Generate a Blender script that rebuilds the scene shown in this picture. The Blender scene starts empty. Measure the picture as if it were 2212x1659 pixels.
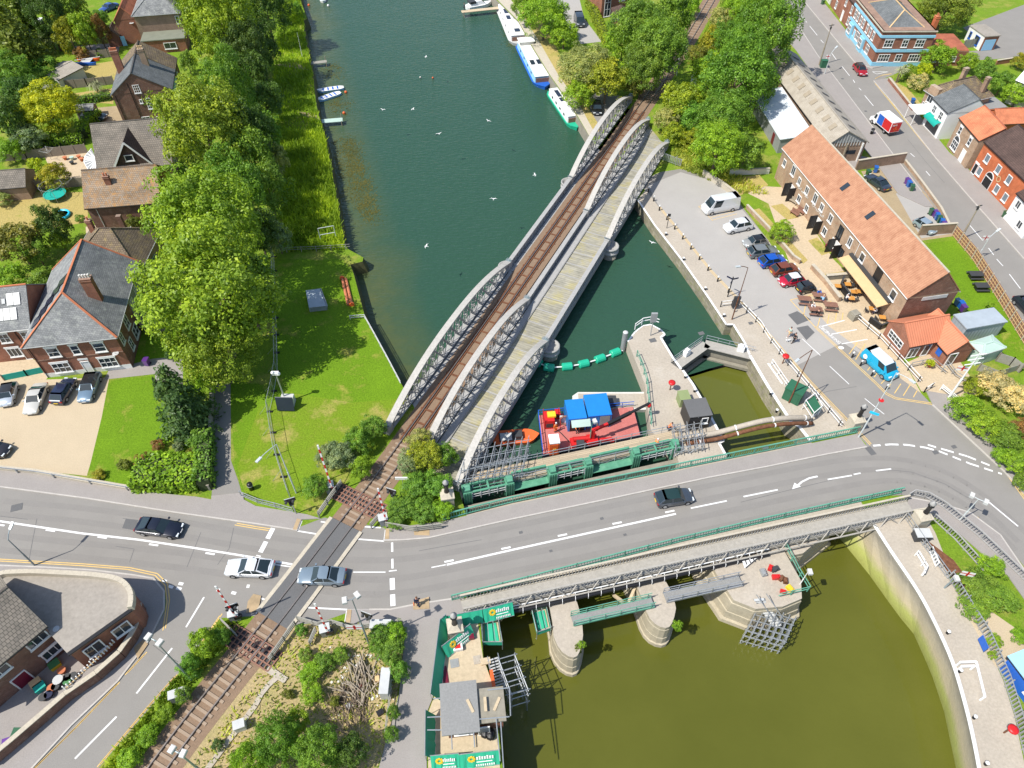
import bpy,bmesh,math,random
import numpy as np
from mathutils import Vector,Matrix
from math import sin,cos,pi,radians,atan2,hypot,sqrt
R_=random.Random(7)
SC=bpy.context.scene
COL=SC.collection
# ---------------------------------------------------------------- camera, sky, sun, exposure
CAM_H,PITCH,FPX=68.0,radians(48.5),1559.7
cam_d=bpy.data.cameras.new('camera');cam=bpy.data.objects.new('camera',cam_d);COL.objects.link(cam)
cam.location=(0,0,CAM_H);cam.rotation_euler=(radians(90)-PITCH,0,0)
cam_d.sensor_width=36.0;cam_d.lens=36.0*FPX/2212.0;cam_d.clip_end=3000;cam_d.clip_start=0.5
SC.camera=cam
SUN_EL,SHADOW_AZ=radians(55),radians(62)
world=bpy.data.worlds.new('World');SC.world=world;world.use_nodes=True
wn=world.node_tree;bg=wn.nodes['Background']
sky=wn.nodes.new('ShaderNodeTexSky');sky.sky_type='NISHITA';sky.sun_disc=False
sky.sun_elevation=SUN_EL;sky.sun_rotation=SHADOW_AZ+pi
wn.links.new(sky.outputs[0],bg.inputs[0]);bg.inputs[1].default_value=0.15
sun_d=bpy.data.lights.new('sun','SUN');sun=bpy.data.objects.new('sun',sun_d);COL.objects.link(sun)
sun_d.energy=5.0;sun_d.angle=radians(0.5);sun_d.color=(1.0,0.955,0.88)
sdir=Vector((sin(SHADOW_AZ)*cos(SUN_EL),cos(SHADOW_AZ)*cos(SUN_EL),-sin(SUN_EL)))
sun.rotation_euler=sdir.to_track_quat('-Z','Y').to_euler();sun.location=(-60,-40,120)
SC.view_settings.view_transform='Standard';SC.view_settings.look='None'
SC.view_settings.exposure=0.2;SC.view_settings.gamma=1.0
SC.render.engine='CYCLES';SC.cycles.max_bounces=6;SC.cycles.transparent_max_bounces=4
# ---------------------------------------------------------------- survey: photograph pixel -> point on the level z
def g(x,y,z=0.0):
    dx=(x-1106)/FPX;dy=-(y-829.5)/FPX
    d=Vector((dx,cos(PITCH)+dy*sin(PITCH),-sin(PITCH)+dy*cos(PITCH)))
    return Vector((0,0,CAM_H))+d*((z-CAM_H)/d.z)
def T(t,x,y,z=0.0):
    i,j=divmod(t,10);return g(553*i+x/4,414.75*j+y/4,z)
def mpp(p):return(Vector(p)-Vector((0,0,CAM_H))).dot(Vector((0,cos(PITCH),-sin(PITCH))))/FPX
# ---------------------------------------------------------------- objects
MW={}
def lab(o,label=None,cat=None,group=None,kind=None):
    if label:o['label']=label
    if cat:o['category']=cat
    if group:o['group']=group
    if kind:o['kind']=kind
    return o
def thing(name,label,cat,loc=(0,0,0),rz=0.0,group=None):
    o=bpy.data.objects.new(name,None);COL.objects.link(o)
    o.location=loc;o.rotation_euler=(0,0,rz);o.empty_display_size=.3
    MW[o.name]=Matrix.Translation(Vector(loc))@Matrix.Rotation(rz,4,'Z')
    return lab(o,label,cat,group)
def mkobj(name,me,parent=None):
    o=bpy.data.objects.new(name,me);COL.objects.link(o)
    if parent is not None:o.parent=parent;MW[o.name]=MW.get(parent.name,Matrix())
    return o
class MB:
    def __init__(s):s.v=[];s.f=[];s.mi=[];s.c=0
    def add(s,pts,faces):
        n=len(s.v);s.v+=[tuple(p)for p in pts]
        for f in faces:s.f.append(tuple(n+i for i in f));s.mi.append(s.c)
    def quad(s,*p):s.add(p,[tuple(range(len(p)))])
    def hexa(s,o,a,b,c):
        o,a,b,c=Vector(o),Vector(a),Vector(b),Vector(c)
        s.add([o,o+a,o+a+b,o+b,o+c,o+a+c,o+a+b+c,o+b+c],
              [(0,3,2,1),(4,5,6,7),(0,1,5,4),(1,2,6,5),(2,3,7,6),(3,0,4,7)])
    def box(s,c,d,rz=0.0):
        u=Vector((cos(rz),sin(rz),0));v=Vector((-sin(rz),cos(rz),0));w=Vector((0,0,1))
        s.hexa(Vector(c)-u*d[0]/2-v*d[1]/2-w*d[2]/2,u*d[0],v*d[1],w*d[2])
    def bar(s,p,q,w,h):
        p,q=Vector(p),Vector(q);t=(q-p)
        if t.length<1e-5:return
        tn=t.normalized();up=Vector((0,0,1))
        side=tn.cross(up)
        side=side.normalized()if side.length>1e-3 else Vector((1,0,0))
        n=side.cross(tn).normalized()
        s.hexa(p-side*w/2-n*h/2,side*w,t,n*h)
    def tube(s,p,q,r,n=6,r2=None):
        p,q=Vector(p),Vector(q);r2=r if r2 is None else r2
        t=(q-p);L=t.length
        if L<1e-6:return
        t/=L;a=t.orthogonal().normalized();b=t.cross(a);pts=[]
        for c,rr in((p,r),(q,r2)):
            for k in range(n):pts.append(c+(a*cos(2*pi*k/n)+b*sin(2*pi*k/n))*rr)
        s.add(pts,[(k,(k+1)%n,n+(k+1)%n,n+k)for k in range(n)]+[tuple(range(n-1,-1,-1)),tuple(range(n,2*n))])
    def path(s,pts,r,n=6):
        for a,b in zip(pts,pts[1:]):s.tube(a,b,r,n)
    def pipe(s,P,r,n=9):
        pts=[];m=len(P)
        for i,p in enumerate(P):
            t=(P[min(i+1,m-1)]-P[max(i-1,0)]).normalized();a=t.cross(Vector((0,0,1))).normalized();b=a.cross(t);pts+=[p+(a*cos(2*pi*k/n)+b*sin(2*pi*k/n))*r for k in range(n)]
        s.add(pts,[(i*n+k,i*n+(k+1)%n,(i+1)*n+(k+1)%n,(i+1)*n+k)for i in range(m-1)for k in range(n)]+[tuple(range(n-1,-1,-1)),tuple(range((m-1)*n,m*n))])
    def bars(s,pts,w,h):
        for a,b in zip(pts,pts[1:]):s.bar(a,b,w,h)
    def prism(s,poly,z0,z1):
        m=len(poly);A=sum(poly[i][0]*poly[(i+1)%m][1]-poly[(i+1)%m][0]*poly[i][1]for i in range(m))
        if A<0:poly=poly[::-1]
        pts=[(p[0],p[1],z0)for p in poly]+[(p[0],p[1],z1)for p in poly]
        s.add(pts,[(i,(i+1)%m,m+(i+1)%m,m+i)for i in range(m)])
        tri=tess(poly);n=len(s.v)-2*m
        for t in tri:
            s.f.append(tuple(n+m+i for i in t));s.mi.append(s.c);s.f.append(tuple(n+i for i in t[::-1]));s.mi.append(s.c)
    def sheet(s,poly,z):
        m=len(poly);A=sum(poly[i][0]*poly[(i+1)%m][1]-poly[(i+1)%m][0]*poly[i][1]for i in range(m))
        if A<0:poly=poly[::-1]
        s.add([(p[0],p[1],z)for p in poly],tess(poly))
    def lathe(s,c,prof,n=12):
        c=Vector(c);pts=[]
        for r,z in prof:
            for k in range(n):pts.append(c+Vector((cos(2*pi*k/n)*r,sin(2*pi*k/n)*r,z)))
        F=[]
        for j in range(len(prof)-1):
            for k in range(n):F.append((j*n+k,j*n+(k+1)%n,(j+1)*n+(k+1)%n,(j+1)*n+k))
        F.append(tuple(range(n-1,-1,-1)));F.append(tuple((len(prof)-1)*n+k for k in range(n)))
        s.add(pts,F)
    def ball(s,c,r,n=8,sz=1.0):
        m=max(3,n//2);s.lathe(c,[(r*sin(pi*j/m)if 0<j<m else r*.02,-r*sz*cos(pi*j/m))for j in range(m+1)],n)
    def build(s,name,mats,parent=None,smooth=False):
        if not isinstance(mats,(list,tuple)):mats=[mats]
        me=bpy.data.meshes.new(name);V=s.v
        if parent is not None and parent.name in MW:
            inv=MW[parent.name].inverted();V=[tuple(inv@Vector(p))for p in V]
        me.from_pydata(V,[],s.f)
        for m in mats:me.materials.append(m)
        if max(s.mi,default=0)>0:me.polygons.foreach_set('material_index',s.mi)
        if smooth:me.polygons.foreach_set('use_smooth',[True]*len(me.polygons))
        me.update()
        return mkobj(name,me,parent)
from mathutils.geometry import tessellate_polygon
def tess(poly):
    vs=[Vector((p[0],p[1],0))for p in poly];out=[]
    for t in tessellate_polygon([vs]):
        a,b,c=(vs[i]for i in t)
        cr=(b-a).cross(c-a).z
        if abs(cr)<1e-9:continue
        out.append(tuple(t)if cr>0 else tuple(t)[::-1])
    return out
def kids(o):return[c for c in bpy.data.objects if c.parent==o]
KID={}
def remember(root):KID[root.name]=[(c,[d for d in c.children])for c in root.children]
def dup(root,loc=None,rz=0.0,label=None,group=None,color=None,scale=None):
    if root.name not in KID:remember(root)
    r=root.copy();COL.objects.link(r)
    if loc is not None:r.location=loc
    r.rotation_euler=(0,0,rz)
    if scale:r.scale=scale if isinstance(scale,tuple)else(scale,)*3
    if label:r['label']=label
    if group:r['group']=group
    for c,ds in KID[root.name]:
        k=c.copy();COL.objects.link(k);k.parent=r
        if color and('body' in c.name or 'crown' in c.name):k.color=(*color,1)
        for d in ds:
            e=d.copy();COL.objects.link(e);e.parent=k
    return r
class Repeat:
    def __init__(s,make):s.make=make;s.root=None
    def __call__(s,loc,rz=0.0,label=None,group=None,color=None,scale=None):
        if s.root is None:
            s.root=s.make();o=s.root;remember(o)
            o.location=loc;o.rotation_euler=(0,0,rz)
            if scale:o.scale=scale if isinstance(scale,tuple)else(scale,)*3
            if label:o['label']=label
            if group:o['group']=group
            if color:
                for c in o.children:
                    if 'body' in c.name or 'crown' in c.name:c.color=(*color,1)
            return o
        return dup(s.root,loc,rz,label,group,color,scale)
# ---------------------------------------------------------------- materials
class NT:
    def __init__(s,name):
        s.m=bpy.data.materials.new(name);s.m.use_nodes=True;s.t=s.m.node_tree
        s.b=s.t.nodes['Principled BSDF'];s.out=s.t.nodes['Material Output']
    def n(s,typ,**k):
        nd=s.t.nodes.new('ShaderNode'+typ)
        for a,v in k.items():setattr(nd,a,v)
        return nd
    def l(s,a,b):s.t.links.new(a,b)
    def pos(s):return s.n('NewGeometry').outputs['Position']
    def noise(s,scale,detail=4,rough=.6,vec=None):
        nd=s.n('TexNoise');nd.inputs['Scale'].default_value=scale;nd.inputs['Detail'].default_value=detail
        nd.inputs['Roughness'].default_value=rough;s.l(vec or s.pos(),nd.inputs['Vector']);return nd.outputs['Fac']
    def ramp(s,fac,stops):
        r=s.n('ValToRGB');e=r.color_ramp.elements
        while len(e)<len(stops):e.new(.5)
        for k,(p,c)in enumerate(stops):e[k].position=p;e[k].color=(*c,1)
        s.l(fac,r.inputs[0]);return r.outputs[0]
    def mix(s,fac,a,b,mode='MIX'):
        m=s.n('MixRGB',blend_type=mode)
        for sock,v in((m.inputs[0],fac),(m.inputs[1],a),(m.inputs[2],b)):
            if isinstance(v,(int,float)):sock.default_value=v
            elif isinstance(v,tuple):sock.default_value=(*v,1)
            else:s.l(v,sock)
        return m.outputs[0]
    def math(s,op,a,b=0.0,c=None):
        m=s.n('Math',operation=op)
        for k,v in enumerate((a,b,c)):
            if v is None:continue
            if isinstance(v,(int,float)):m.inputs[k].default_value=v
            else:s.l(v,m.inputs[k])
        return m.outputs[0]
    def bump(s,fac,st=.3,dist=.05):
        b=s.n('Bump');b.inputs['Strength'].default_value=st;b.inputs['Distance'].default_value=dist
        s.l(fac,b.inputs['Height']);s.l(b.outputs[0],s.b.inputs['Normal'])
    def slope(s):
        ge=s.n('NewGeometry');up=s.n('VectorMath',operation='CROSS_PRODUCT');up.inputs[0].default_value=(0,0,1)
        s.l(ge.outputs['True Normal'],up.inputs[1]);no=s.n('VectorMath',operation='NORMALIZE');s.l(up.outputs[0],no.inputs[0])
        v=s.n('VectorMath',operation='CROSS_PRODUCT');s.l(ge.outputs['True Normal'],v.inputs[0]);s.l(no.outputs[0],v.inputs[1])
        du=s.n('VectorMath',operation='DOT_PRODUCT');s.l(ge.outputs['Position'],du.inputs[0]);s.l(no.outputs[0],du.inputs[1])
        dv=s.n('VectorMath',operation='DOT_PRODUCT');s.l(ge.outputs['Position'],dv.inputs[0]);s.l(v.outputs[0],dv.inputs[1])
        c=s.n('CombineXYZ');s.l(du.outputs['Value'],c.inputs[0]);s.l(dv.outputs['Value'],c.inputs[1]);return c.outputs[0]
def sh(c,k):return tuple(max(0,min(1,x*k))for x in c)
def mat(name,col,rough=.8,var=.25,scale=1.2,spec=.3,metal=0.0,fine=None,alt=None,bump=0.0):
    k=NT(name);b=k.b
    f=k.noise(scale,5,.65)
    c=k.ramp(f,[(.25,sh(col,1-var)),(.55,col),(.8,alt if alt else sh(col,1+var))])
    if fine:
        f2=k.noise(fine,3,.7);c=k.mix(.55,c,k.ramp(f2,[(.3,sh(col,.78)),(.7,sh(col,1.2))]),'MIX')
        if bump:k.bump(f2,bump)
    k.l(c,b.inputs['Base Color'])
    b.inputs['Roughness'].default_value=rough;b.inputs['Specular IOR Level'].default_value=spec;b.inputs['Metallic'].default_value=metal
    return k.m
def flat(name,col,rough=.5,spec=.4,metal=0.0):return mat(name,col,rough,.08,.7,spec,metal)
def tiled(name,c1,c2,mortar,bw,bh,msize=.012,wear=None,rough=.85,offset=.5):
    k=NT(name);uv=k.slope()
    br=k.n('TexBrick');k.l(uv,br.inputs['Vector']);br.offset=offset
    for nm,v in(('Color1',(*c1,1)),('Color2',(*c2,1)),('Mortar',(*mortar,1))):br.inputs[nm].default_value=v
    br.inputs['Scale'].default_value=1.0;br.inputs['Brick Width'].default_value=bw;br.inputs['Row Height'].default_value=bh
    br.inputs['Mortar Size'].default_value=msize;br.inputs['Mortar Smooth'].default_value=.2;br.inputs['Bias'].default_value=0.0
    f=k.noise(.55,6,.7);c=k.mix(1.0,br.outputs[0],k.ramp(f,[(.3,(.68,.68,.68)),(.7,(1.25,1.22,1.2))]),'MULTIPLY')
    if wear:
        f2=k.noise(1.3,7,.75);c=k.mix(k.ramp(f2,[(.52,(0,0,0)),(.66,(.8,.8,.8))]),c,wear)
    k.l(c,k.b.inputs['Base Color']);k.b.inputs['Roughness'].default_value=rough;k.b.inputs['Specular IOR Level'].default_value=.25
    k.bump(br.outputs['Fac'],-.35,.02)
    return k.m
def ribbed(name,col,pitch,depth=.6,var=.2,rough=.5,axis=0,metal=0.0,alt=None):
    k=NT(name);uv=k.slope();sp=k.n('SeparateXYZ');k.l(uv,sp.inputs[0])
    w=k.math('SINE',k.math('MULTIPLY',sp.outputs[axis],2*pi/pitch));w2=k.math('MULTIPLY_ADD',w,.5,.5)
    f=k.noise(.9,5,.7);c=k.ramp(f,[(.3,sh(col,1-var)),(.7,alt if alt else sh(col,1+var))])
    c=k.mix(depth*.4,c,k.ramp(w2,[(0,sh(col,.55)),(.35,col)]))
    k.l(c,k.b.inputs['Base Color']);k.bump(w2,.6,.04);k.b.inputs['Roughness'].default_value=rough;k.b.inputs['Metallic'].default_value=metal
    return k.m
def paint(name):
    k=NT(name);oi=k.n('ObjectInfo');k.l(oi.outputs['Color'],k.b.inputs['Base Color'])
    k.b.inputs['Roughness'].default_value=.28;k.b.inputs['Metallic'].default_value=.25;k.b.inputs['Coat Weight'].default_value=.8;k.b.inputs['Coat Roughness'].default_value=.05
    return k.m
def leafmat(name,spec=.3,tr=.34):
    k=NT(name);oi=k.n('ObjectInfo');at=k.n('Attribute');at.attribute_name='tone'
    f=k.noise(.35,3,.6)
    t=k.math('ADD',at.outputs['Fac'],k.math('MULTIPLY_ADD',f,.7,-.35))
    c=k.mix(1.0,oi.outputs['Color'],k.ramp(t,[(.0,(.55,.62,.5)),(.45,(1,1,.85)),(.9,(1.8,1.55,1.1)),(1,(2.1,1.75,1.15))]),'MULTIPLY')
    k.l(c,k.b.inputs['Base Color']);k.b.inputs['Roughness'].default_value=.45;k.b.inputs['Specular IOR Level'].default_value=spec
    tl=k.n('BsdfTranslucent');k.l(k.mix(1.0,c,(1.25,1.2,.55),'MULTIPLY'),tl.inputs[0])
    mx=k.n('MixShader');mx.inputs[0].default_value=tr;k.l(k.b.outputs[0],mx.inputs[1]);k.l(tl.outputs[0],mx.inputs[2]);k.l(mx.outputs[0],k.out.inputs[0])
    return k.m
M={}
def mats():
    M['white']=mat('white_paint',(.78,.78,.76),.45,.06,.8);M['offwhite']=mat('render_offwhite',(.62,.6,.55),.8,.12,.8)
    M['black']=flat('black_paint',(.015,.015,.017),.4);M['dark']=flat('dark_grey',(.05,.052,.055),.6)
    M['grey']=mat('grey_paint',(.28,.29,.29),.6,.15);M['lgrey']=mat('light_grey',(.5,.51,.5),.6,.12)
    M['galv']=mat('galvanised_steel',(.45,.47,.48),.42,.18,2.0,.5,.55);M['post']=mat('grey_lamp_post',(.27,.33,.35),.45,.12,1.,.4,.3)
    M['pale_post']=mat('pale_lamp_post',(.62,.66,.66),.45,.1,1.,.4,.2)
    M['rust']=mat('rusty_steel',(.17,.075,.04),.85,.45,2.5,.2,alt=(.27,.13,.07));M['rail']=mat('rail_steel',(.3,.26,.23),.35,.3,3,.5,.6)
    M['girder']=mat('weathered_girder_paint',(.36,.355,.34),.8,.25,.9,.2,fine=5,alt=(.4,.34,.31));M['girder_top']=mat('stained_girder_top',(.45,.43,.39),.85,.25,.7,.2,fine=3.5,alt=(.4,.32,.29))
    M['wood']=mat('weathered_timber',(.33,.28,.21),.85,.3,1.6,.2,fine=7);M['plank']=mat('new_scaffold_boards',(.52,.42,.28),.8,.2,.9,.2,fine=4);M['fence_wood']=mat('fence_timber',(.26,.22,.18),.85,.25,1.8,.2,fine=6)
    M['oldwood']=mat('silvered_timber',(.3,.29,.25),.85,.25,1.8,.2,fine=6);M['orange_wood']=mat('orange_varnished_wood',(.55,.26,.06),.5,.15,3);M['brown_wood']=mat('brown_stained_wood',(.25,.13,.09),.6,.2,3)
    M['glass']=flat('window_glass',(.03,.04,.05),.06,.8);M['carglass']=flat('car_glass',(.018,.03,.035),.05,.8);M['bright_glass']=flat('painted_lit_glass',(.16,.2,.23),.08,.8)  # last glass: its lit look is painted in as a paler base colour
    M['tyre']=flat('tyre_rubber',(.012,.012,.013),.8);M['alloy']=flat('alloy_wheel',(.5,.51,.52),.3,.5,.7);M['paint']=paint('car_paint')
    M['lamp_clear']=flat('headlamp_lens',(.65,.7,.72),.15,.7);M['lamp_red']=flat('tail_lamp_lens',(.35,.01,.01),.2,.6);M['plate_y']=flat('yellow_plate',(.75,.5,.03),.5);M['plate_w']=flat('white_plate',(.7,.7,.68),.5)
    M['concrete']=mat('weathered_concrete',(.42,.37,.3),.9,.22,.3,.2,fine=4,alt=(.54,.5,.44));M['stone']=mat('pale_stone',(.48,.43,.34),.9,.2,1.2,.2,fine=5)
    M['pier']=mat('pier_stone',(.42,.37,.27),.9,.3,.45,.2,fine=3,alt=(.5,.45,.36));M['dkconcrete']=mat('stained_concrete',(.27,.25,.2),.9,.35,.5,.2,fine=3)
    M['quay']=tiled('quay_masonry',(.33,.3,.23),(.25,.23,.17),(.16,.15,.1),1.3,.5,.02,wear=(.2,.22,.07))
    M['brick']=tiled('red_brick',(.32,.105,.055),(.24,.08,.045),(.3,.2,.15),.23,.075);M['brick_d']=tiled('dark_red_brick',(.21,.085,.055),(.14,.06,.045),(.24,.18,.14),.23,.075,wear=(.3,.2,.15))
    M['brick_b']=tiled('buff_brick',(.4,.27,.17),(.33,.22,.14),(.42,.34,.26),.23,.075,wear=(.3,.17,.1));M['brick_o']=tiled('bright_orange_brick',(.52,.13,.05),(.46,.11,.04),(.5,.2,.1),.23,.075);M['brick_br']=tiled('brown_brick',(.3,.2,.14),(.25,.16,.11),(.35,.27,.2),.23,.075)
    M['slate']=tiled('grey_slate',(.26,.27,.27),(.19,.2,.205),(.11,.11,.11),.3,.22,.015,wear=(.34,.35,.32));M['slate_d']=tiled('blue_slate',(.17,.185,.19),(.13,.145,.15),(.08,.08,.08),.3,.22,.015)
    M['tile_br']=tiled('brown_roof_tile',(.24,.19,.13),(.19,.15,.1),(.08,.06,.05),.3,.3,.03,wear=(.32,.24,.1));M['tile_or']=tiled('lichen_orange_tile',(.3,.25,.19),(.33,.21,.11),(.13,.1,.08),.3,.3,.025,wear=(.42,.22,.07))
    M['tile_g']=tiled('grey_concrete_tile',(.25,.22,.18),(.2,.18,.15),(.1,.09,.08),.33,.35,.03);M['tile_dk']=tiled('dark_brown_tile',(.115,.075,.062),(.09,.06,.05),(.04,.03,.03),.28,.28,.02)
    M['pantile']=ribbed('old_red_pantile',(.42,.19,.105),.33,.9,.35,.85,0,alt=(.5,.28,.17));M['pantile_n']=ribbed('new_red_pantile',(.56,.2,.105),.33,.9,.12,.75);M['tile_o']=tiled('orange_clay_tile',(.62,.22,.11),(.56,.2,.1),(.36,.12,.07),.25,.25,.015)
    M['asb']=ribbed('mossy_corrugated_roof',(.4,.35,.28),.36,.8,.3,.9,0,alt=(.46,.42,.35));M['tin']=ribbed('white_metal_roof',(.62,.66,.68),.6,.35,.06,.5);M['tin_g']=ribbed('grey_metal_sheet',(.36,.41,.45),.5,.5,.12,.5)
    M['felt']=mat('grey_roof_felt',(.25,.25,.24),.9,.15,.6,.2,fine=6);M['felt_l']=mat('pale_flat_roof',(.32,.29,.25),.9,.25,.4,.2,fine=2.5);M['felt_gr']=mat('green_grey_felt',(.2,.21,.16),.9,.12,.8)
    M['green']=mat('sluice_green_paint',(.1,.3,.19),.5,.25,1.6,.4,alt=(.17,.37,.25));M['rail_green']=mat('railing_green_paint',(.12,.34,.24),.5,.2,1.5);M['float']=flat('green_float_plastic',(.02,.42,.25),.4);M['netting']=flat('green_netting',(.03,.42,.25),.7)
    M['blue_c']=ribbed('blue_container',(.015,.2,.55),.28,.8,.1,.4);M['blue']=flat('blue_paint',(.02,.12,.5),.4);M['sky_blue']=mat('pub_blue_paint',(.27,.56,.72),.6,.08,1.);M['red']=flat('red_paint',(.55,.02,.02),.4);M['orange']=flat('orange_plastic',(.72,.13,.03),.45);M['yellow']=flat('yellow_paint',(.8,.52,.03),.45)
    M['deckred']=mat('red_oxide_deck',(.48,.15,.13),.8,.25,.9,.3,fine=5,alt=(.56,.28,.25));M['purple']=flat('purple_plastic',(.2,.07,.38),.5);M['gbin']=flat('green_plastic',(.06,.2,.07),.5);M['dgreen']=flat('dark_green_paint',(.03,.13,.07),.5);M['cyan']=flat('bright_cyan_paint',(.02,.5,.78),.4);M['teal']=flat('teal_fabric',(.01,.35,.28),.6);M['lblue']=flat('light_blue_paint',(.3,.56,.78),.5)
    M['tan']=mat('tan_canvas',(.6,.42,.22),.8,.08);M['deckgrey']=mat('grey_bridge_deck',(.36,.34,.3),.85,.12,.4,.2,fine=3);M['cream']=mat('cream_boards',(.5,.41,.28),.8,.1,.6,.2,fine=3);M['palegreen']=flat('pale_green_metal',(.42,.55,.48),.5);M['olive']=flat('olive_metal',(.24,.29,.13),.6);M['skin']=flat('skin',(.5,.28,.2),.6);M['hair']=flat('dark_hair',(.05,.03,.02),.7)
    M['navy']=flat('navy_cloth',(.02,.025,.06),.8);M['hivis']=flat('hi_vis_orange',(.9,.22,.03),.7);M['terracotta']=flat('terracotta',(.5,.17,.08),.8);M['solar']=flat('solar_panel',(.02,.028,.05),.25,.6);M['solar_glare']=flat('painted_glare_panel',(.6,.6,.58),.35,.6);M['maroon']=flat('maroon_paint',(.16,.01,.03),.4)  # the pale solar panel has its glare painted into the base colour
    M['asphalt']=mat('worn_asphalt',(.25,.236,.215),.9,.17,.28,.25,fine=14);M['asphalt_p']=mat('pale_asphalt',(.37,.352,.325),.9,.12,.3,.25,fine=12);M['asphalt_d']=mat('dark_asphalt',(.13,.13,.13),.9,.15,.5,.25,fine=10)
    M['pave']=mat('tarmac_pavement',(.3,.275,.255),.9,.14,.5,.25,fine=12);M['kerb']=mat('kerb_stone',(.46,.43,.39),.9,.15,1.5);M['line']=mat('worn_white_marking',(.72,.72,.7),.7,.1,2);M['yline']=mat('yellow_marking',(.66,.45,.16),.7,.15,2);M['tactile']=tiled('buff_tactile',(.58,.44,.26),(.55,.42,.25),(.4,.3,.18),.4,.4,.01)
    M['gravel']=mat('pale_gravel',(.49,.4,.275),.95,.1,.5,.2,fine=9,bump=.4);M['flag']=mat('paving_flags',(.5,.4,.27),.9,.12,.7,.2,fine=3);M['ballast']=mat('brown_ballast',(.24,.165,.11),.95,.25,1.4,.2,fine=6,bump=.7);M['sleeper']=mat('concrete_sleeper',(.33,.25,.18),.9,.15,1.)
    M['gap_shade']=mat('painted_gap_shade',(.075,.06,.045),.9,.3,2);M['bank']=mat('bank_soil',(.1,.1,.04),.95,.3,1.5);M['soil']=mat('dry_soil',(.36,.28,.17),.95,.3,.7,.2,fine=5,bump=.5)
    for nm,dry,grn,lush,thr in(('lawn',(.3,.3,.06),(.13,.24,.012),(.16,.29,.014),.33),('lawn2',(.34,.31,.09),(.17,.255,.018),(.17,.29,.016),.38),('drylawn',(.43,.34,.13),(.27,.28,.06),(.22,.28,.04),.55),('meadow',(.27,.29,.06),(.15,.25,.02),(.22,.33,.025),.38),('scrubground',(.42,.33,.19),(.33,.3,.12),(.2,.27,.05),.5)):
        k=NT(nm);f=k.noise(.22,6,.7);c=k.ramp(f,[(thr,dry),(thr+.12,grn),(.75,lush)])
        f2=k.noise(4.5,4,.8);c=k.mix(.75,c,k.ramp(f2,[(.25,(.45,.5,.4)),(.75,(1.5,1.45,1.3))]),'MULTIPLY');k.l(c,k.b.inputs['Base Color']);k.b.inputs['Roughness'].default_value=.9;k.b.inputs['Specular IOR Level'].default_value=.15;k.bump(f2,.8,.15);M[nm]=k.m
    M['leaf']=leafmat('leaf');M['bark']=mat('bark',(.16,.12,.085),.9,.3,3)
    k=NT('river_water');at=k.n('Attribute');at.attribute_name='shallow'
    wv=k.n('Mapping');wv.inputs['Scale'].default_value=(.55,1.5,1);wv.inputs['Rotation'].default_value=(0,0,.25);k.l(k.pos(),wv.inputs[0])
    h=k.math('ADD',k.noise(1.6,3,.55,wv.outputs[0]),k.math('MULTIPLY',k.noise(.12,3,.6),1.2))
    nz=k.noise(.22,5,.7);c=k.mix(k.math('MULTIPLY',at.outputs['Fac'],k.math('MULTIPLY_ADD',nz,1.4,-.1)),(.028,.076,.047),(.1,.105,.03))
    k.l(c,k.b.inputs['Base Color']);k.b.inputs['Roughness'].default_value=.07;k.b.inputs['IOR'].default_value=1.33;k.bump(h,.5,.3);M['river']=k.m
    k=NT('tidal_water');f=k.noise(.06,4,.6);k.l(k.ramp(f,[(.3,(.082,.088,.012)),(.7,(.105,.11,.017))]),k.b.inputs['Base Color']);k.b.inputs['Roughness'].default_value=.12;k.b.inputs['IOR'].default_value=1.33
    wv=k.n('Mapping');wv.inputs['Scale'].default_value=(.7,1.6,1);k.l(k.pos(),wv.inputs[0]);k.bump(k.noise(1.3,3,.55,wv.outputs[0]),.12,.15);M['tidal']=k.m
    k=NT('lock_water');k.b.inputs['Base Color'].default_value=(.1,.11,.016,1);k.b.inputs['Roughness'].default_value=.1;k.bump(k.noise(1.2,2),.06,.1);M['lock']=k.m
mats()
def textmesh(s_,size,m):
    cu=bpy.data.curves.new('lettering','FONT');cu.body=s_;cu.size=size;cu.align_x='CENTER';cu.align_y='CENTER';cu.extrude=.006;t=bpy.data.objects.new('lettering_source',cu);COL.objects.link(t)
    dg=bpy.context.evaluated_depsgraph_get();me=bpy.data.meshes.new_from_object(t.evaluated_get(dg));bpy.data.objects.remove(t);bpy.data.curves.remove(cu);me.materials.clear();me.materials.append(m);return me
def text(name,s_,p,u,v,size,m,parent=None):
    k_=mkobj(name,textmesh(s_,size,m));u=Vector(u).normalized();v=Vector(v).normalized();n=u.cross(v);Mx=Matrix((u,v,n)).transposed().to_4x4();Mx.translation=Vector(p)
    if parent is not None:k_.parent=parent;k_.matrix_local=MW[parent.name].inverted()@Mx
    else:k_.matrix_world=Mx
    return k_
# ---------------------------------------------------------------- the setting: ground, water, roads
def W(pts,z=0.0):return[g(x,y,z)for x,y in pts]
def TT(t,pts,z=0.0):return[T(t,x,y,z)for x,y in pts]
def structure(name,mb,m,kind='structure'):return lab(mb.build(name,m),kind=kind)
def sheet(name,poly,z,m):
    mb=MB();mb.sheet(poly,z);return structure(name,mb,m)
LB=[(640,-70),(649,0),(663,40),(653,48),(663,100),(668,132),(675,155),(679,190),(683,225),(693,265),(703,300),(713,350),(724,412),(733,465),(740,520),(752,538),(785,556),(783,565),(757,571),(765,595),(785,672),(789,686),(805,717),(835,772),(867,829),(900,890),(940,960),(985,1040)]
LB2=[(1010,1120),(1060,1290),(1038,1345),(1044,1420),(1066,1482),(1086,1659),(1096,1760)]
RB=[(1020,-70),(1062,-10),(1085,12),(1120,47),(1150,102),(1190,167),(1225,216),(1250,256),(1274,296),(1310,345),(1376,430),(1413,485),(1473,562),(1526,637),(1568,700),(1583,700),(1608,740),(1618,765),(1659,835),(1696,892),(1709,912),(1726,922),(1751,954)]
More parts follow.
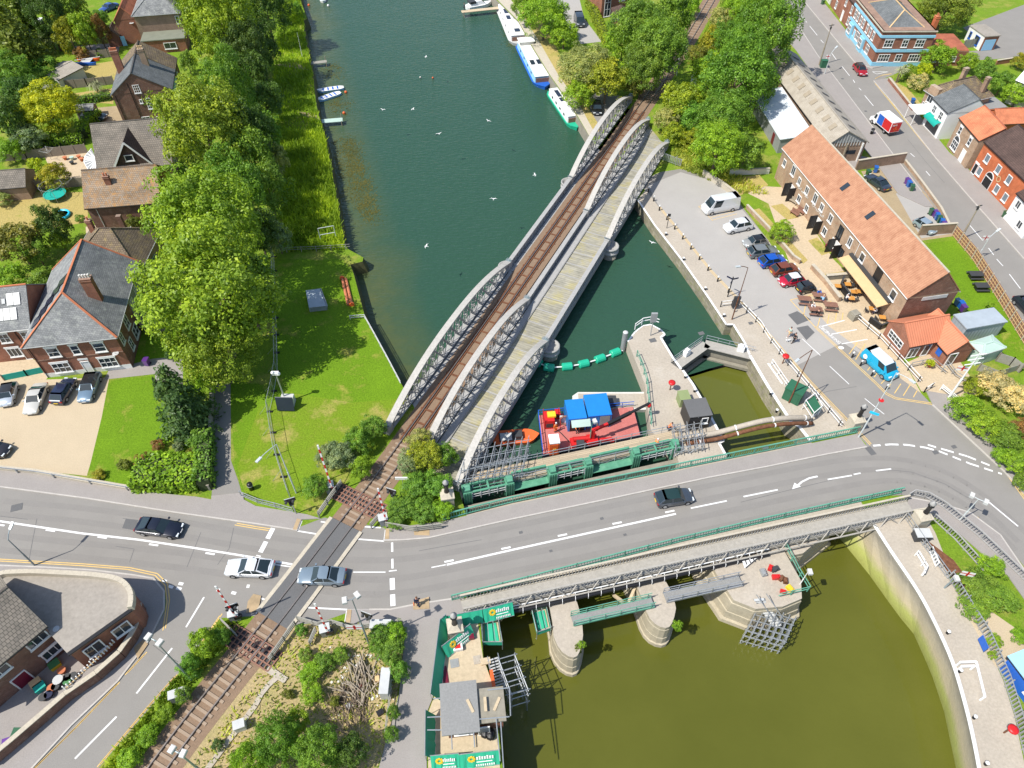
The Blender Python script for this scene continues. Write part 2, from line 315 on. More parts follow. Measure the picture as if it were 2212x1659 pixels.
RB2=[(1840,1050),(1889,1134),(1924,1190),(1962,1244),(1991,1287),(2031,1367),(2061,1434),(2094,1552),(2116,1659),(2130,1760)]
ISL=[(1356,737),(1371,717),(1388,703),(1406,700),(1428,712),(1436,722),(1427,729),(1453,772),(1471,797),(1496,829),(1518,867),(1548,924),(1564,952),(1553,957),(1568,985),(1640,1085),(1560,1100),(1470,1010),(1462,985),(1406,930),(1393,829),(1375,785)]
left=W(LB+LB2)+[Vector((40,-80,0)),Vector((-700,-80,0)),Vector((-700,900,0)),Vector((-60,900,0))]
right=W(RB+RB2)+[Vector((60,-80,0)),Vector((700,-80,0)),Vector((700,900,0)),Vector((-10,900,0))]
gm=MB();gm.sheet(left,0);gm.sheet(right,0);structure('ground',gm,M['meadow'])
def wallstrip(name,top,bot,m,zt=0.0,zb=-6.0,label=None,cat=None):
    mb=MB()
    for a,b,c,d in zip(top,top[1:],bot,bot[1:]):mb.quad((a[0],a[1],zt),(b[0],b[1],zt),(d[0],d[1],zb),(c[0],c[1],zb))
    o=mb.build(name,m)
    return lab(o,label,cat)if label else lab(o,kind='structure')
lb=W(LB);lbo=[p+Vector((.75,-.1,0))for p in lb]
wallstrip('river_bank',lb,lbo,M['bank'],0,-2.6)
wallstrip('river_bank',W(LB[-1:]+LB2),W(LB[-1:]+LB2),M['quay'],0,-6)
rb=W(RB);rbo=[p+Vector((-.25,-.25,0))for p in rb]
wallstrip('quay_wall',rb[:10],rbo[:10],M['dkconcrete'],0,-3,'low stained quay edge along the moored narrowboats','wall')
wallstrip('quay_wall',rb[9:],[p+Vector((-.15,-.1,0))for p in rb[9:]],M['quay'],0,-6,'masonry lock approach wall with white edge and algae below','wall')
bt=[(1760,1100),(1881,1249),(1919,1302),(1945,1337),(1974,1372),(2000,1430),(2014,1464),(2039,1539),(2061,1644),(2085,1760)]
k=NT('tidal_wall');sp=k.n('SeparateXYZ');k.l(k.pos(),sp.inputs[0]);f=k.noise(.5,5,.7)
zz=k.math('ADD',k.math('MULTIPLY_ADD',sp.outputs[2],.2,1.0),k.math('MULTIPLY_ADD',f,.3,-.15))
k.l(k.ramp(zz,[(0.0,(.24,.25,.06)),(.22,(.34,.36,.1)),(.45,(.47,.4,.26)),(.7,(.4,.35,.26)),(.9,(.24,.22,.18)),(1,(.36,.33,.27))]),k.b.inputs['Base Color']);k.b.inputs['Roughness'].default_value=.9;k.bump(k.noise(3,4),.5,.1);M['tidalwall']=k.m
wallstrip('quay_wall',W(RB2),W(bt,-5.1),M['tidalwall'],0,-5.15,'sloping tidal quay wall, tan above green weed','wall')
im=MB();im.prism([(p.x,p.y)for p in W(ISL)],-6,0);im.build('island',[M['concrete']]);lab(bpy.data.objects['island'],kind='structure')
GATE=[g(1470,815,-2),g(1535,795,-2),g(1600,778,-2)]
pu=[g(860,1075,-2),g(1485,1015,-2)]
up=[(-260,800),(-260,60),(pu[0].x,pu[0].y),(pu[1].x,pu[1].y)]+[(p.x,p.y)for p in GATE]+[(g(1720,740,-2).x,g(1720,740,-2).y),(260,70),(260,800)]
wm=MB();wm.sheet(up,-2.02);o=structure('river',wm,M['river'])
bank=np.array([(p.x,p.y)for p in lb]);xs=np.arange(-66,24,1.5);ys=np.arange(46,262,1.5)
V=[(x,y,-2.0)for y in ys for x in xs];nx=len(xs);F=[];pts=np.array([(v[0],v[1])for v in V])
dist=np.full(len(pts),1e9)
for a,b in zip(bank,bank[1:]):
    ab=b-a;t=np.clip(((pts-a)@ab)/(ab@ab),0,1);dist=np.minimum(dist,np.hypot(*(pts-(a+t[:,None]*ab)).T))
inside=[]
def inpoly(x,y,poly):
    c=False;j=len(poly)-1
    for i in range(len(poly)):
        if(poly[i][1]>y)!=(poly[j][1]>y)and x<(poly[j][0]-poly[i][0])*(y-poly[i][1])/(poly[j][1]-poly[i][1])+poly[i][0]:c=not c
        j=i
    return c
okv=[inpoly(x,y,up)for x,y in pts]
for j in range(len(ys)-1):
    for i in range(nx-1):
        q=(j*nx+i,j*nx+i+1,(j+1)*nx+i+1,(j+1)*nx+i)
        if all(okv[n]for n in q):F.append(q)
me=bpy.data.meshes.new('river');me.from_pydata(V,[],F);me.materials.append(M['river'])
at=me.attributes.new('shallow','FLOAT','POINT');at.data.foreach_set('value',np.clip(1-(dist-1)/8.0,0,1).astype(np.float32))
lab(mkobj('river',me),kind='structure')
gx=[(p.x,p.y)for p in GATE]
lm=MB();lm.sheet([gx[0],gx[1],gx[2],tuple(g(1660,790,-2.6))[:2],tuple(g(1790,985,-2.6))[:2],tuple(g(1560,1010,-2.6))[:2],tuple(g(1500,880,-2.6))[:2]],-2.62);structure('lock_water',lm,M['lock'])
tm=MB();tm.sheet([(pu[0].x,pu[0].y),(pu[1].x,pu[1].y),(50,55.5),(120,55.5),(120,-120),(-60,-120)],-5.0);structure('tidal_river',tm,M['tidal'])
dk=MB();dk.prism([tuple(p)[:2]for p in W([(940,1130),(958,1125),(1106,1087),(1659,974),(1851,935),(1900,1000),(1950,1070),(1659,1140),(1469,1180),(1106,1268),(974,1300)])],-1.1,-.006)
lab(dk.build('road_bridge_deck',M['concrete']),kind='structure')
ROAD=[(-200,1040),(0,1045),(187,1070),(375,1100),(553,1125),(643,1140),(700,1118),(830,1140),(843,1160),(928,1158),(1106,1118),(1331,1070),(1531,1028),(1659,1003),(1784,978),(1872,960),(1751,829),(1659,722),(1601,655),(1536,587),(1476,512),(1423,447),(1380,395),(1425,372),(1470,365),(1560,390),(1660,520),(1725,620),(1780,690),(1800,690),(1880,770),(1990,850),(2014,875),(2170,1020),(2300,1180),(2300,1330),(2160,1160),(2090,1110),(2030,1092),(1960,1075),(1946,1064),(1659,1126),(1469,1170),(1106,1264),(977,1294),(903,1305),(843,1317),(760,1320),(690,1345),(640,1350),(560,1330),(475,1335),(378,1465),(195,1680),(130,1760),(-30,1760),(75,1654),(155,1567),(255,1472),(322,1384),(358,1317),(358,1277),(332,1252),(290,1245),(200,1234),(100,1228),(0,1224),(-200,1220)]
sheet('road',W(ROAD),.004,M['asphalt'])
STREET=[(1640,-60),(1709,32),(1766,120),(1814,182),(1941,350),(1991,415),(2016,447),(2071,507),(2300,830),(2300,640),(2212,552),(2084,415),(2021,342),(1890,178),(1975,142),(2080,132),(2300,118),(2300,92),(2080,112),(1885,145),(1846,134),(1734,0),(1690,-60)]
sheet('road',W(STREET),.004,M['asphalt'])
CARPARK=[(1425,449),(1400,400),(1470,372),(1555,395),(1660,520),(1725,625),(1790,700),(1900,790),(1820,740),(1720,790),(1659,722),(1601,655),(1536,587),(1476,512)]
sheet('car_park',W(CARPARK),.008,M['asphalt_p'])
def raised(name,pts,m,h=.11,kerb=None):
    mb=MB();mb.prism([tuple(p)[:2]for p in W(pts)],-.05,h);structure(name,mb,m)
    if kerb:
        kb=MB();P=W(kerb)
        for a,b in zip(P,P[1:]):kb.bar(a+Vector((0,0,h-.06)),b+Vector((0,0,h-.06)),.16,.14)
        structure('kerb',kb,M['kerb'])
NK=[(-60,1043),(0,1052),(187,1077),(375,1107),(553,1132),(643,1146)]
raised('pavement',NK+[(652,1123),(693,1121),(663,1112),(553,1094),(527,1080),(525,1065),(457,1072),(457,1080),(425,1074),(287,1061),(180,1042),(80,1025),(0,1016),(-60,1008)],M['pave'],kerb=NK)
NK2=[(830,1168),(870,1167),(928,1162),(1106,1122),(1331,1075),(1531,1032),(1659,1008),(1784,982),(1872,966)]
raised('pavement',NK2+[(1851,938),(1659,978),(1106,1091),(958,1127),(833,1143)],M['pave'],kerb=NK2)
SK=[(798,1317),(843,1317),(903,1305),(977,1294)]
raised('pavement',SK+[(1000,1292),(1010,1330),(955,1352),(935,1507),(920,1545),(922,1659),(915,1800),(780,1800),(862,1500),(876,1364),(868,1342),(800,1350),(745,1347),(750,1317)],M['pave'],.09,SK)
PK=[(-60,1218),(0,1222),(100,1226),(200,1232),(290,1243),(332,1250),(355,1277),(355,1317),(322,1384),(255,1472),(155,1567),(75,1654),(0,1740)]
raised('pavement',PK+[(-90,1740),(-90,1300)],M['pave'],.11,PK)
E1=[(1725,0),(1846,140),(1880,176),(1930,225),(2021,342),(2084,415),(2212,560),(2300,650)]
raised('pavement',[(1734,0),(1846,135),(1885,148),(1975,131),(1975,118),(1890,135),(1830,70),(1775,0)],M['pave'],.1,[(1734,0),(1846,135),(1885,148)])
raised('pavement',[(1887,175),(1925,168),(1990,255),(2050,330),(2075,350),(2110,385),(2150,420),(2300,570),(2300,650),(2212,560),(2084,415),(2021,342),(1930,225)],M['pave'],.1,[(1887,175),(1930,225),(2021,342),(2084,415),(2212,560)])
raised('pavement',[(1690,0),(1709,32),(1766,120),(1814,182),(1941,350),(1991,415),(2016,447),(1998,447),(1940,420),(1890,350),(1840,290),(1795,225),(1755,160),(1720,110),(1660,40)],M['pave'],.1,[(1690,0),(1709,32),(1766,120),(1814,182),(1941,350),(1991,415)])
raised('pavement',[(2014,875),(2170,1020),(2300,1165),(2300,1090),(2212,995),(2110,900),(2060,855),(2000,845)],M['pave'],.1,[(2014,875),(2170,1020),(2300,1165)])
raised('pavement',[(1962,1075),(2030,1088),(2095,1108),(2160,1156),(2212,1232),(2300,1345),(2300,1420),(2176,1244),(2050,1135),(1995,1105),(1955,1100)],M['pave'],.1,[(1962,1075),(2030,1088),(2095,1108),(2160,1156),(2212,1232),(2300,1345)])
sheet('footpath',W([(465,829),(461,990),(457,1075),(525,1075),(515,1040),(499,995),(498,829)]),.012,M['asphalt'])
sheet('quay_paving',W([(1376,432),(1413,487),(1473,564),(1526,639),(1568,702),(1583,702),(1608,742),(1618,767),(1659,837),(1696,894),(1726,924),(1751,956),(1851,932),(1751,829),(1659,722),(1601,655),(1536,587),(1476,512),(1423,447),(1395,410)]),.006,M['concrete'])
sheet('quay_paving',W([(1830,1110),(1889,1136),(1924,1192),(1962,1246),(1991,1289),(2031,1369),(2061,1436),(2094,1554),(2116,1661),(2130,1760),(2300,1760),(2215,1660),(2192,1550),(2167,1470),(2125,1376),(2087,1315),(2050,1250),(2046,1215),(2020,1150),(1995,1108)]),.008,M['concrete'])
sheet('towpath',W([(1075,0),(1120,45),(1150,100),(1190,165),(1225,214),(1250,254),(1272,292),(1285,288),(1255,232),(1232,195),(1205,160),(1165,90),(1130,35),(1100,-5)]),.008,M['stone'])
sheet('towpath',W([(1130,35),(1165,90),(1205,160),(1255,232),(1285,288),(1300,280),(1245,190),(1200,100),(1160,30),(1115,-5)]),.012,M['drylawn'])
sheet('towpath',W([(1290,300),(1330,240),(1355,215),(1300,190),(1270,215)]),.01,M['asphalt'])
sheet('lane',W([(1195,-30),(1210,35),(1255,95),(1300,90),(1262,40),(1245,-30)]),.012,M['asphalt_p'])
sheet('gravel_drive',W([(-120,800),(0,822),(100,820),(235,815),(235,830),(220,900),(197,995),(188,1028),(110,1020),(0,1006),(-120,990)]),.006,M['gravel'])
sheet('lawn',W([(335,812),(235,822),(220,900),(196,1000),(188,1026),(290,1050),(400,1060),(440,1000),(400,830)]),.008,M['lawn'])
sheet('lawn',W([(560,880),(640,850),(760,870),(880,860),(918,925),(830,960),(690,1103),(650,1103),(553,1083),(530,1068),(512,1010)]),.009,M['lawn2'])
sheet('lawn',W([(320,700),(388,700),(392,770),(310,790)]),.008,M['lawn'])
sheet('lawn',W([(598,560),(742,560),(760,580),(786,680),(867,830),(920,925),(830,960),(690,1105),(650,1105),(553,1085),(528,1070),(508,1010),(500,900),(498,829),(590,829),(594,700)]),.006,M['lawn'])
sheet('garden_lawn',W([(130,150),(255,130),(250,178),(140,178)]),.012,M['drylawn']);sheet('garden_lawn',W([(135,205),(245,190),(245,225),(140,215)]),.012,M['drylawn'])
sheet('garden_lawn',W([(-40,415),(190,415),(190,480),(60,500),(-40,490)]),.012,M['drylawn']);sheet('patio',W([(95,335),(190,325),(190,400),(150,400),(110,370)]),.014,M['flag'])
sheet('patio',W([(-40,785),(70,775),(110,800),(100,820),(-40,825)]),.012,M['flag']);sheet('patio',W([(225,820),(235,800),(330,775),(395,770),(395,835),(335,835),(335,808)]),.014,M['pave'])
sheet('patio',W([(160,100),(260,92),(255,118),(190,125)]),.012,M['pave']);sheet('patio',W([(185,490),(240,480),(240,560),(190,560)]),.012,M['flag']);sheet('patio',W([(190,235),(290,225),(290,265),(180,262)]),.012,M['soil'])
sheet('pub_forecourt',W([(1660,440),(1600,410),(1605,400),(1700,405),(1800,560),(1900,660),(1930,740),(1990,850),(1790,705),(1725,625)]),.012,M['flag'])
for q in([(1620,455),(1650,485),(1735,570),(1745,562),(1640,450)],[(1665,445),(1690,440),(1725,470),(1700,475)],[(1745,520),(1765,513),(1795,545),(1775,552)],[(1540,390),(1640,378),(1660,400),(1590,425)],[(1780,592),(1830,585),(1850,600),(1785,602)]):sheet('lawn',W(q),.016,M['drylawn'])
sheet('lawn',W([(2000,525),(2060,520),(2140,610),(2212,720),(2212,800),(2080,690),(2040,610)]),.012,M['lawn']);sheet('car_yard',W([(1860,370),(1945,360),(2000,420),(2060,510),(1990,520),(1900,440)]),.01,M['soil']);sheet('car_yard',W([(1935,418),(1985,410),(2055,505),(1990,515)]),.014,M['asphalt_p'])
sheet('garden_lawn',W([(1925,172),(1960,190),(1990,225),(1975,250),(1940,205)]),.012,M['drylawn']);sheet('car_yard',W([(2080,60),(2212,10),(2300,60),(2300,95),(2140,108)]),.012,M['asphalt'])
sheet('courtyard',W([(1700,345),(1850,335),(1900,345),(1830,380),(1740,360)]),.012,M['pave'])
sheet('scrub_ground',W([(640,1352),(690,1345),(745,1350),(868,1345),(872,1400),(850,1560),(800,1700),(330,1700),(480,1480),(590,1370)]),.008,M['scrubground'])
sheet('scrub_ground',W([(375,1470),(480,1335),(545,1340),(330,1700),(190,1700)]),.008,M['meadow'])
sheet('compound_floor',W([(955,1345),(1030,1330),(1043,1419),(1065,1481),(1080,1659),(925,1659),(925,1540),(940,1500)]),.012,M['cream'])
sheet('moss_strip',W([(2000,1165),(2060,1210),(2120,1290),(2200,1440),(2150,1380),(2080,1285)]),.014,M['rust']);sheet('gravel_bed',W([(2090,1330),(2140,1320),(2212,1370),(2212,1480),(2150,1440)]),.018,M['gravel'])
sheet('station_paving',W([(1955,785),(2010,760),(2060,760),(2120,850),(2060,860),(1990,845)]),.018,M['flag'])
wl,yl=MB(),MB()
def line(mb,P,w=.13,dash=None,z=.016):
    for a,b in zip(P,P[1:]):
        L=(b-a).length
        if L<.01:continue
        d=(b-a)/L;n=Vector((-d.y,d.x,0))*w/2;segs=[(0,L)]
        if dash:
            segs=[];t=0
            while t<L:segs.append((t,min(L,t+dash[0])));t+=sum(dash)
        for s0,s1 in segs:
            p,q=a+d*s0,a+d*s1;mb.quad(*[(v.x,v.y,z)for v in(p-n,q-n,q+n,p+n)])
def wlD(pts,w=.13,dash=None):line(wl,W(pts),w,dash)
def ylD(pts,w=.1,dbl=True,dash=None):
    P=W(pts);line(yl,P,w,dash)
    if dbl:line(yl,[p+Vector((.18,.2,0))if True else p for p in P],w,dash)
wlD([(-60,1116),(0,1126),(175,1152),(300,1166),(415,1183),(553,1205),(640,1221)],.22)
for x,y in((0,1134),(109,1146),(221,1161),(332,1177),(454,1196)):wlD([(x-10,y-1.5),(x+10,y+1.5)],.2)
wlD([(556,1214),(632,1225)],.13)
wlD([(590,1141),(558,1202)],.5,(1.3,.35));wlD([(652,1125),(643,1147),(698,1156),(738,1162),(830,1169),(833,1145)],.16);wlD([(693,1127),(758,1136),(823,1140)],.16)
wlD([(847,1172),(848,1232)],.22,(1.1,.8));wlD([(847,1249),(848,1274)],.5);wlD([(848,1284),(849,1309)],.5)
wlD([(763,1236),(833,1236)],.12);wlD([(840,1234),(857,1232)],.12);wlD([(932,1226),(963,1220)],.12);wlD([(965,1220),(1106,1188),(1460,1110)],.22)
for x,y in((970,1212),(1093,1184),(1215,1156),(1333,1130),(1447,1105)):wlD([(x-10,y+2),(x+10,y-2)],.2)
for a in([(1492,1098),(1570,1082)],[(1606,1073),(1680,1058)],[(1788,1036),(1840,1027)],[(1844,1025),(1859,1022)],[(1892,1017),(1925,1013)],[(2134,1083),(2199,1137)],[(441,1290),(402,1355)],[(372,1400),(295,1498)],[(252,1548),(162,1639)]):wlD(a,.17)
wlD([(1766,1029),(1748,1033),(1732,1041),(1724,1048)],.2)
ar=W([(1711,1057),(1716,1043),(1730,1051)]);wl.quad(*[(p.x,p.y,.016)for p in ar])
wlD([(553,1289),(598,1304)],.16);wlD([(603,1306),(628,1310)],.16);wlD([(635,1311),(750,1317),(745,1347)],.16);wlD([(750,1317),(798,1317)],.1);wlD([(553,1324),(578,1330)],.16);wlD([(582,1331),(633,1346)],.16);wlD([(532,1319),(553,1287)],.16)
for a in([(351,1254),(360,1256)],[(386,1260),(396,1262)],[(364,1266),(374,1269)],[(381,1270),(392,1273)],[(468,1274),(475,1275)],[(500,1280),(510,1282)],[(537,1263),(535,1270)]):wlD(a,.3)
wlD([(1886,963),(1924,960),(1959,961),(1999,967),(2029,975),(2096,1002),(2164,1024)],.25,(.9,.55));wlD([(2004,961),(2042,972),(2090,986),(2144,1008)],.25,(.9,.55))
for a in([(1776,705),(1824,692)],[(1796,722),(1851,712)],[(1818,743),(1874,733)]):wlD(a,.15)
for a in([(1733,732),(1772,768)],[(1792,791),(1834,830)],[(1868,861),(1910,895)]):wlD(a,.1)
C30=[(210,40,250,95),(280,125,335,195),(360,225,425,305),(455,345,480,372),(550,460,590,515),(640,575,705,655),(735,690,750,715),(785,760,805,780),(835,825,910,915),(1230,1325,1265,1355),(1365,1480,1400,1520)]
for a in C30:line(wl,TT(30,[a[:2],a[2:]]),.13)
line(wl,TT(30,[(620,740),(860,1060),(1130,1400)]),.12);line(wl,TT(30,[(900,620),(1040,620),(940,640),(900,620)]),.12)
for a in((1745,290,1855,420),(1905,485,1950,545),(1975,580,2030,640),(2085,710,2180,835),(1340,30,1420,130)):line(wl,TT(31,[a[:2],a[2:]]),.13)
ylD([(-60,1208),(0,1212),(175,1222),(275,1230),(335,1243),(357,1265),(361,1300),(352,1362)]);ylD([(312,1413),(270,1458)]);ylD([(253,1478),(160,1575),(75,1659),(0,1740)])
ylD([(475,1330),(432,1392)]);ylD([(377,1462),(318,1528),(210,1657)]);ylD([(507,1134),(553,1142),(580,1146)])
ylD([(1423,447),(1476,512),(1536,587),(1601,655),(1659,722),(1752,829),(1880,962)]);ylD([(1760,707),(1891,829),(1914,852),(1934,862),(2014,874),(2171,1020),(2212,1078),(2300,1180)])
ylD([(2109,1120),(2145,1155),(2212,1240),(2300,1360)]);ylD([(1734,0),(1846,135)]);ylD([(1890,170),(1905,163),(1925,160)]);ylD([(1890,180),(2021,342),(2084,415),(2212,552)]);ylD([(1709,40),(1766,120),(1814,182)],dbl=False)
for a in([(1707,648),(1766,635)],[(1707,648),(1762,708)],[(1766,706),(1771,687)],[(1787,699),(1791,679)],[(1804,695),(1807,676)],[(1819,691),(1821,676)],[(1736,680),(1740,660)],[(1755,670),(1760,650)],[(1790,665),(1795,650)],[(1834,765),(1852,740)],[(1848,777),(1869,743)],[(1874,800),(1882,790)],[(1888,815),(1897,803)],[(1903,829),(1920,812)],[(1916,842),(1924,829)],[(1932,850),(1946,829)],[(1951,855),(1966,831)],[(1973,858),(1981,844)]):ylD(a,.11,False)
for a in([(1509,446),(1540,477)],[(1537,476),(1592,462)],[(1535,470),(1586,457)],[(1509,446),(1516,444)]):ylD(a,.08,False)
structure('road_markings',wl,M['line']);structure('yellow_lines',yl,M['yline'])
pt=MB()
for q in([(895,1157),(894,1146),(928,1145),(928,1158)],[(633,1145),(642,1121),(650,1123),(641,1146)],[(834,1143),(841,1143),(841,1165),(832,1166)],[(751,1318),(760,1318),(757,1346),(747,1346)],[(892,1301),(927,1290),(928,1316),(893,1318)],[(536,1300),(548,1284),(565,1288),(558,1320),(532,1325)],[(290,1400),(310,1383),(321,1392),(298,1425)]):pt.sheet(W(q),.124)
structure('tactile_paving',pt,M['tactile'])
pa=MB()
for q in([(1867,967),(1880,964),(1894,981),(1882,984)],[(1702,680),(1722,672),(1752,690),(1722,702)],[(1720,708),(1745,703),(1760,718),(1742,735)],[(272,1120),(298,1124),(292,1146),(264,1141)]):pa.sheet(W(q),.012)
structure('road_patch',pa,M['asphalt_d'])
# ---------------------------------------------------------------- railway
BU=Vector((cos(radians(65)),sin(radians(65)),0));BN=Vector((BU.y,-BU.x,0))
def B(u,n,z=0.0):return BU*u+BN*n+Vector((0,0,z))
NL,NC,NR,NT_=-35.5,-29.8,-24.3,-32.65
cl=[(g(300,1690)+g(340,1690))/2,(g(315,1655)+g(360,1655))/2,(g(503,1426)+g(544,1426))/2,(g(614,1286)+g(651,1289))/2,(g(664,1222)+g(699,1222))/2,(g(737,1127)+g(767,1127))/2,B(36,NT_+.05),B(44,NT_),B(131,NT_),B(137,NT_+.05),(g(1424,164)+g(1442,164))/2,(g(1476,90)+g(1494,87))/2,(g(1529,0)+g(1545,0))/2,(g(1575,-80)+g(1590,-80))/2]
def resample(P,step):
    out=[P[0]];acc=0.0
    for a,b in zip(P,P[1:]):
        L=(b-a).length;t=step-acc
        while t<=L:out.append(a+(b-a)*(t/L));t+=step
        acc=L-(t-step)
    return out
def smooth(P,k=3):
    for _ in range(k):P=[P[0]]+[(a+b*2+c)/4 for a,b,c in zip(P,P[1:],P[2:])]+[P[-1]]
    return P
cr=smooth(resample(cl,2.0),6)
def offs(P,d):
    out=[]
    for i,p in enumerate(P):
        t=(P[min(i+1,len(P)-1)]-P[max(i-1,0)]).normalized();out.append(p+Vector((t.y,-t.x,0))*d)
    return out
def along(p):return p.dot(BU)
trk=thing('railway_track','single rusty railway line crossing the road and running over the arched bridge','railway',tuple(cr[0]))
for d in(-.75,.75):
    mb=MB();P=offs(cr,d)
    for a,b in zip(P,P[1:]):mb.bar(a+Vector((0,0,.16)),b+Vector((0,0,.16)),.11,.15)
    mb.build('rail',M['rail'],trk)
bal=MB()
P1,P2=offs(cr,-1.9),offs(cr,1.9)
for i in range(len(cr)-1):bal.quad(*[(p.x,p.y,.02)for p in(P1[i],P2[i],P2[i+1],P1[i+1])])
structure('ballast',bal,M['ballast'])
def crossing(p):return 13.5<p.y<0
xa,xb=g(565,1350).y,g(737,1127).y
ns=0
for i,p in enumerate(resample(cr,.72)):
    if along(p)>41 and along(p)<132:continue
    if xa<p.y<xb:continue
    if ns>=98:break
    if p.y>150 and i%2:continue
    j=min(range(len(cr)),key=lambda q:(cr[q]-p).length);t=(cr[min(j+1,len(cr)-1)]-cr[max(j-1,0)]).normalized()
    mb=MB();mb.box(p+Vector((0,0,.045)),(2.5,.27,.09),atan2(-t.x,t.y));mb.build('sleeper',M['sleeper'],trk);ns+=1
cp=MB();ce=MB()
q=[p for p in cr if xa-.6<p.y<xb+.3]
for d0,d1,z in((-.66,.66,.13),(-1.75,-.84,.13),(.84,1.75,.13)):
    A,Bq=offs(q,d0),offs(q,d1)
    for i in range(len(q)-1):cp.quad(*[(v.x,v.y,z)for v in(A[i],Bq[i],Bq[i+1],A[i+1])])
for d0,d1 in((-2.15,-1.75),(1.75,2.15)):
    A,Bq=offs(q,d0),offs(q,d1)
    for i in range(len(q)-1):ce.quad(*[(v.x,v.y,.136)for v in(A[i],Bq[i],Bq[i+1],A[i+1])])
structure('road',cp,M['asphalt_d']);structure('kerb',ce,M['stone'])
def grid_mat(name,pts,label):
    o=thing(name,label,'anti-trespass grid',tuple(sum(pts,Vector())/len(pts)));mb=MB();a,b,c,d=pts
    base=MB();base.sheet(pts,.05);base.build('base',M['dark'],o)
    nu=max(3,int((b-a).length/.42));nv=max(3,int((d-a).length/.42))
    for i in range(nu+1):
        p=a+(b-a)*(i/nu);r=d+(c-d)*(i/nu);mb.bar(p+Vector((0,0,.14)),r+Vector((0,0,.14)),.13,.1)
    for i in range(nv+1):
        p=a+(d-a)*(i/nv);r=b+(c-b)*(i/nv);mb.bar(p+Vector((0,0,.135)),r+Vector((0,0,.135)),.13,.1)
    mb.build('grid',M['brown_wood'],o)
def strip(u0,u1,d0,d1):
    A=[p for p in cr if u0<=p.y<=u1];L,R2=offs(A,d0),offs(A,d1);return[L[0],R2[0],R2[-1],L[-1]]
y0,y1=g(0,1125).y,g(0,1052).y;ys0,ys1=g(0,1445).y,g(0,1360).y
for(d0,d1),w in zip(((-3.6,-.85),(-.64,.64),(.85,3.0)),('left of','between','right of')):
    grid_mat('trespass_grid',strip(y0,y1,d0,d1),'brown anti-trespass grid %s the rails north of the level crossing'%w)
for(d0,d1),w in zip(((-3.3,-.85),(-.64,.64),(.85,2.9)),('left of','between','right of')):
    grid_mat('trespass_grid',strip(ys0,ys1,d0,d1),'brown anti-trespass grid %s the rails south of the level crossing'%w)
# ---------------------------------------------------------------- the arched railway bridge
br=thing('railway_bridge','grey wrought iron bridge with arched lattice girders carrying the railway and a plank roadway','bridge',tuple(B(85,NC)))
DZ=.12
jl,jc,jr=(41.5,74.8,99.1,129.5),(40.0,68.6,91.5,122.5),(38.0,62.2,86.0,116.3)
def chordz(t,zm,z0=1.15):return z0+(zm-z0)*(1-abs(2*t-1)**2.3)
def arch(n,u0,u1,zm):
    tc,lt,bc=MB(),MB(),MB();N=22
    P=[B(u0+(u1-u0)*i/N,n,chordz(i/N,zm))for i in range(N+1)]
    for a,b in zip(P,P[1:]):
        d=(b-a).normalized()*.03;tc.bar(a-d,b+d,.82,.12);tc.bar(a+Vector((0,0,-.2)),b+Vector((0,0,-.2)),.6,.3)
    bc.bar(B(u0,n,.05),B(u1,n,.05),.6,.5);bc.bar(B(u0,n,.33),B(u1,n,.33),.8,.07)
    K=int(round((u1-u0)/2.15));up=True
    for k in range(1,K):
        t=k/K;u=u0+(u1-u0)*t;zt=chordz(t,zm)-.3
        for s in(-.27,.27):lt.bar(B(u,n+s,.3),B(u,n+s,zt),.07,.16)
        lt.bar(B(u-.02,n-.27,zt*.55),B(u-.02,n+.27,zt*.55),.3,.05)
        for q in np.arange(.6,zt-.2,.45):lt.bar(B(u,n-.27,q),B(u,n+.27,q+.3),.05,.04)
    for k in range(K):
        ta,tb=k/K,(k+1)/K;ua,ub=u0+(u1-u0)*ta,u0+(u1-u0)*tb;za,zb=chordz(ta,zm)-.3,chordz(tb,zm)-.3
        for s in(-.22,.22):
            lt.bar(B(ua,n+s,.3),B(ub,n+s,zb),.05,.14);lt.bar(B(ua,n-s,za),B(ub,n-s,.3),.05,.14)
    e=tc.build('arched_girder',M['girder_top'],br);lt.build('lattice',M['girder'],e);bc.build('bottom_chord',M['girder'],e)
    for u in(u0,u1):
        c=MB();c.box(B(u,n,.62),(1.0,.8,1.25),radians(65));c.build('end_post',M['girder'],e)
        c=MB();s=1 if u==u1 else-1
        for k in range(7):
            a=pi*k/6;c.bar(B(u+s*.1,n,1.25),B(u+s*.1+s*.25*sin(a),n+.5*cos(a),1.3+.42*sin(a)),.09,.06)
        c.build('fan_ornament',M['post'],e)
def plate(n,u0,u1):
    mb=MB();mb.bar(B(u0,n,.45),B(u1,n,.45),.3,1.1);mb.bar(B(u0,n,1.06),B(u1,n,1.06),.62,.12);mb.bar(B(u0,n,-.12),B(u1,n,-.12),.62,.1)
    for u in np.arange(u0+.6,u1,1.2):mb.box(B(u,n,.45),(.08,.56,1.08),radians(65))
    mb.build('plate_girder',M['girder'],br)
for n,J in((NL,jl),(NC,jc),(NR,jr)):
    arch(n,J[0],J[1],4.15);plate(n,J[1],J[2]);arch(n,J[2],J[3],4.3)
mb=MB();mb.quad(B(41,NL+.4,-.12),B(41,NC-.4,-.12),B(123,NC-.4,-.12),B(129,NL+.4,-.12));mb.build('gap_shade_sheet',M['gap_shade'],br)  # near black sheet paints the dark seen through gaps between the timbers
mb=MB()
for u in np.arange(41.5,126,.62):mb.box(B(u,NT_,-.08),(.22,2.5,.06),radians(65))
mb.build('bridge_timbers',M['wood'],br)
mb=MB()
for d in(-.98,-.52,.52,.98):mb.bar(B(41,NT_+d,.05),B(127,NT_+d,.05),.16,.16)
for u in np.arange(42,127,2.15):mb.box(B(u,NT_,.02),(.26,2.4,.14),radians(65))
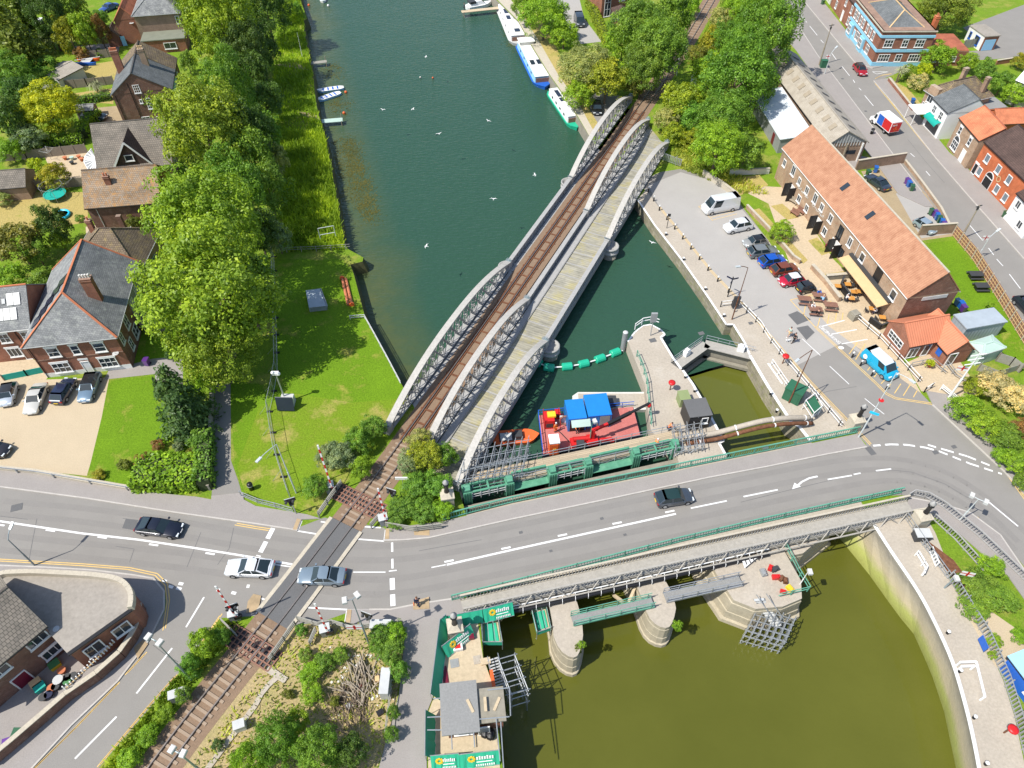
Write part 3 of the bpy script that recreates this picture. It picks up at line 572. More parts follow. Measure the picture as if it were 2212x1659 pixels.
for u in np.arange(41.6,127,.5):
    for d in(-.75,.75):mb.box(B(u,NT_+d,.04),(.2,.34,.1),radians(65))
mb.build('rail_bearers',M['rust'],br)
mb=MB()
for u in np.arange(42,127.5,2.4):mb.box(B(u,NL+1.0,-.03),(2.3,1.15,.06),radians(65))
mb.build('walkway',M['girder'],br)
mb=MB();mb.quad(B(39.2,NC+.4,.1),B(37.2,NR-.4,.1),B(117,NR-.4,.1),B(122.5,NC+.4,.1));mb.quad(B(39.2,NC+.4,-.4),B(122.5,NC+.4,-.4),B(117,NR-.4,-.4),B(37.2,NR-.4,-.4))
k=NT('plank_roadway');sp=k.n('SeparateXYZ');mp=k.n('Mapping');mp.inputs['Rotation'].default_value=(0,0,-radians(65));k.l(k.pos(),mp.inputs[0]);k.l(mp.outputs[0],sp.inputs[0])
w=k.math('SINE',k.math('MULTIPLY',sp.outputs[0],2*pi/.4));f=k.noise(.35,6,.7)
c=k.ramp(f,[(.35,(.25,.24,.19)),(.5,(.34,.32,.25)),(.62,(.37,.33,.17)),(.8,(.4,.385,.33))]);c=k.mix(.6,c,k.ramp(k.math('MULTIPLY_ADD',w,.5,.5),[(.0,(.65,.65,.65)),(.3,(1.05,1.05,1.05))]),'MULTIPLY')
sc_=k.n('Mapping');sc_.inputs['Scale'].default_value=(1,.12,1);k.l(mp.outputs[0],sc_.inputs[0]);c=k.mix(.8,c,k.ramp(k.noise(3.,4,.7,sc_.outputs[0]),[(.3,(.6,.6,.6)),(.7,(1.3,1.3,1.3))]),'MULTIPLY')
k.l(c,k.b.inputs['Base Color']);k.b.inputs['Roughness'].default_value=.9;M['plankroad']=k.m
mb.build('plank_roadway',M['plankroad'],br)
mb=MB()
for u in np.arange(41,119,2.75):mb.box(B(u,(NC+NR)/2+.35,.125),(.16,4.0,.04),radians(65))
mb.bar(B(40,NC+.95,.15),B(121,NC+.95,.15),.9,.08);mb.bar(B(40,NC+1.5,.2),B(121,NC+1.5,.2),.06,.16)
mb.build('cover_strips',M['girder'],br)
mb=MB();mb.bar(B(40,NL,-.75),B(130,NL,-.75),.4,1.0);mb.bar(B(38,NR,-.75),B(116,NR,-.75),.4,1.0)
for u in np.arange(40,118,2.4):mb.box(B(u,(NL+NR)/2,-.75),(.3,NR-NL,.6),radians(65))
mb.build('cross_girders',M['girder'],br)
def bpier(u,n,label):
    o=thing('bridge_pier',label,'pier',tuple(B(u,n,-7)),0,'round bridge piers');c=B(u,n)
    mb=MB();mb.lathe((c.x,c.y,0),[(1.2,-7.5),(1.12,-1.05)],20);mb.build('shaft',M['dkconcrete'],o,True)
    mb=MB();mb.lathe((c.x,c.y,0),[(1.2,-1.1),(1.35,-1.05),(1.35,-.75),(1.22,-.7),(1.22,-.3),(1.32,-.25),(1.32,.0),(1.1,.02),(1.08,-.3),(.2,-.32)],20);mb.build('collar',M['girder'],o,True)
bpier(jr[1]+.6,NR+.55,'round stained bridge pier beside the string of green floats');bpier(jr[2]+.2,NR+.55,'round stained bridge pier under the far joint of the plank roadway')
bpier(jl[1]+.4,NL-.4,'round bridge pier behind the left girder at its near joint');bpier(jl[2]+.4,NL-.4,'round bridge pier behind the left girder at its far joint')
for a,b,lbl in((B(38.5,NL-1.2),B(38.5,NR+1),'stone abutment under the near end of the railway bridge'),):
    o=thing('abutment',lbl,'abutment',tuple(a));mb=MB();mb.bar(a+Vector((0,0,-2.5)),b+Vector((0,0,-2.5)),4.2,4.8);mb.build('wall',M['stone'],o)
o=thing('abutment','stone abutment under the far end of the railway bridge','abutment',tuple(B(131,NL)));mb=MB();mb.bar(B(131.5,NL-1.2,-2.5),B(118,NR+1,-2.5),4,4.7);mb.build('wall',M['stone'],o)
# ---------------------------------------------------------------- railings
def railing(name,pts,label,m,h=1.1,step=.22,post=2.2,rails=(1.1,.15),bw=.03,rw=.07,pm=None,group=None):
    o=thing(name,label,'railing',tuple(pts[0]),0,group);up=Vector((0,0,1));R3,P3,B3=MB(),MB(),MB()
    for z in rails:R3.bars([p+up*z for p in pts],rw,rw)
    for p in resample(pts,post):P3=MB();P3.bar(p,p+up*(h+.06),.1,.1);P3.build('post',pm or m,o)
    if step:
        for p in resample(pts,step):B3.bar(p+up*rails[-1],p+up*rails[0],bw,bw)
        B3.build('bars',m,o)
    R3.build('rails',m,o);return o
Z0=Vector((0,0,0))
railing('bridge_railing',W([(958,1124),(1030,1105),(1106,1086),(1383,1030),(1659,974),(1851,935)]),'green parapet railing along the sluice side of the road bridge',M['rail_green'],1.15,.3,2.6,(1.15,.2),.05,.13)
railing('bridge_railing',W([(977,1297),(1106,1265),(1469,1171),(1659,1127),(1946,1065)]),'green parapet railing between the road and the footbridge',M['rail_green'],1.1,.3,2.6,(1.1,.2),.05,.12)
fb=thing('footbridge','grey steel footbridge with slatted sides beside the road bridge','footbridge',tuple(g(1106,1260)))
FN=W([(995,1298),(1106,1272),(1469,1190),(1659,1148),(1957,1083)],.0);FS=[g(*p)for p in((1003,1326),(1106,1302),(1469,1223),(1659,1182),(1976,1112))]
mb=MB()
for a,b,c,d in zip(FN,FN[1:],FS,FS[1:]):
    mb.add([p+Vector((0,0,z))for z in(.12,-.1)for p in(a,b,d,c)],[(0,3,2,1),(4,5,6,7),(0,1,5,4),(2,3,7,6)])
mb.build('deck',M['deckgrey'],fb)
def slat(P,nm,m,tilt=0):
    R3,S3=MB(),MB();up=Vector((0,0,1))
    R3.bars([p+up*1.2 for p in P],.2,.1);R3.bars([p+up*.2 for p in P],.12,.1)
    for p in resample(P,.34):S3.bar(p+up*.2,p+up*1.16,.07,.07)
    q=R3.build(nm,m,fb);S3.build('slats',M['girder'],q)
slat(FN,'parapet',M['stone']);slat(FS,'parapet',M['deckgrey'])
mb=MB();P=resample(FS,2.3);up=Vector((0,0,1));out=Vector((.25,-.55,0))
for a,b in zip(P,P[1:]):
    m_=(a+b)/2;mb.bar(a+up*1.05,m_+out-up*.1,.09,.09);mb.bar(m_+out-up*.1,b+up*1.05,.09,.09)
mb.bars([p+out-up*.1 for p in FS],.14,.12);mb.bars([p+up*-.25 for p in FS],.16,.4);mb.build('outrigger_truss',M['deckgrey'],fb)
o=thing('pipe','long black pipe on white hangers slung under the south side of the footbridge','pipe',tuple(g(1106,1315)))
pp=W([(955,1355),(1106,1322),(1431,1250),(1593,1212),(1660,1197)],-.5);mb=MB();mb.path(pp,.22,8);mb.build('pipe_run',M['black'],o)
mb=MB();mb.path([p+Vector((0,.35,.5))for p in pp],.06,5);mb.build('hanger_rail',M['white'],o)
for p in resample(pp,1.35):mb=MB();mb.bar(p+Vector((0,.35,.5)),p+Vector((.02,-.22,.18)),.05,.05);mb.bar(p+Vector((.02,-.22,.18)),p+Vector((.02,-.24,-.2)),.05,.05);mb.build('hanger',M['white'],o)
# ---------------------------------------------------------------- river piers of the road bridge
def rpier(poly,zt,label,grow=1.0):
    o=thing('river_pier',label,'pier',tuple(g(*poly[0],zt)));P=W(poly,zt);c=sum(P,Vector())/len(P)
    P=smooth(P+[P[0]],1)[:-1]if len(P)>8 else P
    mb=MB();mb.prism([tuple(p)[:2]for p in P],zt,zt+.02);mb.build('pier_top',M['concrete'],o)
    mb=MB();n=len(P);lv=[(zt,1.0),(zt-.55,1.0),(zt-.6,1.03),(-3.2,1.05),(-3.25,1.08),(-4.4,1.1),(-4.45,1.2),(-5.3,1.22)];pts=[]
    for z,k_ in lv:pts+=[(c.x+(p.x-c.x)*k_,c.y+(p.y-c.y)*(1+(k_-1)*.6),z)for p in P]
    F=[]
    for j in range(len(lv)-1):
        for i in range(n):F.append((j*n+i,j*n+(i+1)%n,(j+1)*n+(i+1)%n,(j+1)*n+i))
    mb.add(pts,F);mb.build('pier_body',M['pier'],o)
    return o
def nose(a,b,tip,k=.5,m=5):
    (ax,ay),(bx,by),(tx,ty)=a,b,tip;out=[a]
    for i in range(1,m):t=i/m;s=sin(t*pi/2)**.8;out.append((ax+(tx-ax)*t**1.4,ay+(ty-ay)*s))
    out.append(tip)
    for i in range(m-1,0,-1):t=i/m;s=sin(t*pi/2)**.8;out.append((bx+(tx-bx)*t**1.4,by+(ty-by)*s))
    return out+[b]
rpier([(1150,1215),(1197,1300)]+nose((1190,1350),(1262,1345),(1241,1422))+[(1245,1285),(1210,1210)],-.9,'rounded stone river pier overgrown with weeds, nearest the fenced compound')
rpier([(1330,1180),(1378,1262)]+nose((1390,1300),(1463,1290),(1440,1358))+[(1430,1240),(1380,1170)],-.9,'rounded stone river pier in mid river with a white-splashed top')
rpier([(1500,1140),(1556,1262),(1580,1300),(1625,1325),(1700,1312),(1741,1292),(1746,1276),(1690,1178),(1640,1110)],-.9,'broad concrete river pier used as a works platform')
o=rpier([(1625,1100),(1655,1160),(1712,1200),(1735,1195),(1800,1140),(1745,1060)],-1.0,'dark wedge-shaped pier between the river and the lock mouth')
# ---------------------------------------------------------------- building kit
class Bld:
    def __init__(s,label,A,Bp,h,d,cat='house',name='brick_house',w=None,z0=0.0):
        s.h=h;a,b=Vector(A),Vector(Bp);a.z=b.z=0;s.u=(b-a).normalized();s.v=Vector((-s.u.y,s.u.x,0));s.w=w or(b-a).length;s.d=d;s.o=a;s.z0=z0
        s.root=thing(name,label,cat,tuple(a))
    def P(s,a,b,z):return s.o+s.u*a+s.v*b+Vector((0,0,z))
    def walls(s,m,a0=0,a1=None,b0=0,b1=None,h=None,name='wall',z0=-.05):
        a1=s.w if a1 is None else a1;b1=s.d if b1 is None else b1;h=h or s.h
        mb=MB();mb.hexa(s.P(a0,b0,z0),s.u*(a1-a0),s.v*(b1-b0),Vector((0,0,h-z0)));return mb.build(name,m,s.root)
    def gable(s,m,wm,ridge,axis='u',a0=0,a1=None,b0=0,b1=None,h=None,oh=.3,t=.14,rp=None,gw=True,trim=None):
        a1=s.w if a1 is None else a1;b1=s.d if b1 is None else b1;h=s.h if h is None else h
        mb=MB();wb=MB();c=rp
        if axis=='u':
            c=(b0+b1)/2 if c is None else c
            sl0=(ridge-h)/(c-b0);sl1=(ridge-h)/(b1-c)
            pr=[(b0-oh,h-oh*sl0),(c,ridge),(b1+oh,h-oh*sl1)]
            X=(a0-oh*.7,a1+oh*.7);f=lambda x,y,z:s.P(x,y,z);gx=(a0,a1);gp=[(b0,h),(c,ridge-.02),(b1,h)]
        else:
            c=(a0+a1)/2 if c is None else c
            sl0=(ridge-h)/(c-a0);sl1=(ridge-h)/(a1-c)
            pr=[(a0-oh,h-oh*sl0),(c,ridge),(a1+oh,h-oh*sl1)]
            X=(b0-oh*.7,b1+oh*.7);f=lambda x,y,z:s.P(y,x,z);gx=(b0,b1);gp=[(a0,h),(c,ridge-.02),(a1,h)]
        pts=[]
        for x in X:
            pts+=[f(x,y,z+t)for y,z in pr]+[f(x,y,z)for y,z in pr]
        mb.add(pts,[(0,6,7,1),(1,7,8,2),(3,4,10,9),(4,5,11,10),(0,3,9,6),(2,8,11,5),(0,1,4,3),(1,2,5,4),(6,9,10,7),(7,10,11,8)])
        ro=mb.build('roof',m,s.root)
        rg=MB();rg.bar(f(X[0],c,ridge+t),f(X[1],c,ridge+t),.22,.12);rg.build('ridge_tiles',trim or m,ro)
        for k in(0,2):gt=MB();y,z=pr[k];gt.bar(f(X[0],y,z),f(X[1],y,z),.12,.1);gt.build('gutter',M['black']if not trim else M['white'],ro)
        if gw:
            for x in gx:wb=MB();wb.add([f(x+e,y,z)for e in(-.04,.04)for y,z in gp],[(0,1,2),(5,4,3),(0,3,4,1),(1,4,5,2)]);wb.build('gable_wall',wm,s.root)
        return ro
    def hip(s,m,ridge,a0=0,a1=None,b0=0,b1=None,h=None,oh=.35,e0=None,e1=None,axis='u',t=.12,trim=None):
        a1=s.w if a1 is None else a1;b1=s.d if b1 is None else b1;h=s.h if h is None else h
        a0-=oh;a1+=oh;b0-=oh;b1+=oh;W_,D_=a1-a0,b1-b0
        if axis=='u':
            i0=D_/2 if e0 is None else e0;i1=D_/2 if e1 is None else e1;r0,r1=s.P(a0+i0,(b0+b1)/2,ridge),s.P(a1-i1,(b0+b1)/2,ridge)
        else:
            i0=W_/2 if e0 is None else e0;i1=W_/2 if e1 is None else e1;r0,r1=s.P((a0+a1)/2,b0+i0,ridge),s.P((a0+a1)/2,b1-i1,ridge)
        c=[s.P(a0,b0,h),s.P(a1,b0,h),s.P(a1,b1,h),s.P(a0,b1,h)];mb=MB()
        F=[(0,1,5,4),(1,2,5),(2,3,4,5),(3,0,4)]if axis=='u' else[(0,1,4),(1,2,5,4),(2,3,5),(3,0,4,5)]
        mb.add(c+[r0,r1]+[p-Vector((0,0,t))for p in c],F+[(9,8,7,6),(0,6,7,1),(1,7,8,2),(2,8,9,3),(3,9,6,0)])
        ro=mb.build('roof',m,s.root);hb=MB();up=Vector((0,0,.03))
        prs=[(c[0],r0),(c[3],r0),(c[1],r1),(c[2],r1),(r0,r1)]if axis=='u' else[(c[0],r0),(c[1],r0),(c[2],r1),(c[3],r1),(r0,r1)]
        for p,q in prs:hb.bar(p+up,q+up,.24,.1)
        hb.build('ridge_tiles',trim or m,ro)
        gt=MB()
        for p,q in zip(c,c[1:]+c[:1]):gt.bar(p-Vector((0,0,.08)),q-Vector((0,0,.08)),.12,.1)
        gt.build('gutter',M['lgrey'],ro);return ro
    def flatroof(s,m,a0=0,a1=None,b0=0,b1=None,h=None,oh=.15,t=.18,name='roof'):
        a1=s.w if a1 is None else a1;b1=s.d if b1 is None else b1;h=s.h if h is None else h
        mb=MB();mb.hexa(s.P(a0-oh,b0-oh,h),s.u*(a1-a0+2*oh),s.v*(b1-b0+2*oh),Vector((0,0,t)));return mb.build(name,m,s.root)
    def face(s,side,off=0.0):
        if side=='f':return s.P(0,-off,0),s.u,-s.v
        if side=='r':return s.P(s.w+off,0,0),s.v,s.u
        if side=='b':return s.P(s.w,s.d+off,0),-s.u,s.v
        return s.P(-off,s.d,0),-s.v,-s.u
    def win(s,side,x,z,w,h,cols=2,rows=1,fm=None,pm=None,sill=True,lintel=None,off=0.0,name='window',arch=False,door=None):
        o,t,n=s.face(side,off);mb=MB();up=Vector((0,0,1));c=o+t*x+n*.03;fw=.09;fm=fm or M['white']
        mb.bar(c-t*w/2+up*z,c-t*w/2+up*(z+h),.1,fw);mb.bar(c+t*w/2+up*z,c+t*w/2+up*(z+h),.1,fw)
        def hb(zz,th,wd,d=.1):mb.hexa(c-t*wd/2-n*.03+up*(zz-th/2),t*wd,n*d,up*th)
        hb(z,fw,w+.1);hb(z+h,fw,w+.1)
        for i in range(1,cols):mb.hexa(c+t*(-w/2+w*i/cols-.03)-n*.02+up*z,t*.06,n*.08,up*h)
        for j in range(1,rows):hb(z+h*j/rows,.06,w,.08)
        f=mb.build(name,fm,s.root)
        pb=MB();pb.hexa(c-t*w/2-n*.04+up*z,t*w,n*.045,up*h)
        if arch:
            N=8;pts=[c+t*(w/2*cos(pi*k/N))+up*(z+h+w/2*sin(pi*k/N))+n*.0 for k in range(N+1)];pb.add(pts,[tuple(range(N+1))])
            ab=MB();ab.bars([p+n*.02 for p in pts],.1,.1);ab.build('arch',fm,f)
        pb.build('pane' if not door else 'panel',door or pm or M['glass'],f)
        if sill:sb=MB();sb.hexa(c-t*(w/2+.12)-n*.03+up*(z-.16),t*(w+.24),n*.16,up*.1);sb.build('sill',M['white']if fm is M['white']else fm,f)
        if lintel:sb=MB();sb.hexa(c-t*(w/2+.15)-n*.02+up*(z+h+.06),t*(w+.3),n*.07,up*.22);sb.build('lintel',lintel,f)
        return f
    def door(s,side,x,w=.95,h=2.05,m=None,z=.05,off=0.0):return s.win(side,x,z,w,h,1,1,M['white'],None,False,None,off,'door',False,m or M['white'])
    def panelbox(s,name,side,x,z,w,h,m,t=.06,off=0.0):
        o,tt,n=s.face(side,off);mb=MB();mb.hexa(o+tt*(x-w/2)+Vector((0,0,z))-n*.01,tt*w,n*t,Vector((0,0,h)));return mb.build(name,m,s.root)
    def chimney(s,a,b,zb,zt,w=.8,d=.55,m=None,pots=2,pm=None):
        mb=MB();mb.hexa(s.P(a-w/2,b-d/2,zb),s.u*w,s.v*d,Vector((0,0,zt-zb)));mb.hexa(s.P(a-w/2-.06,b-d/2-.06,zt-.3),s.u*(w+.12),s.v*(d+.12),Vector((0,0,.12)))
        mb.hexa(s.P(a-w/2-.05,b-d/2-.05,zt),s.u*(w+.1),s.v*(d+.1),Vector((0,0,.08)));c=mb.build('chimney',m or M['brick'],s.root)
        for i in range(pots):
            q=s.P(a-w/2+w*(i+.5)/pots,b,zt);pb=MB();pb.lathe(q,[(.13,.05),(.11,.45),(.15,.5),(.13,.55)],8);pb.build('chimney_pot',pm or M['terracotta'],c)
    def roofpanel(s,name,p0,p1,p2,p3,m,t=.06):
        q=[s.P(*p)for p in(p0,p1,p2,p3)];n=(q[1]-q[0]).cross(q[3]-q[0]).normalized();n=n if n.z>0 else-n
        mb=MB();mb.add([x+n*.06 for x in q]+[x+n*(.06+t)for x in q],[(3,2,1,0),(4,5,6,7),(0,1,5,4),(1,2,6,5),(2,3,7,6),(3,0,4,7)]);return mb.build(name,m,s.root)
    def dish(s,a,b,z,r=.35):
        mb=MB();c=s.P(a,b,z);mb.lathe(c,[(r,.12),(r*.7,.03),(.05,0)],10);mb.tube(c,c+Vector((.1,-.2,.45)),.025,4);mb.build('satellite_dish',M['lgrey'],s.root)
    def downpipe(s,side,x,h,m=None):
        o,t,n=s.face(side);mb=MB();mb.tube(o+t*x+n*.07,o+t*x+n*.07+Vector((0,0,h)),.05,5);mb.build('downpipe',m or M['black'],s.root)
def E3(A,Bq,h):return T(*A,h),T(*Bq,h)
# ---- left side -------------------------------------------------
h=5.7;A,Bq=E3((1,215,1330),(1,990,1245),h);b=Bld('large red brick house with slate hip roof, tall chimney and dark solar panels',A,Bq,h,14.2)
b.walls(M['brick_d']);b.hip(M['slate'],10.0,axis='v',e0=4.4,e1=.01,trim=M['terracotta'])
b.panelbox('render_plinth','f',b.w/2,0,b.w+.02,.75,M['white'],.05);b.panelbox('brick_face','f',b.w/2,.75,b.w+.02,4.9,M['brick'],.035);b.panelbox('string_course','f',b.w/2,2.95,b.w,.15,M['brick_d'],.09)
for x,w_ in((2.6,1.3),(5.2,.9),(8.0,1.3)):b.win('f',x,3.5,w_,1.45,1,2,lintel=M['white'],off=.04)
b.win('f',2.4,.75,2.0,1.55,3,2,lintel=M['white'],off=.04);b.win('f',8.0,.75,2.0,1.55,3,2,lintel=M['white'],off=.04);b.door('f',5.3,off=.04);b.panelbox('fanlight','f',5.3,2.35,1.2,.3,M['white'],.09)
for x,z,w_,h_ in((1.2,3.4,.9,1.5),(2.6,1.0,1.0,1.6),(4.2,3.3,1.2,1.6),(5.2,.8,1.6,1.6),(8,3.3,.9,1.3),(10.5,3.4,.9,1.2)):b.win('r',x,z,w_,h_,2,2)
b.panelbox('render_panel','r',10.5,.1,7.0,5.3,M['grey'],.05)
b.chimney(8.0,5.2,6.5,10.9,1.3,.8,pots=4,pm=M['offwhite']);b.dish(9.5,-.3,3.0,.4)
sl=lambda a,q:5.7+(10.0-5.7)*(a+.35)/(b.w/2+.35)
for k in range(5):
    a0=.6+k*.75;b0=2.0+k*1.05;b.roofpanel('solar_panel',(a0,b0,sl(a0,0)),(a0+1.4,b0,sl(a0+1.4,0)),(a0+1.4,b0+1.6,sl(a0+1.4,0)),(a0,b0+1.6,sl(a0,0)),M['solar'])
b.downpipe('f',.15,5.6,M['black'])
mainh=b
h=5.5;A=T(1,-260,1215,h);Bq=T(1,250,1160,h);b=Bld('brick terrace house at the left edge with solar panels in painted pale glare',A,Bq,h,8.0)
b.walls(M['brick']);b.gable(M['slate'],M['brick'],8.8,'u',rp=4.0,trim=M['terracotta'])
sl=lambda q:5.5+(8.8-5.5)*q/4.0+.14
for x,q in((b.w-1.35,2.1),(b.w-2.15,2.1),(b.w-3.9,1.9),(b.w-1.9,.7),(b.w-2.7,.7),(b.w-3.5,.7)):b.roofpanel('solar_panel',(x,q,sl(q)),(x+.74,q,sl(q)),(x+.74,q+1.15,sl(q+1.15)),(x,q+1.15,sl(q+1.15)),M['solar_glare'])
b.roofpanel('skylight',(b.w-2.75,2.3,sl(2.3)),(b.w-2.35,2.3,sl(2.3)),(b.w-2.35,2.8,sl(2.8)),(b.w-2.75,2.8,sl(2.8)),M['lgrey'])
for x in(b.w-.9,b.w-3.6):b.win('f',x,3.3,1.2,1.4,2,2,lintel=M['white']);b.win('f',x,.8,1.5,1.4,3,1,lintel=M['white'])
b.door('f',b.w-2.3,m=M['brown_wood']);b.downpipe('f',b.w-2.0,5.4)
h=4.8;A,Bq=E3((1,570,700),(1,1190,690),h);b=Bld('house with brown lichen pyramid roof and one skylight behind the slate roof',A,Bq,h,9.4)
b.walls(M['brick_br']);b.hip(M['tile_br'],8.6,axis='u',e0=4.7,e1=4.2)
b.roofpanel('skylight',(6.9,4.6,7.2),(7.0,5.8,7.1),(8.0,5.8,6.3),(7.9,4.6,6.4),M['bright_glass']);b.chimney(2.2,6.6,5.5,8.6,.7,.6,pots=1)
b.win('r',5,1.2,1.2,2.2,2,3,fm=M['palegreen'])
h=4.6;A,Bq=E3((1,740,130),(1,1370,80),h);b=Bld('brick house with orange lichened tile roof and small red chimney',A,Bq,h,9.0)
b.walls(M['brick_d']);b.gable(M['tile_or'],M['brick'],8.0,'u',rp=4.4);b.chimney(3.6,2.6,6.0,7.9,.8,.6,pots=2)
for x,z in((1.2,3.2),(3.0,3.4),(2.2,1.0)):b.win('r',x,z,.9,1.4,2,2)
b.downpipe('f',1.3,4.5,M['white'])
mb=MB();mb.hexa(b.P(4.9,-3.2,0),b.u*.7,b.v*.6,Vector((0,0,4.6)));c_=mb.build('rear_chimney',M['brick_d'],b.root)
b.win('f',8.4,.9,1.0,1.2,2,1)
o=thing('lean_to','white framed glazed lean-to roof beside the lichened pyramid roof','lean-to',tuple(T(1,770,370)));P=[T(1,765,375,2.4),T(1,1120,325,2.4),T(1,1130,300,2.9),T(1,775,345,2.9)]
mb=MB();mb.quad(*P);mb.build('glazing',M['offwhite'],o);mb=MB()
for k in range(7):mb.bar(P[0]+(P[1]-P[0])*k/6,P[3]+(P[2]-P[3])*k/6,.12,.12)
for k in(0,6):p=P[0]+(P[1]-P[0])*k/6;mb.bar(p,Vector((p.x,p.y,0)),.12,.12)
mb.build('frame',M['white'],o)
h=2.5;A,Bq=E3((0,850,1470),(0,1480,1410),h);b=Bld('chalet house with steep grey tile roof and dark gabled dormer',A,Bq,h,12.0)
b.walls(M['brick_br']);b.gable(M['tile_g'],M['brick_br'],7.6,'u',rp=5.4)
b2a,b2b=2.6,8.6;mb=MB();apex=6.9;by0,ridz=.2,6.9
f0=b.P(b2a,by0,2.75);f1=b.P(b2b,by0,2.75);fa=b.P((b2a+b2b)/2,by0,apex);bk=b.P((b2a+b2b)/2,4.8,apex);up=Vector((0,0,.12));e=-b.v*.35
mb.add([f0+e,fa+e,bk,f0+e+up,fa+e+up,bk+up,f0+b.v*.2+e,f0+b.v*.2+e+up],[(0,1,4,3),(3,4,5),(0,2,1),(0,3,5,2)]);mb.add([f1+e,fa+e,bk,f1+e+up,fa+e+up,bk+up],[(0,3,4,1),(3,5,4),(0,1,2),(0,2,5,3)]);dm=mb.build('dormer',M['tile_dk'],b.root)
mb=MB();mb.add([f0,f1,fa],[(0,1,2)]);mb.build('dormer_face',M['tile_dk'],dm)
mb=MB();mb.bar(f0+e*1.05,fa+e*1.05,.08,.28);mb.bar(f1+e*1.05,fa+e*1.05,.08,.28);mb.build('bargeboard',M['white'],dm)
b.win('f',5.4,3.6,1.25,.95,1,1,off=-.14);b.win('r',2.2,.9,1.2,1.1,2,1)
o=thing('conservatory','white conservatory with fan-striped roof by the chalet house','conservatory',tuple(T(0,780,1430)))
c0=T(0,845,1470,2.6);c1=T(0,800,1290,3.1);rim=[T(0,845,1480,2.2),T(0,770,1480,2.2),T(0,725,1400,2.2),T(0,735,1350,2.2),T(0,790,1285,2.2)]
mb=MB();top=T(0,835,1380,3.0)
for p,q in zip(rim,rim[1:]):mb.quad(p,q,top)
mb.build('roof_panel',M['grey'],o);mb=MB()
for p,q in zip(rim,rim[1:]):
    for t in(0,.34,.67):r=p+(q-p)*t;mb.bar(r+Vector((0,0,.04)),top+Vector((0,0,.04)),.2,.06)
mb.bars(rim,.12,.12);mb.build('roof_bars',M['white'],o);mb=MB()
for p,q in zip(rim,rim[1:]):mb.quad(Vector((p.x,p.y,0)),Vector((q.x,q.y,0)),q,p)
mb.build('glazing',M['bright_glass'],o)
h=6.4;A,Bq=E3((0,965,820),(0,1475,765),h);b=Bld('tall brick gabled house with an arched stair window and two chimneys',A,Bq,h,12.5)
b.walls(M['brick_d']);b.gable(M['slate_d'],M['brick_d'],9.8,'v',rp=4.5,b1=7.5);b.gable(M['tile_br'],M['brick_d'],10.0,'v',rp=4.6,b0=7.7)
b.win('f',4.4,6.3,1.0,1.4,3,3);b.win('f',5.6,3.2,.95,1.5,3,3,arch=True);b.win('f',4.3,4.4,.4,.6,1,1);b.win('f',4.0,.6,1.3,1.2,2,2);b.win('f',6.3,.6,.9,1.0,2,1)
for x in(.5,3.2,8.9):b.downpipe('f',x,6.2+(2 if x==3.2 else 0))
b.chimney(1.4,6.5,6.8,11.2,1.2,.7,pots=6,pm=M['terracotta']);b.chimney(6.2,5.2,8,11.6,1.0,.7,m=M['brick_b'],pots=3,pm=M['tan']);b.panelbox('render_panel','r',4.0,0,6,6.0,M['lblue'],.05)
for x,z in((2.0,3.4),(4.6,3.4),(2.5,.8),(9,3.6)):b.win('r',x,z,1.1,1.6,2,2,off=.06)
h=6.2;A,Bq=E3((0,1150,135),(0,1545,105),h);b=Bld('brick house with pale hipped roof at the top edge, flat felt extension in front',A,Bq,h,9.5)
b.walls(M['brick_br']);b.hip(M['slate'],9.6,axis='v',e1=4);b.win('f',b.w-.7,4.0,.7,1.5,1,2)
b.walls(M['brick'],.9,b.w+.3,-4.4,-.02,2.6,'extension_wall');b.flatroof(M['felt_gr'],.9,b.w+.3,-4.4,-.05,2.6,name='extension_roof');b.win('f',6.3,.8,2.4,1.2,2,1,off=4.42)
for z in(3.6,.8):b.win('r',2.0,z,1.4,1.6,3,2);b.win('r',5.5,z,1.2,1.6,2,2)
b.walls(M['brick'],-4.5,-.05,1.5,9.5,5.0,'wing_wall');b.gable(M['tile_o'],M['brick'],7.5,'v',a0=-4.5,a1=-.1,b0=1.5,b1=9.5,h=5.0);b.dish(-1.2,1.3,4.2,.45)
b.walls(M['brick'],-7.0,-4.6,.6,4.0,2.3,'outbuilding_wall');b.gable(M['tile_br'],M['brick'],3.6,'v',a0=-7.0,a1=-4.6,b0=.6,b1=4.0,h=2.3);b.panelbox('outbuilding_door','f',-3.9,.1,.9,2.0,M['lblue'],.05,off=-.55)
# ---- sheds and small garden buildings --------------------------
def shed(name,label,A,Bq,d,h,ridge,wm,rm,cat='shed',axis='u',flatr=False,door=True):
    b=Bld(label,A,Bq,h,d,cat,name);b.walls(wm)
    if flatr:b.flatroof(rm,oh=.12)
    else:b.gable(rm,wm,ridge,axis,oh=.18,t=.07)
    if door:b.panelbox('door','f',b.w/2,.05,min(.9,b.w*.5),min(1.8,h*.85),M['fence_wood'],.05)
    return b
shed('garage','grey roofed prefabricated garage in the shade of the garden trees',T(0,330,640,2.2),T(0,500,690,2.2),6.0,2.2,2.8,M['offwhite'],M['asb'],'garage','v',door=False)
shed('garden_shed','small dark felt-roofed shed behind the covered convertible',T(0,650,960,1.9),T(0,800,950,1.9),2.4,1.9,2.4,M['fence_wood'],M['felt'])
shed('garden_shed','low dark shed at the foot of the clipped hedge',T(0,370,780,1.8),T(0,450,775,1.8),2.2,1.8,2.2,M['fence_wood'],M['felt'])
shed('garden_shed','pale flat-roofed shed among dark garden trees',T(0,240,190,1.8),T(0,345,185,1.8),1.6,1.8,2.2,M['offwhite'],M['white'],flatr=True)
shed('outbuilding','brick outbuilding with grey pantile roof at the left edge',T(0,-160,1640,2.4),T(0,215,1610,2.4),5.0,2.4,4.0,M['brick_br'],M['tile_g'],'outbuilding','u',door=False)
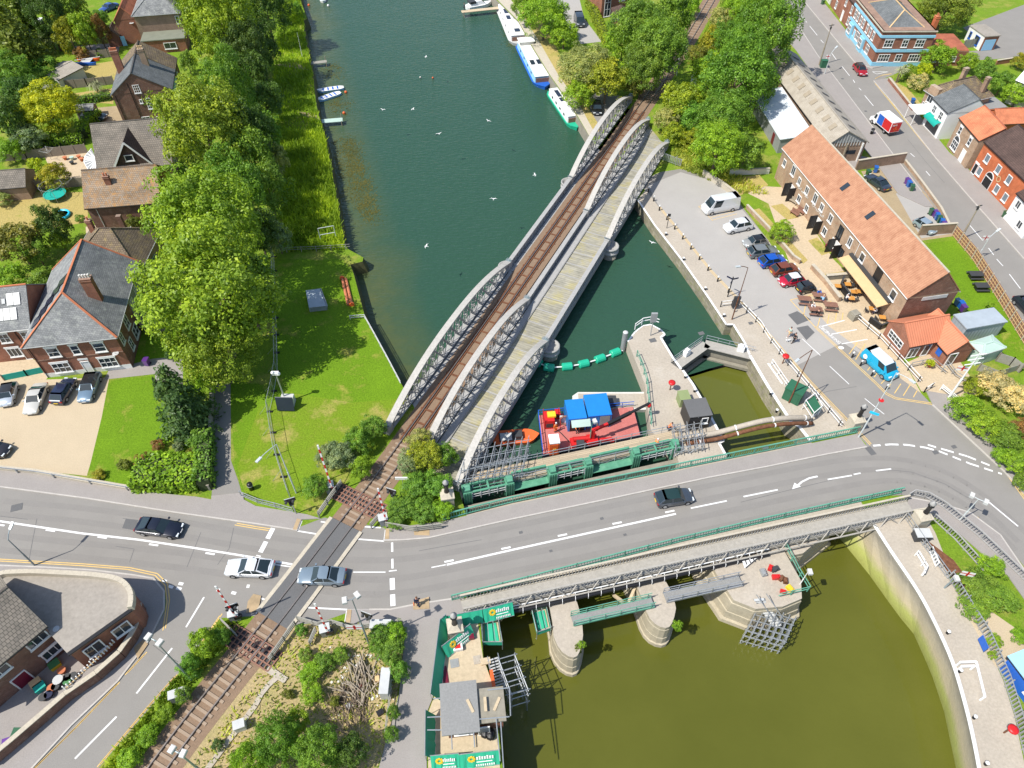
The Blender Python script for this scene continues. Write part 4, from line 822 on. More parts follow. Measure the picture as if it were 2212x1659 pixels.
shed('lean_to_shed','slate-roofed lean-to on the shady side of the large brick house',T(1,1160,965,2.3),T(1,1300,960,2.3),4.2,2.3,3.0,M['brick'],M['slate_d'],flatr=True)
shed('summer_house','grey wooden shed in the shade between brick house and tall trees',T(1,1215,1140,1.7),T(1,1390,1125,1.7),2.2,1.7,2.1,M['fence_wood'],M['wood'],door=False)
# ---- pub at the bottom left ------------------------------------
h=4.0;o_=g(147,1418,h);b=Bld('brick pub with grey flat roof, curved parapet wall and white railings',g(-20,1600,0),g(150,1425,0),4,9,'pub','public_house')
A=T(3,590,680,h);Bq=T(3,1140,290,h)
fl=[A,Bq,T(3,1165,200,h),T(3,1120,90,h),T(3,1030,35,h),T(3,800,5,h),T(3,300,-20,h),T(3,0,-10,h),T(3,-60,60,h),T(3,370,430,h)]
mb=MB();mb.prism([tuple(p)[:2]for p in fl],3.7,4.0);mb.build('flat_roof',M['felt_l'],b.root)
ins=[p+(sum(fl,Vector())/len(fl)-p)*.03 for p in fl];mb=MB();mb.prism([tuple(p)[:2]for p in ins],0,3.7);mb.build('wall',M['brick'],b.root)
mb=MB();P=[p+Vector((0,0,.25))for p in fl[1:9]];mb.bars(smooth(resample(P,.6),2),.45,.7);mb.build('parapet',M['stone'],b.root)
mb=MB();mb.bar(fl[0]+Vector((0,0,.04)),fl[1]+Vector((0,0,.04)),.35,.16);mb.build('fascia',M['black'],b.root)
f2=Bld.__new__(Bld);f2.root=b.root;f2.u=(Bq-A).normalized();f2.u.z=0;f2.v=Vector((-f2.u.y,f2.u.x,0));f2.o=Vector((A.x,A.y,0));f2.w=(Bq-A).length;f2.d=3;f2.h=4
f2.win('f',f2.w*.28,1.6,1.5,1.6,2,1);f2.win('f',f2.w*.72,1.7,1.5,1.4,2,1)
h=5.2;A=T(3,-420,1080,h);Bq=T(3,370,430,h);b=Bld('two storey brick house with grey slate roof joined to the flat-roofed pub',A,Bq,h,7.5)
b.walls(M['brick_d']);b.gable(M['tile_g'],M['brick_d'],7.8,'u',rp=3.75)
w0=b.w
b.win('f',w0-1.1,3.6,1.75,1.05,3,1,lintel=M['white']);b.win('f',w0-.4,1.0,1.6,1.1,3,1,lintel=M['white'])if False else b.win('f',w0-.95,.9,1.8,1.15,3,1,lintel=M['white']);b.door('f',w0-4.1,1.3,2.0,m=M['maroon']);b.win('f',w0-4.6,3.6,1.6,1.0,2,1)
b.dish(w0+.5,-.3,3.9,.3)
# ---- right side: mill, station, sheds --------------------------
h=5.6;A,Bq=E3((30,135,1275),(31,1215,910),h);b=Bld('long brick mill building with red pantile roof, skylights and tan awning',A,Bq,h,7.2,'mill','mill_building')
b.walls(M['brick_b']);b.gable(M['pantile'],M['brick_d'],9.1,'u',rp=3.9,oh=.2,trim=M['stone']);b.panelbox('end_wall','r',3.6,0,7.2,5.3,M['brick_d'],.03)
b.panelbox('name_board','r',4.0,4.7,3.6,.55,M['lgrey'],.08,off=.03)
wz=b.w
for x,z,w_,h_,c_ in((1.6,3.2,.8,1.1,2),(4.6,3.4,1.0,1.6,2),(7.0,3.2,.8,1.1,2),(9.6,3.2,.9,1.2,2),(12.2,3.3,1.0,1.5,2),(14.4,3.4,.9,1.1,2),(17.2,3.3,1.0,1.2,2),(8.4,.9,1.0,1.1,2),(11.0,.9,.9,1.1,2),(17,.8,1.0,1.2,2),(19.8,.8,1.0,1.2,2),(26.5,3.2,1.0,1.3,1),(34.6,3.2,1.1,1.4,1),(23.0,3.2,.9,1.4,2)):b.win('f',x,z,w_,h_,c_,1)
b.win('f',20.3,2.6,1.1,2.0,2,1,fm=M['black']);b.win('f',22.2,.6,1.0,1.4,2,1,fm=M['black'])
for x in(6.0,15.0,20.9):b.door('f',x,1.1,2.1);b.panelbox('shutter','f',x-.75,.1,.12,2.3,M['black'],1.25);b.panelbox('shutter','f',x+.8,.1,.12,2.3,M['black'],1.25)
b.panelbox('hanging_sign','f',30.6,2.7,1.5,2.3,M['black'],.08);b.downpipe('f',25.0,5.4,M['white'])
sl=lambda q:5.6+(9.1-5.6)*q/3.9+.1
for x in(14.6,21.8):b.roofpanel('skylight',(x,1.6,sl(1.6)),(x+.8,1.6,sl(1.6)),(x+.8,2.6,sl(2.6)),(x,2.6,sl(2.6)),M['glass'])
aw=MB();aw.add([b.P(24.4,-.05,2.75),b.P(35.0,-.05,2.75),b.P(35.0,-2.0,2.3),b.P(24.4,-2.0,2.3),b.P(24.4,-.05,2.85),b.P(35.0,-.05,2.85),b.P(35.0,-2.0,2.4),b.P(24.4,-2.0,2.4)],[(3,2,1,0),(4,7,6,5),(0,1,5,4),(1,2,6,5),(2,3,7,6),(3,0,4,7)]);awo=aw.build('awning',M['tan'],b.root)
mb=MB();mb.bar(b.P(24.4,-.3,2.95),b.P(35.0,-.3,2.95),.5,.3);mb.build('awning_box',M['dark'],awo)
up=Vector((0,0,1))
o_,t_,n_=b.face('f',.05)
mb=MB()
for x0_,x1_ in((6.6,10.6),(12.0,15.6)):
    for x in np.arange(x0_,x1_,.34):mb.hexa(o_+t_*x+up*(2.75+.12*sin(x*5))-n_*.02,t_*.16,n_*.03,up*(.3+.12*sin(x*9)))
mb.build('faded_wall_lettering',M['offwhite'],b.root)
mill=b
h=2.5;A,Bq=E3((31,1050,1118),(31,1230,1330),h);b=Bld('small brick office with new red pantile roofs and a large white window',A,Bq,h,6.2,'office','office_building')
b.walls(M['brick']);b.gable(M['pantile_n'],M['brick'],4.3,'v',rp=b.w*.5,oh=.2);b.win('f',b.w*.48,.8,2.7,1.1,4,2,sill=False)
w2=b.w
b.walls(M['brick'],.9,w2+2.2,4.0,7.6,2.4,'wing_wall');b.gable(M['pantile_n'],M['brick'],4.1,'u',a0=.9,a1=w2+2.2,b0=4.0,b1=7.6,h=2.4,oh=.2)
b.win('r',1.0,.2,1.3,1.7,2,1,fm=M['white'],sill=False);b.win('r',2.9,.1,.9,2.0,1,1,fm=M['white'],sill=False)
o_,t_,n_=b.face('r',2.25)
mb=MB();mb.hexa(b.P(w2+.6,3.98,.9),b.u*.8,-b.v*.05,up*1.0);mb.build('notice_board',M['blue'],b.root)
b.door('r',5.0,1.1,2.1,off=2.22,m=M['glass'])
h=2.6;A,Bq=E3((31,1720,1180),(31,2060,1120),h);b=shed('container','grey metal storage container beside the timber panel fence',A,Bq,2.6,2.5,2.6,M['tin_g'],M['tin_g'],'container',flatr=True,door=False)
h=2.2;A,Bq=E3((31,1860,1400),(31,2050,1340),h);b=Bld('pale green metal kiosk with hipped lid behind the office',A,Bq,h,2.2,'kiosk','kiosk');b.walls(M['palegreen']);b.hip(M['palegreen'],2.55,e0=1.2,e1=1.2,oh=.1);b.panelbox('door','f',b.w*.5,.1,1.4,1.9,M['palegreen'],.05)
h=3.6;A,Bq=Vector((53.6,111.2,h)),Vector((60.3,111.9,h));b=Bld('long warehouse with mossy corrugated roof and glazed gable',A,Bq,h,33,'warehouse','warehouse',w=6.6)
b.walls(M['brick_br']);b.gable(M['asb'],M['grey'],5.7,'v',rp=2.6,oh=.3);b.panelbox('brick_end','f',3.3,0,6.6,2.5,M['brick_br'],.04)
for x in np.arange(.4,6.3,.5):b.panelbox('gable_board','f',x,3.0,.12,max(.5,2.2-abs(x-2.6)*.55),M['lgrey'],.1)
b.panelbox('roller_door','f',1.0,.1,1.7,2.3,M['tin_g'],.08);b.panelbox('window_band','f',4.4,1.4,1.6,.7,M['glass'],.08);b.panelbox('support_post','f',6.0,0,.2,3.4,M['white'],.3);b.panelbox('support_post','f',3.2,0,.2,3.4,M['wood'],.3)
sl=lambda a:3.6+(5.7-3.6)*a/2.6+.16
for q in np.arange(2.5,27,2.9):b.roofpanel('rooflight',(.9,q,sl(.9)),(1.9,q,sl(1.9)),(1.9,q+1.1,sl(1.9)),(.9,q+1.1,sl(.9)),M['wood'],.02)
sr=lambda a:3.6+(5.7-3.6)*(6.6-a)/4.0+.16
for q in np.arange(2.5,30,2.9):b.roofpanel('rooflight',(4.0,q,sr(4.0)),(5.4,q,sr(5.4)),(5.4,q+.7,sr(5.4)),(4.0,q+.7,sr(4.0)),M['asphalt_d'],.02)
h=2.9;A,Bq=Vector((46.4,114.2,h)),Vector((51.6,114.6,h));b=Bld('white metal roofed lean-to against the long warehouse',A,Bq,h,17,'warehouse','lean_to_shed',w=5.2);b.walls(M['grey'],h=2.6)
mb=MB();mb.add([b.P(-.2,-.2,2.6),b.P(5.6,-.2,3.3),b.P(5.6,17,3.3),b.P(-.2,17,2.6),b.P(-.2,-.2,2.75),b.P(5.6,-.2,3.45),b.P(5.6,17,3.45),b.P(-.2,17,2.75)],[(3,2,1,0),(4,5,6,7),(0,1,5,4),(1,2,6,5),(2,3,7,6),(3,0,4,7)]);mb.build('roof',M['tin'],b.root);b.panelbox('door','l',14,.1,1.0,2.0,M['maroon'],.06)
# ---- the main street --------------------------------------------
h=7.0;A,Bq=E3((30,770,-10),(30,1000,270),h);b=Bld('corner pub in red brick with pale blue bands and white bay windows',A,Bq,h,10.7,'pub','public_house')
b.walls(M['brick']);b.hip(M['slate_d'],9.0,a0=.9,a1=b.w-.9,b0=.9,b1=9.8,h=6.4,axis='u',oh=0,trim=M['tan'])
for side,L in(('f',b.w),('r',10.7)):
    b.panelbox('parapet_coping',side,L/2,6.85,L+.2,.2,M['stone'],.22);b.panelbox('cornice',side,L/2,5.75,L+.1,.45,M['sky_blue'],.2);b.panelbox('fascia_band',side,L/2,2.9,L+.1,.55,M['sky_blue'],.16);b.panelbox('plinth',side,L/2,0,L+.06,.85,M['sky_blue'],.14)
mb=MB();mb.hexa(b.P(0,0,6.4),b.u*b.w,b.v*.3,up*.6);mb.hexa(b.P(b.w-.3,.31,6.4),b.u*.3,b.v*10.4,up*.6);mb.hexa(b.P(0,10.4,6.4),b.u*(b.w-.31),b.v*.3,up*.6);mb.build('parapet',M['brick'],b.root)
for x in(1.8,3.4,5.2,6.8,9.2,11.0,12.8):b.win('f',x,3.9,.95,1.4,2,2,lintel=M['white'])
for x in(2.2,6.0,9.2,12.3):
    b.win('f',x,1.0,1.5,1.5,3,2,off=.55 if x in(2.2,9.2)else 0)
    if x in(2.2,9.2):b.panelbox('bay','f',x,0,2.1,2.85,M['sky_blue'],.5)
for x in(1.9,5.2,8.2):b.win('r',x,3.9,1.7 if x!=5.2 else 1.1,1.4,3 if x!=5.2 else 2,2,lintel=M['white'])
for x in(2.0,5.0,8.2):b.win('r',x,1.0,2.2 if x!=5 else 1.2,1.4,4 if x!=5 else 2,2)
b.door('f',4.2,1.0,2.2,m=M['sky_blue']);b.chimney(13.2,11.3,3.0,8.6,1.0,.8,m=M['brick_o'])
o_,t_,n_=b.face('r',.17)
b.walls(M['brick'],8.5,b.w,10.75,19.0,3.0,'rear_wing_wall');b.flatroof(M['tile_o'],8.5,b.w-.3,11,18.8,3.0,name='rear_wing_roof');b.win('r',12.8,.9,2.0,1.3,4,2);b.win('r',16.4,1.0,.9,.9,2,2)
h=2.9;b=Bld('blue-doored brick garage with flat roof and white side wall',T(30,1880,320,h),T(30,2010,310,h),h,5.5,'garage','garage',w=3.3);b.walls(M['brick']);b.flatroof(M['felt_l']);b.panelbox('garage_door','f',1.6,.05,2.5,2.2,M['lblue'],.06);b.panelbox('render_panel','l',2.7,0,5.4,2.9,M['white'],.05);b.win('l',1.2,.9,.6,1.3,1,2,fm=M['blue'],off=.06);b.win('l',3.6,.6,1.4,1.7,1,1,fm=M['blue'],off=.06)
for k,(t0,t1,wm_,lb_)in enumerate((((30,600,-160),(30,765,55),M['brick'],'brick terrace house with white windows next to the blue banded pub'),((30,470,-330),(30,595,-165),M['offwhite'],'white rendered terrace house at the top edge'))):
    h=5.2;b=Bld(lb_,T(*t0,h),T(*t1,h),h,8,'house','terraced_house');b.walls(wm_);b.gable(M['tile_dk'],wm_,7.6,'u',oh=.2)
    for x in(b.w*.25,b.w*.6,b.w*.88):b.win('f',x,3.2,.9,1.4,2,2);b.win('f',x,.8,.9,1.5,2,2)if x!=b.w*.6 else b.door('f',x)
h=3.8;b=Bld('buff house with mossy brown hipped roof and white dormer windows',T(30,1370,780,3.8),T(30,1530,880,3.8),h,9.5,'house','house',w=6.0);b.walls(M['brick_b']);b.hip(M['tile_br'],6.6,axis='v',e0=2.2,e1=3.0);b.win('f',1.6,2.2,1.4,1.6,2,1);b.win('f',1.2,.6,1.6,1.2,3,1);b.win('r',6.0,2.4,1.3,.9,2,1);b.chimney(1.5,5.8,4.5,7.6,.6,.9,m=M['brick_b'],pots=0);b.chimney(5.2,7.6,4.6,7.2,.7,.7,m=M['brick_br'],pots=0);b.dish(6.4,4.6,2.9,.7);b.dish(6.4,6.0,3.0,.8)
mb=MB();mb.hexa(b.P(.6,-.3,3.7),b.u*2.2,b.v*.9,up*1.5);mb.build('gable_front',M['brick_b'],b.root)
h=5.0;b=Bld('white rendered shop with grey slate roof and a green barrel awning',T(30,1350,830,4.4),T(30,1550,965,5.0),5.0,7.4,'shop','shop',w=5.4);b.u=Vector((cos(radians(-84)),sin(radians(-84)),0));b.v=Vector((-b.u.y,b.u.x,0));b.o=T(30,1450,1205,0)-b.u*5.4
b.walls(M['white']);b.gable(M['slate_d'],M['white'],7.2,'u',rp=4.6,oh=.15);b.win('f',1.6,3.1,1.0,1.3,2,2);b.win('f',3.9,3.1,1.0,1.3,2,2);b.panelbox('shopfront','f',2.8,.3,3.6,1.7,M['glass'],.06)
mb=MB();N=6;prof=[(-1.0*sin(pi/2*k/N)-.02,2.1+.75*cos(pi/2*k/N))for k in range(N+1)]
for(y0_,z0_),(y1_,z1_)in zip(prof,prof[1:]):mb.hexa(b.P(.9,y0_,z0_),b.u*3.9,b.v*(y1_-y0_)+up*(z1_-z0_),up*.06)
awn=mb.build('awning',M['teal'],b.root)
mb=MB();mb.hexa(b.P(3.0,-.5,2.95),b.u*.9,b.v*.06,up*.55);mb.build('sign_board',M['white'],b.root)
mb=MB();mb.hexa(b.P(-2.6,-2.4,2.5),b.u*3.6,b.v*6,up*.12);mb.build('carport_roof',M['white'],b.root);mb=MB()
for a_ in(-2.4,.2):mb.tube(b.P(a_,-2.2,0),b.P(a_,-2.2,2.5),.07,6)
mb.build('carport_posts',M['white'],b.root)
h=5.3;b=Bld('yellow brick house with bright orange tile roof and arched door',T(30,1660,1020,h),T(30,1830,1215,h),h,5.6,'house','terraced_house');b.walls(M['brick_b']);b.gable(M['tile_o'],M['brick_d'],7.4,'u',rp=3.2,oh=.15);b.win('f',1.6,3.2,.8,1.3,1,2,lintel=M['white']);b.win('f',5.2,3.2,.8,1.3,1,2,lintel=M['white']);b.win('f',2.0,.6,1.8,1.5,3,2,arch=True);b.door('f',5.2,1.1,2.2)
h=5.6;b=Bld('orange painted brick house with dark tile roof and a white-arched passage',T(30,1880,1225,h),T(30,2250,1580,h),h,8.5,'house','terraced_house');b.walls(M['brick_o']);b.gable(M['tile_dk'],M['brick_o'],8.2,'u',rp=4.2,oh=.2)
for x,z in((2.2,3.2),(5.4,3.2),(8.4,3.2),(2.0,.7),(7.2,.7),(9.6,.7)):b.win('f',x,z,1.0,1.3,1,1,pm=M['bright_glass'])
b.win('f',4.6,.05,1.9,1.7,1,1,pm=M['black'],sill=False,arch=True,name='archway');b.win('f',.8,.2,.9,1.8,1,1,pm=M['black'],sill=False,lintel=M['white'])
mb=MB();c_=b.P(6.5,-.05,2.75);mb.add([c_+(b.u*cos(a)+up*sin(a))*r+b.v*-.02 for r in(.35,.52)for a in np.linspace(0,2*pi,13)[:12]],[(k,(k+1)%12,12+(k+1)%12,12+k)for k in range(12)]);mb.build('round_plaque',M['tan'],b.root)
h=4.6;b=Bld('white painted house with black quoins at the right edge',T(31,2160,10,h),T(31,2330,190,h),h,6,'house','terraced_house');b.walls(M['white']);b.gable(M['tile_dk'],M['white'],6.6,'u',oh=.2);b.win('f',1.3,2.8,.9,1.2,2,1);b.win('f',3.6,.8,1.0,1.2,2,1)
h=2.8;b=Bld('low orange tiled outbuilding behind the yellow brick house',T(30,1990,1065,h),T(30,2330,1050,h),h,4.5,'outbuilding','outbuilding');b.walls(M['brick_o']);b.gable(M['tile_o'],M['brick_o'],4.2,'u');
b=shed('outbuilding','grey flat-roofed outbuilding behind the buff house',T(30,1880,950,2.4),T(30,2060,930,2.4),4.6,2.4,3,M['brick_br'],M['felt'],'outbuilding',flatr=True,door=False)
b=shed('house','pale rendered house corner at the right edge',T(30,2150,690,4.5),T(30,2330,760,4.5),5,4.5,6.5,M['offwhite'],M['white'],'house',door=False)
h=5.2;b=Bld('orange brick house beside the railway trees with tall white windows',T(20,780,115,h)if False else g(1300,10,3),g(1372,-2,3),5.5,7,'house','brick_house');b.walls(M['brick']);b.gable(M['tile_br'],M['brick'],8,'u');b.win('f',1.5,.3,1.5,4.4,2,3);b.win('f',5.0,3.2,1.4,1.2,2,1)
o=thing('conservatory','brown framed conservatory with pyramid roof beside the railway trees','conservatory',tuple(g(1340,48)));c_=g(1338,46);mb=MB();mb.box(c_+Vector((0,0,1.1)),(3.6,3.2,2.2));mb.build('glazing',M['bright_glass'],o);mb=MB();ap=c_+Vector((0,0,3.6));q=[c_+Vector((x*2.0,y*1.8,2.25))for x,y in((-1,-1),(1,-1),(1,1),(-1,1))];mb.add(q+[ap],[(0,1,4),(1,2,4),(2,3,4),(3,0,4),(3,2,1,0)]);mb.build('roof',M['tile_dk'],o);mb=MB()
for x in np.linspace(-1.8,1.8,5):mb.bar(c_+Vector((x,-1.63,0)),c_+Vector((x,-1.63,2.2)),.14,.1)
mb.bar(c_+Vector((-1.85,-1.64,.3)),c_+Vector((1.85,-1.64,.3)),.1,.6);mb.build('frame',M['brown_wood'],o)
h=3.0;A,Bq=T(13,1620,1370,h),T(13,1920,1335,h);b=Bld('brick control building with grey felt flat roof inside the fenced compound',A,Bq,h,4.0,'building','control_building');b.walls(M['brick_d'],.3,b.w-.2,.5);b.flatroof(M['felt'],0,b.w,0,4.0);b.walls(M['brick'],b.w-.15,b.w+2.2,.9,3.2,2.7,'annex_wall');b.flatroof(M['dkconcrete'],b.w+.17,b.w+2.3,.7,3.3,2.72,name='annex_roof')
for a_,q,r in((2.4,2.0,.5),(3.7,2.0,.1),(4.7,2.0,-.4)):
    mb=MB();c_=b.P(a_,q,3.22 if a_<4.2 else 2.95);mb.box(c_,(.25,1.2,.05),r);lab(mb.build('roof_plank',M['plank']),'loose timber plank lying on the felt roof of the control building','plank','planks on the control building roof')
b.win('f',1.6,.9,1.4,1.0,2,1,off=-.5);b.door('f',3.4,off=-.5,m=M['grey'])
b=Bld('bright blue cabin with pale blue roof at the right edge',T(33,1985,790,0),T(33,2230,1120,0),2.5,6,'cabin','cabin',w=9);b.walls(M['blue']);b.gable(M['lblue'],M['blue'],3.3,'u',oh=.3);b.win('f',3.2,1.0,1.0,1.0,1,1)
# ---------------------------------------------------------------- plants
RNG=np.random.default_rng(11)
def leafmesh(name,C,N,S,tone,mats_,asp=.62,quadshape=True):
    n=len(C);r=RNG.normal(size=(n,3));a=np.cross(N,r);a/=np.linalg.norm(a,axis=1)[:,None]+1e-9;b=np.cross(N,a);S=S[:,None]
    V=np.empty((n,4,3));fold=N*S*.25
    V[:,0]=C-a*S-fold*.5;V[:,1]=C-b*S*asp+fold*.5;V[:,2]=C+a*S-fold*.5;V[:,3]=C+b*S*asp+fold*.5
    me=bpy.data.meshes.new(name);me.vertices.add(n*4);me.loops.add(n*4);me.polygons.add(n)
    me.vertices.foreach_set('co',V.reshape(-1).astype(np.float32));me.loops.foreach_set('vertex_index',np.arange(n*4,dtype=np.int32))
    me.polygons.foreach_set('loop_start',np.arange(0,n*4,4,dtype=np.int32))
    at=me.attributes.new('tone','FLOAT','FACE');at.data.foreach_set('value',tone.astype(np.float32))
    for m in mats_:me.materials.append(m)
    me.update(calc_edges=True);return me
def unit(v):return v/(np.linalg.norm(v,axis=-1,keepdims=True)+1e-9)
def crown_broad(ncl,per,cr,ls,shell=.55):
    d=unit(RNG.normal(size=(ncl,3)));d[:,2]=np.where(d[:,2]<-.55,-d[:,2]*.6,d[:,2]);d=unit(d)
    rad=shell+(1-shell)*RNG.random(ncl)**.6;lump=1+.2*np.sin(d[:,0]*4.1+RNG.random()*6)*np.cos(d[:,1]*3.7+d[:,2]*3+RNG.random()*6)+.12*np.sin(d[:,0]*8+d[:,2]*7+RNG.random()*6)
    cc=d*(rad*lump)[:,None]*.84;crr=cr*(.65+.7*RNG.random(ncl));ct=RNG.random(ncl)*.55
    o=unit(RNG.normal(size=(ncl,per,3))+d[:,None,:]*.75+np.array([0,0,.35]));rr=(.55+.45*RNG.random((ncl,per,1)))
    C=(cc[:,None,:]+o*rr*crr[:,None,None]*np.array([1,1,.8])).reshape(-1,3)
    N=unit(o+RNG.normal(size=o.shape)*.45+np.array([0,0,.35])).reshape(-1,3)
    return C,N,ls*(.6+.8*RNG.random(len(C))),(np.repeat(ct,per)+RNG.random(len(C))*.45)
def crown_conifer(lay,ls):
    C,N,S,t=[],[],[],[]
    for k in range(lay):
        f=k/(lay-1);z=-1+2*f;R=(1-f)**.8*1.0+.05;nb=int(7+16*R)
        for j in range(nb):
            a=RNG.random()*2*pi;tone=RNG.random()*.5;L=R*(.75+.35*RNG.random())
            for s in np.linspace(.3,1,int(5+9*R)):
                w=(1-s)*.25+.05
                for q in range(2):
                    p=np.array([cos(a)*L*s,sin(a)*L*s,z-.16*s*s*R+.05])+RNG.normal(size=3)*w*.45;C.append(p);N.append(unit(np.array([cos(a)*.5,sin(a)*.5,.9])+RNG.normal(size=3)*.5));S.append(ls*(.6+.7*RNG.random()));t.append(tone+RNG.random()*.4)
    return np.array(C),np.array(N),np.array(S),np.array(t)
def trunkmesh(limbs=5,r=.07):
    mb=MB();mb.tube((0,0,-2.2),(0,0,-.9),r,8,r*.75);mb.tube((0,0,-.9),(.05,.03,.1),r*.75,7,r*.4)
    for k in range(limbs):
        a=2*pi*k/limbs+.4;p=Vector((0,0,-.95+.12*k));q=Vector((cos(a)*.45,sin(a)*.45,p.z+.55));mb.tube(p,q,r*.45,6,r*.2);mb.tube(q,q+Vector((cos(a+.5)*.25,sin(a+.5)*.25,.3)),r*.2,5,r*.08)
    me=bpy.data.meshes.new('trunk');me.from_pydata(mb.v,[],mb.f);me.materials.append(M['bark']);me.update();return me
CROWN={'L':[leafmesh('crown',*crown_broad(300,62,.17,.025),[M['leaf']])for _ in range(3)],'M':[leafmesh('crown',*crown_broad(110,60,.24,.042),[M['leaf']])for _ in range(3)],'S':[leafmesh('crown',*crown_broad(45,50,.32,.07,.4),[M['leaf']])for _ in range(3)],
         'C':[leafmesh('crown',*crown_conifer(17,.06),[M['leaf']],.45)for _ in range(2)]}
TRUNK=trunkmesh();COLS=dict(lime=(.235,.35,.035),lime2=(.26,.35,.03),mid=(.16,.29,.04),dark=(.085,.16,.035),yel=(.38,.47,.02),gold=(.28,.3,.03),blue=(.2,.28,.15),con=(.08,.16,.05),gcon=(.17,.24,.035),brown=(.26,.15,.06),pale=(.32,.36,.13),cream=(.5,.48,.24),olive=(.18,.21,.04),bright=(.22,.38,.03),ivy=(.15,.29,.045))
tcount=[0]
def tree(px,py,R,hc,vz,col,label,kind=None,group=None,name=None,cat=None):
    c=g(px,py,hc);Rm=R*mpp(c);kind=kind or('L' if Rm>4.2 else 'M' if Rm>1.9 else 'S');i=tcount[0];tcount[0]+=1
    bush=hc<2.4 or kind=='S'
    o=thing(name or('bush' if bush else 'conifer' if kind=='C' else 'tree'),label,cat or('bush' if bush else 'tree'),(c.x,c.y,0),R_.random()*6.28,group)
    me=CROWN[kind][i%len(CROWN[kind])];k=mkobj('crown',me,o);k.location=(0,0,hc);k.scale=(Rm,Rm,vz);j=.9+.2*R_.random();cc=COLS[col];k.color=(cc[0]*j,cc[1]*(.95+.1*R_.random()),cc[2]*j,1)
    tk=mkobj('trunk' if not bush else 'stem',TRUNK,o);tk.location=(0,0,hc);s=max(.3,hc/2.2);tk.scale=(max(.5,Rm*.75),max(.5,Rm*.75),s)
    return o
def leafpatch(name,pts,m=None):pass
def hedge(P,w,h,col,label,name='hedge',dens=26,ls=.16,z0=0.0,cat='hedge',P3=None):
    P=P3 or[g(*p)for p in P];C,N=[],[];tot=sum((b-a).length for a,b in zip(P,P[1:]))
    for a,b in zip(P,P[1:]):
        d=b-a;L=d.length;d=d/L;n=Vector((-d.y,d.x,0));num=int(dens*L*(w+2*h))
        for _ in range(num):
            s=R_.random()*(w+2*h);t=R_.random()*L;j=R_.gauss(0,.09)
            if s<h:q,nn=(-w/2+j,s),-n
            elif s<h+w:q,nn=(s-h-w/2,h+j*1.6),Vector((0,0,1))
            else:q,nn=(w/2+j,s-h-w),n
            p=a+d*t+n*q[0];C.append((p.x,p.y,z0+max(.05,q[1])));N.append(tuple(nn))
    C=np.array(C);N=unit(np.array(N)+RNG.normal(size=C.shape)*.55+np.array([0,0,.3]));S=ls*(.6+.8*RNG.random(len(C)));f=.5+.5*np.sin(C[:,0]*1.7+1.3*np.sin(C[:,1]*1.3));t=.35*f+RNG.random(len(C))*.6
    base=P[0].copy();o=thing(name,label,cat,(base.x,base.y,z0));C=C-np.array([base.x,base.y,z0]);me=leafmesh('foliage',C,N,S,t,[M['leaf']]);k=mkobj('foliage',me,o);k.color=(*COLS[col],1)
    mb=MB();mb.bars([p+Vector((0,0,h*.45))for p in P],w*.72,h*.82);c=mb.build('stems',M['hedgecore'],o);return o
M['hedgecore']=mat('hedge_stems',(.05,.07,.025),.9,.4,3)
tree(500,425,78,8,7,'mid','tree filling the gap between two lime trees');tree(535,640,70,6.5,6.5,'mid','shaded tree on the lawn side of the biggest lime');tree(470,760,92,5.5,5.5,'lime','low spreading lime at the near end of the tall row');tree(535,300,62,7,6.5,'dark','dark tree on the river side of the lime row');tree(530,120,55,8,7,'dark','dark tree beside the far end of the lime row');tree(452,645,156,10,9.2,'lime','biggest bright lime tree, at the near end of the row');tree(450,490,118,12,8.4,'lime','bright lime tree second from the near end of the tall row')
tree(442,285,106,11,8.8,'lime','bright lime tree beside the house with the arched window');tree(495,205,58,9,8,'mid','dark leaved tree wedged between two bright lime trees');tree(478,62,82,11,9.4,'lime2','bright lime tree at the far end of the tall row')
tree(420,-30,60,10,8,'mid','tree cut by the top edge beside the hipped brick house');tree(575,25,55,7,7,'dark','dark tree by the river bank at the top edge');tree(560,110,45,6,6,'dark','dark riverside tree above the first wooden jetty',None);tree(545,175,42,6,6,'dark','dark riverside tree level with the two rowing boats')
tree(570,128,22,2.5,2.2,'bright','small bright shrub at the foot of the dark riverside trees','M');tree(575,225,40,4.5,4.5,'dark','dark shrubby tree above the green plank jetty');tree(565,300,45,5,5,'mid','leafy tree between the lime row and the reeds');tree(590,345,34,3,3.4,'pale','pale flowering elder beside the reed bank');tree(580,410,48,5,5,'mid','bushy tree behind the fence line near the white frame');tree(540,350,50,7,6,'mid','rounded tree tucked behind the lime row');tree(600,515,31,2.8,2.6,'blue','glossy flowering bush at the top corner of the mown lawn','M');tree(560,505,45,4.5,4.5,'dark','dark tree beside the glossy flowering bush');tree(610,20,30,3,3,'bright','light green thicket on the river bank at the top edge');tree(640,20,14,1.4,1.4,'ivy','round bush on the water edge at the top','M')
tree(388,866,78,4.6,5.2,'con','dark spreading conifer beside the gravel drive lawn','C');tree(445,825,30,3,3,'bright','bright shrub under the near end of the lime row');tree(340,835,16,1.5,1.5,'con','small dark conifer shrub by the pale path','C',name='bush')
hedge([(300,1032),(350,1030),(400,1032),(440,1030)],4.2,1.9,'bright','thick laurel hedge at the corner of the road and the footpath',ls=.2,dens=30);hedge([(448,950),(450,1000),(448,1060)],1.8,2.2,'ivy','tall dark hedge along the shaded footpath');tree(430,955,22,1.3,1.4,'ivy','round green bush between conifer and laurel hedge','M');tree(418,985,18,1.1,1.1,'olive','small olive bush on top of the laurel hedge','S')
